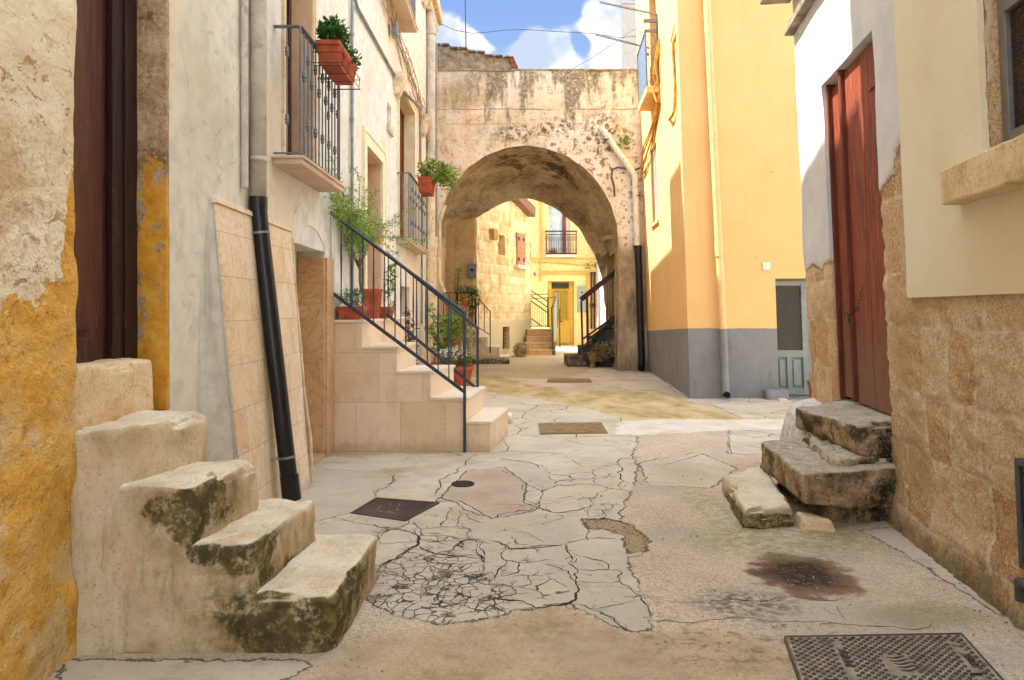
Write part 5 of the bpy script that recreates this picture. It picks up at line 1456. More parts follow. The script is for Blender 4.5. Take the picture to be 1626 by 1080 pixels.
rr = random.Random(5)
for k in range(7):
    Yk = 5.14 + k * .17; xk = 2.52 - .0 * k
    m = MB(); rock(m, [(xk, Yk, .405), (xk + .14, Yk, .405), (xk + .14, Yk + .13, .405), (xk, Yk + .13, .405), (xk, Yk, .455), (xk + .14, Yk, .455), (xk + .14, Yk + .13, .455), (xk, Yk + .13, .455)], 5, .012, .01, 12, k)
    m.build('packing_stone', MT['threshold'], rs, smooth=True)
m = MB(); rock(m, [(1.97, 4.93, -.02), (2.2, 4.88, -.02), (2.22, 5.02, -.02), (1.99, 5.1, -.02), (1.98, 4.95, .09), (2.16, 4.91, .07), (2.18, 5.02, .06), (1.99, 5.08, .09)], 10, .02, .014, 9, 3)
tag(m.build('wedge_stone', MT['threshold'], None, smooth=True), 'small loose wedge stone under the front of the dark stone steps', 'stone')
m = MB(); rock(m, [(2.66, 6.75, -.05), (3.1, 6.75, -.05), (3.15, 7.3, -.05), (2.7, 7.45, -.05), (2.72, 6.85, .55), (3.05, 6.8, .62), (3.1, 7.25, .62), (2.74, 7.3, .58)], 18, .12, .03, 4, 2)
tag(m.build('boulder', MT['boulder'], None, smooth=True), 'white-speckled guard boulder at the house corner behind the dark steps', 'boulder')

# ------------------------------------------------------------------ YELLOW HOUSE
hY = thing('yellow_house', 'smooth yellow house with a grey painted base facing the camera on the right', 'house', (4, 13, 0))
YL = V((-.033, 0, 0))
YC = 12.2; XC = 3.0
def yf(X, z, out=0.0): return V((X - .033 * z, YC - out, z))
US = V((.32, 5.4, 0)).normalized(); NS = V((-US.y, US.x, 0))
def ys_(Y, z, out=0.0):
    p = V((XC + (Y - YC) * .0593, Y, z)) + YL * z + NS * out
    return V((p.x, p.y, z))
def fbox(m, xa, xb, za, zb, o0, o1):
    m.hexa([yf(xa, za, o1), yf(xb, za, o1), yf(xb, za, o0), yf(xa, za, o0), yf(xa, zb, o1), yf(xb, zb, o1), yf(xb, zb, o0), yf(xa, zb, o0)])
def sbox(m, ya, yb, za, zb, o0, o1):
    m.hexa([ys_(ya, za, o1), ys_(ya, za, o0), ys_(yb, za, o0), ys_(yb, za, o1), ys_(ya, zb, o1), ys_(ya, zb, o0), ys_(yb, zb, o0), ys_(yb, zb, o1)])
mb = MB()
wall(mb, (XC, YC, 0), (1, 0, 0), (0, -1, 0), 7.5, 9.6, step=.2, holes=[(1.50, 2.6, .02, 2.02)], amp=.006, ns=1.2, thick=.22, lean=YL)
wall(mb, (XC, YC, 0), US, NS, 5.6, 9.6, step=.2, holes=[(2.93, 3.87, 3.36, 5.0), (2.35, 3.3, 6.0, 8.2)], amp=.006, ns=1.2, thick=.22, lean=YL)
mb.box(XC + .65, 10.5, YC + .3, YC + 5.55, -.1, 9.5)
mb.box(XC + .45, 10.5, YC + .31, YC + 5.5, 9.51, 9.62)
mb.build('wall', MT['yellowwall'], hY, smooth=True)
# grey door
m = MB(); fbox(m, 4.5, 5.6, .0, 2.02, -.20, -.16); dY = m.build('door', MT['greydoor'], hY)
m = MB()
for xa, xb in ((4.50, 4.53), (4.975, 5.07), (5.075, 5.17)): fbox(m, xa, xb, .04, 1.98, -.158, -.12)
fbox(m, 4.53, 4.975, 1.90, 1.98, -.158, -.122); fbox(m, 4.53, 4.975, .68, .80, -.158, -.122); fbox(m, 4.53, 4.975, .04, .15, -.158, -.122); fbox(m, 4.70, 4.78, .15, .68, -.158, -.123)
fbox(m, 5.17, 5.6, .04, 1.98, -.158, -.125); fbox(m, 5.07, 5.075, .04, 1.98, -.159, -.15)
m.build('door_frame', MT['greydoor'], dY, bevel=.006)
m = MB(); fbox(m, 4.57, 4.67, .19, .64, -.157, -.135); fbox(m, 4.81, 4.94, .19, .64, -.157, -.135); m.build('panel', MT['greydoor'], dY, bevel=.01)
m = MB(); fbox(m, 4.53, 4.975, .80, 1.90, -.157, -.15); m.build('wired_glass', MT['wglass'], dY)
for xx in (4.99, 5.095):
    for zz in (.98, 1.74):
        m = MB(); fbox(m, xx, xx + .035, zz, zz + .05, -.12, -.105); m.build('hinge', MT['greydoor'], dY, bevel=.004)
m = MB(); fbox(m, 5.12, 5.155, .95, 1.22, -.12, -.105); m.tube([yf(5.14, 1.12, -.10), yf(5.14, 1.12, -.06), yf(5.22, 1.12, -.06)], .01, 8); m.build('handle', MT['brass'], dY, bevel=.002)
m = MB(); rock(m, [(4.22, 11.95, -.03), (4.60, 11.95, -.03), (4.60, 12.25, -.03), (4.22, 12.25, -.03), (4.24, 11.98, .15), (4.56, 11.98, .16), (4.56, 12.25, .16), (4.24, 12.25, .15)], 8, .03, .02, 7, 4)
tag(m.build('doorstep_stone', MT['greypipe'], None, smooth=True), 'rough grey painted stone beside the grey door', 'stone')
m = MB(); rock(m, [(4.32, 11.74, -.02), (4.5, 11.76, -.02), (4.5, 11.87, -.02), (4.32, 11.87, -.02), (4.34, 11.76, .045), (4.47, 11.77, .04), (4.47, 11.86, .04), (4.34, 11.86, .04)], 6, .015, .012, 9, 14)
tag(m.build('small_stone', MT['tread'], None, smooth=True), 'small white stone on the ground before the grey painted stone', 'stone')
fp = roundpot('terracotta flower pot half hidden behind the right house corner', (5.0, 11.9, 0), .13, .32, 'terra')
foliage(fp, cloud((5.02, 11.9, .45), (.1, .1, .16), 60, rnd), .09, 'leafmid')
# house number tile
m = MB(); fbox(m, 4.29, 4.42, 2.16, 2.29, .0, .018)
tag(m.build('wall_tile', MT['plaque'], None, bevel=.004), 'small blank white tile on the yellow wall left of the grey door', 'tile')
# downpipe
ydp = thing('drainpipe', 'yellow painted drainpipe, grey below, on the yellow house front', 'drainpipe', (3.6, 12.1, 0))
def dpx(z): return 3.585 - .049 * z
m = MB(); m.tube([(dpx(z), 12.11, z) for z in (1.17, 2, 3, 4.2, 5.6, 9.3)], .062, 20); m.tube([(dpx(z), 12.11, z) for z in (2.40, 2.62)], .072, 20)
m.tube([(dpx(z), 12.11, z) for z in (4.32, 4.36)], .068, 20); m.tube([(dpx(z), 12.11, z) for z in (2.385, 2.41)], .078, 20)
m.build('upper_pipe', MT['yellowpipe'], ydp, smooth=True)
m = MB(); m.tube([(dpx(z), 12.11, z) for z in (1.169, .6, .14)] + [(3.575, 12.08, .08)], .062, 20); m.build('lower_pipe', MT['greypipe'], ydp, smooth=True)
m = MB(); m.tube([(3.575, 12.12, .085), (3.573, 12.012, .075)], [.058, .052], 20); m.build('mouth', MT['hole'], ydp)
# side window
m = MB(); sbox(m, 15.1, 16.1, 3.3, 5.05, -.07, -.05); wy = m.build('window', MT['glass'], hY)
m = MB()
for k in range(22): sbox(m, 15.30, 15.95, 3.44 + k * .070, 3.452 + k * .070, -.049, -.04)
for k in range(9): sbox(m, 15.33 + k * .07, 15.342 + k * .07, 3.42, 4.98, -.049, -.041)
m.build('louvre', MT['plaque'], wy)
m = MB(); sbox(m, 15.05, 16.15, 3.30, 3.36, -.1, .05); m.build('sill', MT['balconysoffit'], wy)
# balcony with perforated blue sheet
m = MB(); sbox(m, 14.35, 15.75, 5.80, 5.93, -.02, .27); sl = m.build('balcony', MT['balconysoffit'], hY, bevel=.01)
m = MB(); sbox(m, 14.5, 15.55, 6.0, 8.1, -.2, -.18); m.build('balcony_door', MT['brownwood'], hY)
m = MB()
sbox(m, 14.37, 14.40, 7.0, 7.06, 0, .26); sbox(m, 15.70, 15.73, 7.0, 7.06, 0, .26); sbox(m, 14.37, 15.73, 7.0, 7.06, .23, .26); sbox(m, 14.37, 15.73, 5.97, 6.01, .23, .26)
for yy in (14.37, 15.70): sbox(m, yy, yy + .03, 5.93, 7.0, .23, .26)
sbox(m, 14.37, 14.40, 5.93, 7.35, .0, .03); sbox(m, 14.36, 14.41, 7.2, 7.26, 0, .28)
m.tube([ys_(14.38, 6.0, .13 + .05 * math.sin(t)) + V((0, 0, t * .075)) for t in range(14)], .008, 5)
m.build('railing', MT['balcgrey'], sl)
m = MB()        # perforated sheet: a lattice of small bars
for k in range(28):
    yy = 14.42 + k * .047; sbox(m, yy, yy + .030, 6.01, 7.0, .242, .248)
for k in range(20):
    zz = 6.02 + k * .05; sbox(m, 14.41, 15.69, zz, zz + .032, .243, .2475)
m.build('perforated_sheet', MT['balcblue'], sl)
for lb, Ya, za, xe, ze in (('upper grey clothes rod reaching out from the yellow house balcony', 14.38, 7.35, 1.74, 7.60), ('lower grey clothes rod reaching out from the far side of the yellow house balcony', 15.6, 7.12, 1.80, 7.42)):
    m = MB(); a = ys_(Ya, za, .0)
    m.bar(a, (xe, Ya, ze), .035, .03)
    tag(m.build('clothes_rod', MT['galv'], None), lb, 'clothes rod')
rnd = random.Random(31)
m = MB()
m.tube(strand(yf(3.5, 9.0, .05), ys_(12.4, 6.05, .06), rnd, 10, .05, .3) + strand(ys_(12.45, 6.0, .05), ys_(12.6, 4.95, .05), rnd, 6, .02)[1:] + strand(ys_(12.6, 4.95, .05), ys_(13.3, 5.05, .05), rnd, 5, .03, .1)[1:], .028, 8)
m.tube(strand(yf(3.45, 9.0, .05), ys_(12.5, 6.1, .06), rnd, 12, .05, .25), .014, 6)
tag(m.build('cable', MT['cableochre'], None, smooth=True), 'thick looping cable crossing the top corner of the yellow house', 'cable')
m = MB()
for k in range(5):
    m.tube(strand(ys_(13.9 + .1 * k, 6.7, .04), ys_(14.2 + .1 * k, 5.6, .06), rnd, 9, .12, .0) + strand(ys_(14.3, 5.6, .05), ys_(17.2, 4.7, .05), rnd, 9, .08, .1), rnd.choice([.012, .018]), 6)
tag(m.build('cable_bundle', MT['cableochre'], None, smooth=True), 'ochre painted cables tangled under the yellow house balcony', 'cables')
# ------------------------------------------------------------------ ARCHWAY
AY, BY = 17.6, 20.2
def resample(pts, n):
    L = [0]
    for i in range(1, len(pts)): L.append(L[-1] + math.dist(pts[i], pts[i - 1]))
    out = []; k = 0
    for i in range(n + 1):
        t = L[-1] * i / n
        while k < len(pts) - 2 and L[k + 1] < t: k += 1
        u = (t - L[k]) / (L[k + 1] - L[k] + 1e-9)
        out.append((pts[k][0] * (1 - u) + pts[k + 1][0] * u, pts[k][1] * (1 - u) + pts[k + 1][1] * u))
    return out
def pc(l, Y): return [(at(a, b, Y).x, at(a, b, Y).z) for a, b in l]
FRONT = [(-1.86, -.1)] + pc([(692, 470), (694, 372), (698, 345), (710, 310), (727, 286), (743, 267), (771, 247), (804, 235), (838, 231), (868, 236), (904, 250), (927, 266), (950, 290), (968, 318), (978, 350), (982, 390), (982, 450), (981, 540)], AY) + [(2.56, -.1)]
FARC = [(-1.95, -.1)] + pc([(703, 470), (703, 385), (704, 362), (722, 349), (757, 345), (780, 331), (802, 321), (824, 316), (845, 315), (862, 319), (880, 330), (900, 345), (920, 363), (935, 386), (947, 412), (956, 442), (961, 490), (962, 540)], BY) + [(2.62, -.1)]
NA = 90
fa, ba = resample(FRONT, NA), resample(FARC, NA)
ar = thing('archway', 'old stained plaster archway spanning the alley', 'archway', (.5, AY, 0))
def outer(p, i):
    x, z = p
    t = i / NA
    return None
def radial(arc, Y, top, xl, xr, K, ny, amp):
    m = MB()
    per = [(xl, -.1), (xl, top), (xr, top), (xr, -.1)]
    # outer boundary matched by direction
    out = []
    for i, (x, z) in enumerate(arc):
        t = i / NA
        if z < 2.6: out.append((xl if x < .4 else xr, z))
        else:
            cx, cz = .37, 2.6
            dx, dz = x - cx, z - cz
            k = min((top - cz) / dz if dz > 1e-6 else 1e9, (xr - cx) / dx if dx > 1e-6 else ((xl - cx) / dx if dx < -1e-6 else 1e9))
            out.append((cx + dx * k, cz + dz * k))
    # snap the corners
    for cxn, czn in ((xl, top), (xr, top)):
        j = min(range(len(out)), key=lambda q: math.dist(out[q], (cxn, czn))); out[j] = (cxn, czn)
    for i in range(NA + 1):
        for k in range(K + 1):
            u = (k / K)
            x = arc[i][0] * (1 - u) + out[i][0] * u; z = arc[i][1] * (1 - u) + out[i][1] * u
            d = amp * fn((x, Y, z), 1.3, 4)
            rr_ = .05 * max(0, 1 - k / 1.5) * (noise.noise(V((x * 3, z * 3, 1))))
            m.v.append((x + rr_ * .5, Y - d * ny, z))
    for i in range(NA):
        for k in range(K):
            a = i * (K + 1) + k
            f = (a, a + 1, a + K + 2, a + K + 1)
            m.f.append(f if ny > 0 else f[::-1])
    return m, out
m, outF = radial(fa, AY, 7.3, -1.96, 3.30, 26, 1, .05)
m.build('front', MT['arch'], ar, smooth=True)
m2, outB = radial(ba, BY, 7.3, -2.6, 3.6, 8, -1, .03)
m2.build('back', MT['arch'], ar, smooth=True)
# vault between the two faces
m = MB(); K = 16
for i in range(NA + 1):
    for k in range(K + 1):
        u = k / K
        w = u
        x = fa[i][0] * (1 - w) + ba[i][0] * w; z = fa[i][1] * (1 - w) + ba[i][1] * w; Y = AY + (BY - AY) * u
        bulge = math.sin(u * math.pi)
        rib = -.10 * math.exp(-((u - .86) / .06) ** 2) - .05 * math.exp(-((u - .1) / .05) ** 2)
        cx = .4; dx, dz = x - cx, max(z - 2.4, 0)
        L_ = math.hypot(dx, dz) or 1
        d = .07 * fn((x * .8, Y, z * .8), 1.5, 4) + rib + .12 * bulge
        if z > .05:
            x += dx / L_ * d; z += dz / L_ * d
        m.v.append((x, Y, z))
for i in range(NA):
    for k in range(K):
        a = i * (K + 1) + k
        f = (a, a + K + 1, a + K + 2, a + 1)
        c = V(m.v[a]); 
        if c.x > 1.8 and c.z < 3.05 and c.y > 18.5 and c.y < BY - .01: continue
        if c.x < -1.5 and c.z < 3.2 and c.y > 17.7: continue
        m.f.append(f)
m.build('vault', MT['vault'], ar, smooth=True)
# body above and beside, roof, side recess on the right
m = MB()
m.box(-1.95, 3.28, AY + .08, BY - .05, 6.2, 7.28)
m.build('upper_mass', MT['arch'], ar, bevel=.02)
m = MB(); m.box(-1.95, 3.3, AY - .03, BY + .03, 7.282, 7.34); m.build('coping', MT['silldirty'], ar, bevel=.015)
m = MB(); m.box(2.62, 3.9, 20.1, 20.16, 0, 3.4); m.box(3.9, 4.0, 18.3, 20.3, 0, 3.4); m.box(2.62, 3.9, 18.42, 18.48, 0, 3.4); m.box(2.4, 3.9, 18.49, 20.09, 3.3, 3.4); m.build('recess_wall', MT['recess'], ar)
# stepped parapet with tiles
m = MB(); xs0 = [-1.98, -1.40, -.90, -.46, -.02]; zt_ = [7.90, 7.82, 7.72, 7.62]
for i in range(4): rock(m, [(xs0[i], AY + .02, 7.3), (xs0[i + 1] + .05, AY + .02, 7.3), (xs0[i + 1], AY + .5, 7.3), (xs0[i], AY + .5, 7.3), (xs0[i], AY + .02, zt_[i]), (xs0[i + 1], AY + .02, zt_[i]), (xs0[i + 1], AY + .5, zt_[i]), (xs0[i], AY + .5, zt_[i])], 14, .03, .05, 5, i, amp2=.012)
m.build('parapet', MT['silldirty'], ar, smooth=True)
m = MB()
for i in range(9):
    x = -1.93 + i * .215; z = (7.93, 7.93, 7.85, 7.84, 7.76, 7.75, 7.66, 7.65, 7.63)[i]
    rock(m, [(x, AY - .06, z - .03), (x + .2, AY - .06, z - .03), (x + .2, AY + .6, z - .0), (x, AY + .6, z - .0), (x, AY - .06, z + .02), (x + .2, AY - .06, z + .015), (x + .2, AY + .6, z + .04), (x, AY + .6, z + .04)], 8, .012, .035, 6, i, amp2=.01)
m.build('tiles', MT['rooftile'], ar, smooth=True)
m = MB()
for k in range(4): m.tube([(-.02 + .03 * k, AY - .02, 7.42 + .07 * (3 - k) - .05), (-.02 + .03 * k, AY + .5, 7.45 + .07 * (3 - k) - .05)], .075, 8)
m.build('end_tiles', MT['redtile'], ar, smooth=True)
# pipe on the arch
apx = thing('drainpipe', 'white plastic pipe slanting across the arch and dropping into a black length', 'drainpipe', (2.95, 17.4, 0))
m = MB()
P = lambda a, b, y=17.48: tuple(at(a, b, y))
m.tube([P(953, 202), P(967, 220), P(1003, 272), P(1008, 279), P(1009, 300), P(1012, 392)], .08, 14)
m.build('upper_pipe', MT['whitepipe'], apx, smooth=True)
m = MB(); m.tube([P(1013, 391), P(1016, 480), P(1019, 575), P(1018, 586)], .085, 14); m.tube([P(1013, 390), P(1013, 397)], .1, 14); m.build('lower_pipe', MT['blackpipe'], apx, smooth=True)
m = MB(); m.tube([P(1018, 583, 17.42), P(1018, 585, 17.36)], .075, 14); m.build('mouth', MT['hole'], apx)
for a, b in ((966, 221), (1009, 297), (1010, 311)):
    m = MB(); m.tube([P(a, b), P(a + .3, b + 1.5)], .08, 12); m.build('bracket', MT['iron'], apx)
rnd = random.Random(41)
m = MB(); m.tube([P(a, b, 17.5) for a, b in ((1022, 200), (1023, 250), (1018, 266), (1008, 270), (995, 268), (980, 266), (972, 270), (971, 282), (975, 295), (976, 312))], .026, 8)
tag(m.build('cable', MT['cable'], None, smooth=True), 'grey cable curling beside the slanting pipe on the arch', 'cable')
m = MB(); m.tube(strand(P(705, 120, 17.5), P(722, 215, 17.5), rnd, 6, .05), .008, 5); m.tube(strand(P(690, 172, 17.5), P(735, 180, 17.5), rnd, 6, .03), .008, 5)
m.tube(strand(P(700, 170, 17.5), P(728, 290, 17.45), rnd, 8, .05), .007, 5)
tag(m.build('cable', MT['cablewhite'], None, smooth=True), 'thin pale cables crossing the left shoulder of the arch', 'cable')
m = MB(); leafmesh(m, cloud(P(990, 226, 17.45), (.22, .05, .16), 70, rnd), .10, rnd)
tag(m.build('wall_weed', MT['leafmid'], None), 'little green weed growing from the arch wall by the slanting pipe', 'plant')
# wires in the sky
m = MB(); m.tube([P(738, -40, 17.9), P(740, 84, 17.9)], .014, 5); tag(m.build('antenna_wire', MT['wire'], None), 'straight upright aerial wire above the archway parapet', 'wire')
m = MB(); m.tube([tuple(at(a, b, 17)) for a, b in ((684, 30), (700, 38), (722, 48), (750, 53), (775, 51), (800, 48), (835, 47), (880, 50), (940, 53), (985, 60), (1012, 57))], .0065, 5)
tag(m.build('overhead_wire', MT['wire'], None, smooth=True), 'thin wire sagging across the sky over the archway', 'wire')
m = MB(); m.tube([tuple(at(a, b, 16.5)) for a, b in ((905, 112), (940, 92), (985, 62), (1010, 45))], .006, 4)
tag(m.build('overhead_wire', MT['wire'], None), 'faint slanting wire in the sky behind the clothes rods', 'wire')

# ------------------------------------------------------------------ inside the passage, left: terrace and steps
ts = thing('terrace_steps', 'shaded stone terrace and steps with iron railing on the left inside the archway', 'steps', (-1.2, 20, 0))
m = MB()
def rkb(m, x0, x1, y0, y1, z0, z1, n=10, r=.03, a=.02, s=0): rock(m, [(x0, y0, z0), (x1, y0, z0), (x1, y1, z0), (x0, y1, z0), (x0, y0, z1), (x1, y0, z1), (x1, y1, z1), (x0, y1, z1)], n, r, a, 4, s)
rkb(m, -1.95, -.93, 19.85, 21.0, -.05, .99, s=1); m.build('landing', MT['tanstep'], ts, smooth=True)
for x1, z1, s in ((-.68, .50, 2), (-.34, .48, 3), (-.06, .20, 4)):
    m = MB(); rkb(m, -1.0 if s == 2 else x1 - .4, x1, 19.9 + .004 * s, 20.9, -.05, (.74, .47, .20)[s - 2], s=s); m.build('step', MT['tanstep'], ts, smooth=True)
m = MB()
m.bar((-1.88, 19.9, 1.95), (-1.0, 19.9, 1.95), .02); m.bar((-1.0, 19.9, 1.95), (-.92, 19.9, 1.78), .02)
m.bar((-.92, 19.9, 1.80), (-.62, 19.9, 1.45), .022); m.bar((-.92, 19.9, 1.0), (-.62, 19.9, .80), .022); m.bar((-.60, 19.9, .3), (-.60, 19.9, 1.46), .03)
for x in (-1.88, -1.72, -1.5, -1.38, -1.1, -1.0, -.92, -.76): m.bar((x, 19.9, .98 if x < -.9 else .88), (x, 19.9, 1.95 if x < -1 else (1.8 if x < -.9 else 1.6)), .02 if x not in (-1.5, -1.0) else .05)
m.bar((-1.5, 19.9, 1.75), (-1.0, 19.9, 1.75), .02)
for k in range(5): m.bar((-1.44 + k * .09, 19.9, 1.0), (-1.44 + k * .09, 19.9, 1.75), .012)
m.build('railing', MT['iron'], ts)
hp = thing('hanging_basket', 'clay pot with long trailing green plant hung on the terrace railing', 'plant', (-1.3, 19.8, 1.7))
m = MB(); m.lathe([(0, 1.56), (.09, 1.56), (.13, 1.8), (.14, 1.8), (.14, 1.84), (0, 1.82)], (-1.28, 19.75, 0), 14); m.build('pot', MT['terra_old'], hp, smooth=True)
foliage(hp, cloud((-1.22, 19.75, 2.0), (.34, .16, .14), 420, rnd) + cloud((-1.05, 19.75, 1.75), (.2, .12, .32), 420, rnd) + cloud((-1.1, 19.75, 1.42), (.1, .1, .22), 120, rnd), .07, 'leafdark', ar=2.5)
wp_ = thing('flower_pot', 'pot with a spindly pale plant on the terrace ledge', 'plant', (-1.6, 20.4, 1))
m = MB(); m.lathe([(0, 1.0), (.1, 1.0), (.13, 1.3), (0, 1.28)], (-1.62, 20.4, 0), 12); m.build('pot', MT['terra_old'], wp_, smooth=True)
sp_ = [strand((-1.62, 20.4, 1.25), (-1.55 + .04 * k, 20.35, 2.6 + .03 * k), rnd, 8, .05) for k in range(3)]
foliage(wp_, [q for s_ in sp_ for p in s_[3:] for q in cloud(p, (.14, .1, .1), 5, rnd)], .11, 'leafmid', sp_, .01, ar=3)
# ------------------------------------------------------------------ inside the passage, right: stair
pr = thing('passage_stair', 'dark stained stair with brown handrail on the right inside the archway', 'stairs', (2.1, 19, 0))
for i, (x0, z) in enumerate(((1.43, .285), (1.80, .52), (2.08, .78), (2.40, 1.06), (2.62, 1.34), (2.9, 1.62), (3.2, 1.9), (3.5, 2.2))):
    m = MB(); rkb(m, x0, 3.88 if i else 2.2, 18.72 + .006 * i, 20.05, -.05 if i < 1 else z - .32, z, 8, .02, .012, i)
    m.build('step', MT['darkdado'], pr, smooth=True)
m = MB(); m.hexa([(1.85, 18.76, -.05), (2.62, 18.76, -.05), (2.62, 19.2, -.05), (1.85, 19.2, -.05), (1.85, 18.76, .5), (2.62, 18.76, 1.30), (2.62, 19.2, 1.30), (1.85, 19.2, .5)])
m.build('stair_wall', MT['darkdado'], pr)
m = MB()
h0, h1 = at(922, 476, 18.66), at(985, 426, 18.66)
m.bar(h0, h1, .06, .13); m.bar(at(926, 538, 18.66), at(985, 496, 18.66), .03, .05); m.bar(at(932, 540, 18.66), at(985, 502, 18.66), .03, .05)
m.bar(at(923, 478, 18.68), at(925, 551, 18.68), .05); m.bar(at(932, 470, 18.6), at(934, 579, 18.6), .06)
for px in (943, 951, 955, 959, 964, 968, 972, 976, 981):
    t = (px - 922) / 63
    m.bar(at(px, 478 - 50 * t, 18.68), at(px + 1, 540 - 40 * t, 18.68), .014)
m.build('railing', MT['rustiron'], pr)
bp = thing('dry_plant_pot', 'dusty clay pot with dried plant against the dark passage stair', 'plant', (2.15, 18.5, 0))
m = MB(); m.lathe([(0, .08), (.05, .08), (.15, .36), (.17, .36), (.17, .4), (0, .38)], (2.05, 18.45, 0), 14); m.lathe([(0, 0), (.09, 0), (.08, .1), (0, .1)], (2.05, 18.45, 0), 10); m.build('pot', MT['tangrate'], bp, smooth=True)
foliage(bp, cloud((2.3, 18.5, .42), (.3, .15, .28), 420, rnd), .08, 'leafdry', [strand((2.05, 18.45, .35), (2.3 + .06 * k, 18.5, .6), rnd, 5, .06) for k in range(-3, 4)], .006)
# ------------------------------------------------------------------ GOLDEN STONE HOUSE beyond
gh = thing('golden_stone_house', 'golden stone block house with orange shutter seen through the arch', 'house', (0, 23, 0))
A_, B_ = V((-1.02, 20.86, 0)), V((.655, 25.0, 0))
UG = (B_ - A_).normalized(); NG = V((UG.y, -UG.x, 0)); LG = (B_ - A_).length
def ug(px):   # distance along the wall of a traced column
    k = (px - 813.0) / F
    return (k * A_.y - A_.x) / (UG.x - k * UG.y)
def gzp(px, py):
    p = A_ + UG * ug(px); return EYE + (491 - py) / F * p.y
blkg = blocks(17, 6, 6, (.27, .36), (.30, .62), z0=-.2, jit=.012)
AT2 = {'joint': [], 'bid': []}
def fG(u, v, p):
    j, b = blkg(u, v); AT2['joint'].append(j); AT2['bid'].append(b)
    if v < 1.16: return .02
    return -.02 * max(0, 1 - j / .03) + .03 * (b - .5) + .02 * fn(p, 5, 4)
mb = MB()
u1, u2 = ug(792), ug(802); v1, v2 = gzp(797, 405), gzp(797, 373)
u3, u4 = ug(819.5), ug(832); v3, v4 = gzp(826, 421), gzp(826, 371)
u5, u6 = ug(797), ug(808.5); v5, v6 = gzp(803, 555), gzp(803, 519)
wall(mb, A_, UG, NG, LG, 5.7, step=.05, holes=[(u1, u2, v1, v2), (u5, u6, v5, v6)], amp=.01, thick=.25, fun=fG)
k = len(mb.v) - len(AT2['joint']); AT2['joint'] += [.1] * k; AT2['bid'] += [.5] * k
mb.build('wall', MT['golden'], gh, smooth=True, attrs=AT2)
m = MB(); m.add([A_ + V((0, 0, 0)) - NG * .3, B_ - NG * .3, B_ - NG * 4, A_ - NG * 4, A_ + V((0, 0, 5.6)) - NG * .3, B_ + V((0, 0, 4.6)) - NG * .3, B_ + V((0, 0, 4.6)) - NG * 4, A_ + V((0, 0, 5.6)) - NG * 4],
      [(0, 3, 2, 1), (4, 5, 6, 7), (0, 1, 5, 4), (1, 2, 6, 5), (2, 3, 7, 6), (3, 0, 4, 7)])
m.add([B_, B_ - NG * .3, B_ - NG * .3 + V((0, 0, 4.7)), B_ + V((0, 0, 4.7))], [(0, 1, 2, 3)])
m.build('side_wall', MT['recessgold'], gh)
# the part above the sloping eaves is cut by the roof slab
e0, e1 = A_ + UG * ug(806) , A_ + UG * ug(838.5)
z0_, z1_ = gzp(806, 312), gzp(838.5, 344)
m = MB()
q = []
for (p, zz) in ((e0, z0_), (e1, z1_)):
    for o_, dz in ((-.3, 0), (.28, -.03), (.28, .30), (-.3, .34)): q.append(p + NG * o_ + V((0, 0, zz + dz)))
m.add(q, [(0, 1, 2, 3), (7, 6, 5, 4), (0, 4, 5, 1), (1, 5, 6, 2), (2, 6, 7, 3), (3, 7, 4, 0)])
m.build('eaves', MT['rooftrim'], gh, bevel=.015)
m = MB()
def gbox(m, ua, ub, za, zb, o0, o1):
    m.hexa([A_ + UG * ua + NG * o1 + V((0, 0, za)), A_ + UG * ub + NG * o1 + V((0, 0, za)), A_ + UG * ub + NG * o0 + V((0, 0, za)), A_ + UG * ua + NG * o0 + V((0, 0, za)),
            A_ + UG * ua + NG * o1 + V((0, 0, zb)), A_ + UG * ub + NG * o1 + V((0, 0, zb)), A_ + UG * ub + NG * o0 + V((0, 0, zb)), A_ + UG * ua + NG * o0 + V((0, 0, zb))])
gbox(m, u3, u4, v3, v4, .0, .05); sh = m.build('shutter', MT['shutterwood'], gh, bevel=.01)
m = MB()
for zz in (v3 + .12, v4 - .25):
    for ua in (u3 + .06, u4 - .2): gbox(m, ua, ua + .12, zz, zz + .12, .05, .065)
m.build('hinge', MT['iron'], sh)
m = MB(); gbox(m, u3 - .12, u4 + .2, v3 - .13, v3 - .01, -.0, .14); m.build('sill', MT['tread'], sh, bevel=.01)
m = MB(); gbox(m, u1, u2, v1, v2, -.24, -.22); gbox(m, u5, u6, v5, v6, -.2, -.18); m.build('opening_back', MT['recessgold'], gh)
m = MB()
for kx in range(3): gbox(m, u5 + .1 + kx * .13, u5 + .13 + kx * .13, v5, v6, -.12, -.10)
for kx in range(7): gbox(m, u5, u6, v5 + .08 + kx * .12, v5 + .10 + kx * .12, -.11, -.095)
m.build('grille', MT['iron'], gh)
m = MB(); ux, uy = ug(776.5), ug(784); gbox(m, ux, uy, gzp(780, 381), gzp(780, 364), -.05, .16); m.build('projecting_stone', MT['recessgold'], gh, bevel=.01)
# plastered end wall inside the passage
m = MB(); wall(m, (-2.6, 20.9, 0), (1, 0, 0), (0, -1, 0), 1.57, 5.6, step=.2, amp=.03, thick=.1); m.build('end_wall', MT['recess'], gh, smooth=True)
m = MB(); m.box(-1.98, -1.66, 20.82, 20.86, 1.0, 2.86); m.build('pilaster', MT['recess'], gh)
mt = thing('meter_box', 'grey meter box on the shaded wall left of the golden stone house', 'meter box', (-1.15, 20.8, 2.6))
a, b = at(743, 441, 20.8), at(756.5, 419, 20.8)
m = MB(); m.box(a.x, b.x, 20.72, 20.85, a.z, b.z); m.build('case', MT['meter'], mt, bevel=.01)
m = MB(); m.box(a.x + .07, b.x - .08, 20.712, 20.72, a.z + .18, a.z + .25); m.build('slot', MT['black'], mt)
db = thing('dry_bush', 'round dry straw-coloured bush at the foot of the golden stone house', 'bush', (.25, 23.1, 0))
cx_ = at(827, 556, 22.6)
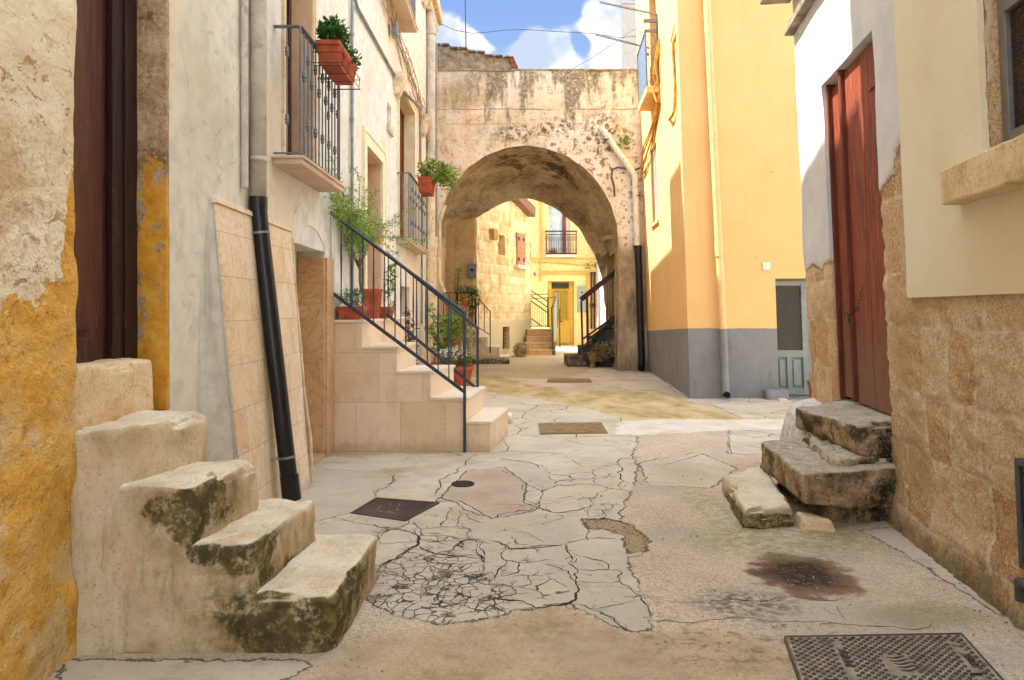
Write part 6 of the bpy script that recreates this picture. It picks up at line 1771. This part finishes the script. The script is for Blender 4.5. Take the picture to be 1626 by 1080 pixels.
foliage(db, cloud((cx_.x, 22.7, .22), (.24, .2, .25), 900, rnd, .1), .09, 'leafdry', ar=3)
m = MB(); rkb(m, cx_.x - .14, cx_.x + .14, 22.6, 22.85, -.02, .35, 8, .08, .03, 3); m.build('root', MT['tanstep'], db, smooth=True)
# ------------------------------------------------------------------ far steps with railings
fs_ = thing('far_steps', 'orange-tan steps with olive iron railings before the far yellow house', 'steps', (.9, 24, 0))
for i, (ya, z) in enumerate(((23.5, .19), (23.8, .40), (24.1, .61), (24.4, .83))):
    m = MB(); m.box(.42 + .03 * i, 1.32, ya, 26.2, z - .2 if i else -.05, z - .03); m.build('step', MT['farstep'], fs_)
    m = MB(); m.box(.40 + .03 * i, 1.34, ya - .03, 26.2 if i == 3 else ya + .32, z - .029, z); m.build('tread', MT['farsteptop'], fs_)
m = MB()
def fr(a, b, w=.035): m.bar(a, b, w)
m.bar(at(877.5, 487, 23.5), at(884, 466, 25.6), .07, .04); m.bar(at(876, 488, 23.5), at(878, 563, 23.5), .05)
m.bar(at(888, 490, 26.2), at(889, 551, 26.2), .05); m.bar(at(884, 466, 25.6), at(885, 520, 25.6), .05)
for a, b in (((838, 458), (870, 479)), ((838, 466), (871, 489)), ((839, 475), (870, 497)), ((840, 503), (860, 518))): m.bar(at(a[0], a[1], 25.3), at(b[0], b[1], 24.6), .03)
for a, b in (((842, 468), (870, 467)), ((842, 474.5), (884, 472)), ((843, 518), (874, 518))): m.bar(at(a[0], a[1], 25.9), at(b[0], b[1], 25.9), .03)
for k in range(11): m.bar(at(842 + k * 3, 476 + k * 1.6, 25.0), at(842 + k * 3, 518, 25.0), .014)
m.bar(at(870, 473, 24.6), at(870, 520, 24.6), .05)
m.build('railing', MT['greeniron'], fs_)
m = MB(); q = [at(878, 490, 23.55), at(884, 469, 25.55), at(884, 532, 25.55), at(879, 548, 23.55)]
m.add([p + V((.0, 0, 0)) for p in q] + [p + V((.02, 0, 0)) for p in q], [(0, 1, 2, 3), (7, 6, 5, 4), (0, 4, 5, 1), (1, 5, 6, 2), (2, 6, 7, 3), (3, 7, 4, 0)])
m.box(1.31, 1.42, 23.5, 26.0, -.05, .45)
m.build('screen', MT['frost'], fs_)
# ------------------------------------------------------------------ FAR YELLOW HOUSE
fy = thing('far_yellow_house', 'bright yellow house with mustard door and balcony at the end of the view', 'house', (1.5, 30, 0))
FYY = 30.0
def fp_(px, py, y=FYY): return at(px, py, y)
def pbox(m, px0, px1, py0, py1, y0, y1):
    a, b = at(px0, py1, FYY), at(px1, py0, FYY); m.box(a.x, b.x, y0, y1, a.z, b.z)
def hole(px0, px1, py0, py1):
    a, b = at(px0, py1, FYY), at(px1, py0, FYY); return (a.x + 8, b.x + 8, max(a.z, 0.0), b.z)
mb = MB()
wall(mb, (-8, FYY, 0), (1, 0, 0), (0, -1, 0), 11.52, 11, step=.4, holes=[hole(869.5, 912, 446.5, 549), hole(871, 905, 322, 405)], amp=.01, thick=.3)
mb.box(-8, 3.52, FYY + .45, FYY + 6, -.1, 11)
mb.build('wall', MT['faryellow'], fy)
m = MB(); pbox(m, 867, 914, 300, 560, FYY + .31, FYY + .40); m.build('reveal_back', MT['faryellowtrim'], fy)
m = MB(); pbox(m, 871, 905, 459, 546, FYY + .20, FYY + .27); dF = m.build('door', MT['yellowdoor'], fy)
m = MB()
for k in range(5): pbox(m, 880 + k * 4.6, 883 + k * 4.6, 462, 507, FYY + .15, FYY + .199)
m.build('vertical_panel', MT['gold_panel'], dF)
m = MB()
for k in range(5): pbox(m, 883.2 + k * 4.6, 884.2 + k * 4.6, 461, 508, FYY + .12, FYY + .199)
m.build('moulding', MT['yellowdoor'], dF)
m = MB(); pbox(m, 890, 893, 510, 511.5, FYY + .12, FYY + .199); m.build('letter_slot', MT['black'], dF)
m = MB(); pbox(m, 876, 904, 449, 457, FYY + .2, FYY + .25); m.build('transom', MT['glass'], fy)
m = MB(); pbox(m, 869.6, 876, 447, 459, FYY + .17, FYY + .25); m.build('transom_frame', MT['faryellowtrim'], fy)
m = MB(); pbox(m, 871, 894, 300, 404, FYY + .22, FYY + .26); wF = m.build('balcony_window', MT['curtain'], fy)
m = MB(); pbox(m, 893.5, 899, 300, 404, FYY + .12, FYY + .24); m.build('wood_leaf', MT['brownwood'], wF)
m = MB(); pbox(m, 899.3, 904.9, 300, 404, FYY + .2, FYY + .3); m.build('side_panel', MT['plaque'], wF)
m = MB(); pbox(m, 867, 913, 405, 409, FYY - .3, FYY + .02); fb = m.build('balcony', MT['tread'], fy)
m = MB()
pbox(m, 866, 915, 367.5, 369.5, FYY - .32, FYY - .27); pbox(m, 866, 915, 373.2, 374.6, FYY - .31, FYY - .28); pbox(m, 866, 915, 402.5, 405, FYY - .31, FYY - .27)
for px in (866, 914): pbox(m, px, px + 1, 367.5, 405, FYY - .32, FYY - .28)
for px, xx in ((866.3, 0), (914.3, 0)):
    a = at(px, 368, FYY); m.bar((a.x, FYY - .3, a.z), (a.x, FYY, a.z), .04)
m.build('railing', MT['rustiron'], fb)
mbal = MB(); mbal.tube([(0, 0, 0), (0, 0, .72)], .009, 5)
mbal.tube([(.05 * math.sin(t / 6 * math.pi), 0, .52 + .03 * t) for t in range(7)], .007, 4); mbal.tube([(-.05 * math.sin(t / 6 * math.pi), 0, .52 + .03 * t) for t in range(7)], .007, 4)
mbal.tube([(.035 * math.sin(t / 6 * math.pi), 0, .04 + .03 * t) for t in range(7)], .007, 4)
ob = mbal.build('baluster', MT['rustiron'], None); mebal = ob.data; bpy.data.objects.remove(ob)
a = at(867.5, 403.5, FYY)
for k in range(13): inst('baluster', mebal, (a.x + k * .098, FYY - .295, a.z), fb)
bx = thing('flower_pot', 'dark red flowering plant on the far balcony', 'plant', tuple(at(878, 404, FYY)))
pp = at(879, 398, 29.85); foliage(bx, cloud(pp, (.16, .08, .1), 90, rnd), .07, 'leafred'); foliage(bx, cloud(at(875, 400, 29.85), (.12, .08, .08), 60, rnd), .07, 'leafdark')
m = MB(); m.lathe([(0, 0), (.1, 0), (.13, .14), (0, .14)], tuple(at(878, 404, 29.85)), 10); m.build('pot', MT['terra_old'], bx)
# trim bands, pipes, lamp, cabinet
m = MB(); pbox(m, 820, 948, 410, 411.5, FYY - .05, FYY - .01); pbox(m, 861, 934, 430.5, 432, FYY - .06, FYY - .01); pbox(m, 861, 931, 435, 436.2, FYY - .05, FYY - .01); pbox(m, 930, 931.2, 435, 470, FYY - .05, FYY - .01); pbox(m, 933, 934.2, 431, 520, FYY - .05, FYY - .01)
tag(m.build('painted_conduit', MT['faryellowpipe'], None), 'straight amber conduits framing the mustard door wall', 'conduit')
m = MB(); pbox(m, 857.6, 859.6, 280, 447, FYY - .09, FYY - .02); pbox(m, 857, 861.5, 383, 384.5, FYY - .1, FYY - .02)
tag(m.build('drainpipe', MT['faryellowpipe'], None), 'amber vertical pipe between golden stone house and far balcony', 'drainpipe')
m = MB(); m.tube(strand(tuple(at(835, 415, FYY - .06)), tuple(at(948, 420, FYY - .06)), rnd, 12, .03, .02), .02, 5)
tag(m.build('cable', MT['cableochre'], None), 'sagging ochre cable below the far balcony', 'cable')
lp_ = thing('wall_lamp', 'small pale wall lamp on the far yellow house', 'lamp', tuple(at(852, 434, FYY)))
m = MB(); m.tube([tuple(at(856, 433, FYY - .02)), tuple(at(853, 434, FYY - .2)), tuple(at(849, 435, FYY - .3))], [.05, .07, .09], 10); m.build('body', MT['lampwhite'], lp_)
m = MB(); m.tube([tuple(at(849, 435, FYY - .3)), tuple(at(848, 435.3, FYY - .32))], [.085, .06], 10); m.build('lens', MT['meter'], lp_)
m = MB(); c_ = at(853, 395, FYY); m.tube([(c_.x, FYY - .03, c_.z), (c_.x, FYY + .01, c_.z)], .09, 16)
tag(m.build('vent_cover', MT['lampwhite'], None), 'round pale cap on the yellow wall left of the far balcony', 'vent cover')
cb = thing('meter_cabinet', 'tall grey-green meter cabinet right of the mustard door', 'meter cabinet', tuple(at(924, 496, FYY)))
m = MB(); pbox(m, 916.5, 930, 454.5, 496, FYY - .1, FYY); m.build('case', MT['metergreen'], cb, bevel=.01)
m = MB(); pbox(m, 922, 925, 464, 466, FYY - .112, FYY - .1); m.build('slot', MT['black'], cb)
m = MB()
for px in (937.5, 942.5): pbox(m, px, px + 2.6, 434, 522, FYY - .1, FYY - .0)
pbox(m, 936.5, 946, 432.5, 434.2, FYY - .12, FYY)
pbox(m, 936.5, 946, 482, 488, FYY - .07, FYY - .0)
m.build('narrow_shutter', MT['rustiron'], fy)
m = MB(); leafmesh(m, cloud(tuple(at(938, 422, 29.6)), (.25, .1, .2), 60, rnd), .14, rnd)
tag(m.build('climbing_plant', MT['leaflime'], None), 'sprig of lime green leaves high on the far yellow wall', 'plant')
# sunlit white house to the right of it
wh = thing('white_house', 'sunlit white house wall glimpsed at the right edge of the arch', 'house', (4, 26, 0))
m = MB(); wall(m, (3.35, 20.6, 0), (.02, 1, 0), (-1, 0, 0), 9.3, 6.5, step=.5, amp=.03, thick=.2); m.box(3.8, 8, 20.6, 30, -.1, 6.4)
m.build('wall', MT['whitewall'], wh)
# pale tall building behind top right
tb = thing('tall_house', 'pale flat-roofed tall house behind the yellow balcony', 'house', (5, 27, 0))
a = at(987, 112, 26)
zt2 = at(990, 6, 26).z
m = MB(); m.hexa([(a.x, 26, -.1), (9, 26, -.1), (9, 31, -.1), (a.x + .95, 31, -.1), (a.x, 26, zt2), (9, 26, zt2), (9, 31, zt2), (a.x + .95, 31, zt2)]); m.build('wall', MT['cremefar'], tb)
m = MB(); m.hexa([(a.x - .04, 25.95, zt2), (9, 25.95, zt2), (9, 31, zt2), (a.x + .95, 31, zt2), (a.x - .04, 25.95, zt2 + .07), (9, 25.95, zt2 + .07), (9, 31, zt2 + .07), (a.x + .95, 31, zt2 + .07)]); m.build('roof_edge', MT['cremefar'], tb)
# ------------------------------------------------------------------ GROUND COVERS
cv = thing('access_cover', 'large grey cast iron cover with raised diamond pattern at the bottom right', 'manhole cover', (1.6, 3.0, 0))
O_ = V((1.245, 3.285, 0)); UC = V((.81, .03, 0)).normalized(); VC = V((-.22, -1, 0)).normalized(); W_, H_ = .81, .62
def cp(u, v, z): p = O_ + UC * u + VC * v; return V((p.x, p.y, gz(p.x, p.y) * 0 + z))
def cbx(m, u0, u1, v0, v1, z0, z1): m.hexa([cp(u0, v1, z0), cp(u1, v1, z0), cp(u1, v0, z0), cp(u0, v0, z0), cp(u0, v1, z1), cp(u1, v1, z1), cp(u1, v0, z1), cp(u0, v0, z1)])
CZ = .012
m = MB(); cbx(m, 0, W_, 0, H_, -.03, CZ); m.build('plate', MT['castdark'], cv)
m = MB(); cbx(m, -.010, 0, -.010, H_ + .01, -.03, CZ + .004); cbx(m, W_, W_ + .01, -.01, H_ + .01, -.03, CZ + .004); cbx(m, 0, W_, -.01, 0, -.03, CZ + .004); cbx(m, 0, W_, H_, H_ + .01, -.03, CZ + .004)
m.build('frame', MT['castiron'], cv, bevel=.002)
m = MB(); s = .0285; n_ = 0
for i in range(-40, 60):
    for j in range(-40, 60):
        u = (i + j) * s * .7071 * 1.0; v = (j - i) * s * .7071
        if .02 < u < W_ - .02 and .02 < v < H_ - .02:
            if (.20 < u < .235 and .06 < v < .5) or (.62 < u < .80 and .08 < v < .5 and abs(u - .745) < .02) or (.38 < u < .50 and .19 < v < .38): continue
            h = s * .5 * .68 * 1.2
            c = [cp(u - h, v, CZ), cp(u, v + h, CZ), cp(u + h, v, CZ), cp(u, v - h, CZ)]
            t = [cp(u - h * .8, v, CZ + .005), cp(u, v + h * .8, CZ + .005), cp(u + h * .8, v, CZ + .005), cp(u, v - h * .8, CZ + .005)]
            m.add(c + t, [(4, 5, 6, 7), (0, 1, 5, 4), (1, 2, 6, 5), (2, 3, 7, 6), (3, 0, 4, 7)])
m.build('diamond_pattern', MT['castiron'], cv)
for a in ((.2, .235, .07, .12), (.73, .765, .09, .12), (.73, .765, .17, .20)):
    m = MB(); cbx(m, a[0], a[1], a[2], a[3], CZ, CZ + .004); m.build('blank_tile', MT['castdark'], cv)
m = MB(); cbx(m, .385, .495, .195, .375, CZ, CZ + .002)
for k in range(5):   # the cast wing-like emblem
    e_ = MB(); e_.tube([cp(.40 + .006 * k + .016 * t, .215 + .028 * k + .010 * math.sin(t * .9), CZ + .003) for t in range(6)], [.002, .004, .005, .005, .004, .002], 6); e_.build('emblem_rib', MT['castiron'], cv, smooth=True)
m.build('emblem', MT['castdark'], cv)
def word(txt, u, v, size, par, mat, vert=True):
    cu = bpy.data.curves.new('lettering', 'FONT'); cu.body = txt; cu.size = size; cu.extrude = .002
    o = bpy.data.objects.new('lettering', cu)
    COL.objects.link(o); bpy.context.view_layer.update()
    dg = bpy.context.evaluated_depsgraph_get(); me_ = bpy.data.meshes.new_from_object(o.evaluated_get(dg)); bpy.data.objects.remove(o)
    ang = math.atan2(VC.y, VC.x) if vert else math.atan2(UC.y, UC.x)
    p = cp(u, v, CZ + .004); me_.materials.clear(); me_.materials.append(MT[mat])
    return inst('lettering', me_, p, par, rot=(0, 0, ang))
word('PERUNI', .205, .135, .046, cv, 'castiron')
word('ERUS', .735, .21, .046, cv, 'castiron')
for u, v in ((.10, .40), (.70, .37)):
    m = MB(); cbx(m, u, u + .05, v, v + .012, CZ + .004, CZ + .0065); m.build('lifting_slot', MT['black'], cv)
# square drain grate left
gt = thing('drain_grate', 'square rusty brown drain grate set in the cracked concrete', 'drain grate', (-.9, 5.4, 0))
cs = [gpt(556, 818), gpt(644, 831), gpt(698, 801), gpt(597, 793)]
def bil(u, v, z):
    a = V(cs[0]).lerp(V(cs[1]), u); b = V(cs[3]).lerp(V(cs[2]), u); p = a.lerp(b, v); return V((p.x, p.y, z))
def bbx(m, u0, u1, v0, v1, z0, z1): m.hexa([bil(u0, v0, z0), bil(u1, v0, z0), bil(u1, v1, z0), bil(u0, v1, z0), bil(u0, v0, z1), bil(u1, v0, z1), bil(u1, v1, z1), bil(u0, v1, z1)])
m = MB(); bbx(m, .02, .98, .02, .98, -.03, .006); m.build('pit', MT['pit'], gt)
m = MB()
for a in ((0, 1, 0, .05), (0, 1, .95, 1), (0, .05, .05, .95), (.95, 1, .05, .95)): bbx(m, a[0], a[1], a[2], a[3], -.03, .018)
m.build('frame', MT['rustgrate'], gt, bevel=.002)
m = MB(); n_ = 22
for k in range(n_):
    u = .06 + k * .9 / n_; bbx(m, u, u + .020, .05, .95, .004, .015); bbx(m, .05, .95, u, u + .020, .004, .0145)
bbx(m, .66, .76, .5, .62, .004, .0155)
m.build('lattice', MT['rustgrate'], gt)
m = MB(); rnd = random.Random(9)
leafmesh(m, [tuple(bil(rnd.uniform(.3, .7), rnd.uniform(.2, .8), .018)) for k in range(11)], .03, rnd, updown=.1)
tag(m.build('litter', MT['leafdry'], None), 'few dry leaf scraps lying on the square drain grate', 'litter', kind='stuff')
m = MB(); c_ = gpt(735, 770); zc = gz(*c_)
m.lathe([(0, .004), (.088, .004), (.088, .012), (.098, .012), (.098, -.02)], (c_[0], c_[1], zc), 28)
for k in range(-3, 4):
    h = math.sqrt(max(0, .085 ** 2 - (k * .024) ** 2)); m.box(c_[0] - h, c_[0] + h, c_[1] + k * .024 - .005, c_[1] + k * .024 + .005, zc + .003, zc + .009)
tag(m.build('round_cover', MT['rustgrate'], None), 'small round iron cover in the pinkish concrete slab', 'cover')
def slotted(name, lab, pts, mat, n):
    t = thing(name, lab, 'drain grate', (*gpt(*pts[0]), 0))
    q = [gpt(*p) for p in pts]
    def bl(u, v, z):
        a = V(q[0]).lerp(V(q[1]), u); b = V(q[3]).lerp(V(q[2]), u); p = a.lerp(b, v); return V((p.x, p.y, z))
    def bb(m, u0, u1, v0, v1, z0, z1): m.hexa([bl(u0, v0, z0), bl(u1, v0, z0), bl(u1, v1, z0), bl(u0, v1, z0), bl(u0, v0, z1), bl(u1, v0, z1), bl(u1, v1, z1), bl(u0, v1, z1)])
    m = MB(); bb(m, 0, 1, 0, 1, -.03, .013); m.build('plate', MT[mat], t)
    m = MB()
    for k in range(n): bb(m, (k + .3) / n, (k + .75) / n, .04, .96, .0131, .018)
    m.build('ribs', MT[mat], t)
slotted('drain_grate', 'dusty tan ribbed drain grate in the middle of the alley', [(858, 690), (965, 689), (955, 672), (855, 673)], 'tangrate', 26)
slotted('drain_grate', 'narrow far drain grate just before the archway', [(868, 607), (940, 607), (936, 602), (871, 602)], 'tangrate', 14)

# loose grit and pebbles gathered on the rough ground
rnd = random.Random(55); m = MB()
for k in range(420):
    r_ = rnd.random()
    if r_ < .45: X, Y = rnd.uniform(-.6, 2.3), rnd.uniform(2.9, 4.1)
    elif r_ < .7: Y = rnd.uniform(3.2, 5.0); X = 1.912 + .154 * Y - abs(rnd.gauss(.05, .12)) - .05
    elif r_ < .85: X, Y = rnd.uniform(.9, 1.9), rnd.uniform(3.6, 6.5)
    else: X, Y = -.72 + abs(rnd.gauss(0, .08)), rnd.uniform(3.0, 4.1)
    s_ = rnd.uniform(.002, .006) * (1.7 if rnd.random() < .08 else 1); z_ = gz(X, Y)
    p = [V((X + s_ * rnd.uniform(-1.2, 1.2), Y + s_ * rnd.uniform(-1.2, 1.2), z_ + s_ * rnd.uniform(.2, .9))) for q in range(4)]
    b = [V((X - s_, Y - s_, z_ - .002)), V((X + s_, Y - s_ * .8, z_ - .002)), V((X + s_ * .9, Y + s_, z_ - .002)), V((X - s_, Y + s_ * .7, z_ - .002))]
    t = [q + V((rnd.uniform(-.3, .3) * s_, rnd.uniform(-.3, .3) * s_, s_ * rnd.uniform(.8, 1.5))) for q in [w.lerp(V((X, Y, z_)), .35) for w in b]]
    m.add(b + t, [(4, 5, 6, 7), (0, 1, 5, 4), (1, 2, 6, 5), (2, 3, 7, 6), (3, 0, 4, 7)])
tag(m.build('gravel', MT['pebble'], None), 'loose grit and tiny pebbles strewn over the rough ground', 'gravel', kind='stuff')
# ------------------------------------------------------------------ LIGHT, SKY, CAMERA
EL = math.radians(55); S = V((-math.cos(EL) * .985, math.cos(EL) * .17, math.sin(EL)))
sun = bpy.data.lights.new('sun', 'SUN'); sun.energy = 4.3; sun.angle = math.radians(.6); sun.color = (1, .96, .9)
so = bpy.data.objects.new('sun', sun); COL.objects.link(so); so.rotation_euler = S.to_track_quat('Z', 'Y').to_euler(); so.location = (0, 0, 30)
w = bpy.data.worlds.new('World'); scene.world = w; w.use_nodes = True
nt = w.node_tree; nt.nodes.clear()
out = nt.nodes.new('ShaderNodeOutputWorld'); bg = nt.nodes.new('ShaderNodeBackground'); nt.links.new(bg.outputs[0], out.inputs[0])
sky = nt.nodes.new('ShaderNodeTexSky'); sky.sky_type = 'NISHITA'; sky.sun_disc = False; sky.sun_elevation = EL; sky.sun_rotation = math.atan2(S.x, S.y)
sky.air_density = 1.0; sky.dust_density = .6; sky.ozone_density = 1.6
tc = nt.nodes.new('ShaderNodeTexCoord')
def wn(ty, ins, **pr):
    n = nt.nodes.new(ty)
    for k, v in pr.items(): setattr(n, k, v)
    for k, v in ins.items():
        if hasattr(v, 'links'): nt.links.new(v, n.inputs[k])
        else: n.inputs[k].default_value = v
    return n
D = tc.outputs['Generated']
n1 = wn('ShaderNodeTexNoise', {'Vector': wn('ShaderNodeVectorMath', {0: D, 1: (1, 1, 1.7)}, operation='MULTIPLY').outputs[0], 'Scale': 5.5, 'Detail': 9, 'Roughness': .62, 'Distortion': .3}).outputs['Fac']
tot = None
def cl(px, py, r, k):
    global tot
    d = V(((px - 813) / F, 1, (491 - py) / F)).normalized()
    dd = wn('ShaderNodeVectorMath', {0: D, 1: tuple(d)}, operation='DISTANCE').outputs['Value']
    v = wn('ShaderNodeMapRange', {0: dd, 1: 0.0, 2: r, 3: k, 4: 0.0}, interpolation_type='SMOOTHSTEP').outputs[0]
    tot = v if tot is None else wn('ShaderNodeMath', {0: tot, 1: v}, operation='ADD').outputs[0]
for a in ((865, 85, .065, .42), (835, 100, .05, .25), (715, 65, .055, .45), (765, 80, .04, .3), (970, 35, .05, .45), (985, 100, .05, .45), (840, 0, .03, .12)): cl(*a)
for a in ((800, 25, .05, -.3), (920, 70, .025, -.25), (760, 20, .05, -.2), (880, 20, .045, -.25)): cl(*a)
f = wn('ShaderNodeMath', {0: n1, 1: tot}, operation='ADD').outputs[0]
f = wn('ShaderNodeMapRange', {0: f, 1: .56, 2: .70}, interpolation_type='SMOOTHSTEP').outputs[0]
dy, dz = wn('ShaderNodeSeparateXYZ', {0: D}).outputs[1:3]
def mr(v, a, b, lo=0.0, hi=1.0): return wn('ShaderNodeMapRange', {0: v, 1: a, 2: b, 3: lo, 4: hi}, interpolation_type='SMOOTHSTEP').outputs[0]
low = wn('ShaderNodeMath', {0: mr(dy, .35, .62), 1: mr(dz, .42, .62, 1.0, 0.0)}, operation='MULTIPLY').outputs[0]  # dim zone round the view; the brighter unseen sky elsewhere is added fill
skb = wn('ShaderNodeMix', {0: .5, 6: sky.outputs[0], 7: (8.7, 9.9, 11.8, 1)}, data_type='RGBA').outputs[2]
skl = wn('ShaderNodeMix', {0: mr(dz, .2, .5), 6: (1.2, 1.75, 2.7, 1), 7: (.62, 1.1, 2.45, 1)}, data_type='RGBA').outputs[2]
sk = wn('ShaderNodeMix', {0: low, 6: skb, 7: skl}, data_type='RGBA').outputs[2]
n2 = wn('ShaderNodeTexNoise', {'Vector': D, 'Scale': 14.0, 'Detail': 6}).outputs['Fac']
cc = wn('ShaderNodeMix', {0: n2, 6: (13, 13.4, 14, 1), 7: (20, 20, 20, 1)}, data_type='RGBA').outputs[2]  # clouds outside the dim zone, unseen, made bright to light the alley
ccl = wn('ShaderNodeMix', {0: mr(n2, .38, .6), 6: (1.75, 2.05, 2.6, 1), 7: (3.3, 3.3, 3.3, 1)}, data_type='RGBA').outputs[2]
cc = wn('ShaderNodeMix', {0: low, 6: cc, 7: ccl}, data_type='RGBA').outputs[2]
mixc = wn('ShaderNodeMix', {0: f, 6: sk, 7: cc}, data_type='RGBA').outputs[2]
nt.links.new(mixc, bg.inputs[0]); bg.inputs[1].default_value = .12
cam = bpy.data.cameras.new('camera'); co = bpy.data.objects.new('camera', cam); COL.objects.link(co)
co.location = (0, 0, EYE); co.rotation_euler = (math.radians(90), 0, 0)
cam.sensor_width = 36; cam.lens = F / 1626 * 36; cam.shift_y = -49 / 1626; cam.clip_start = .05; cam.clip_end = 500
scene.camera = co
scene.view_settings.view_transform = 'Standard'; scene.view_settings.look = 'None'; scene.view_settings.gamma = 1; scene.view_settings.exposure = 1.62
scene.cycles.max_bounces = 6; scene.cycles.diffuse_bounces = 4; scene.cycles.glossy_bounces = 2; scene.cycles.use_adaptive_sampling = True; scene.cycles.adaptive_threshold = .035; scene.cycles.adaptive_min_samples = 16; scene.cycles.use_denoising = True
scene.cycles.sample_clamp_indirect = 8
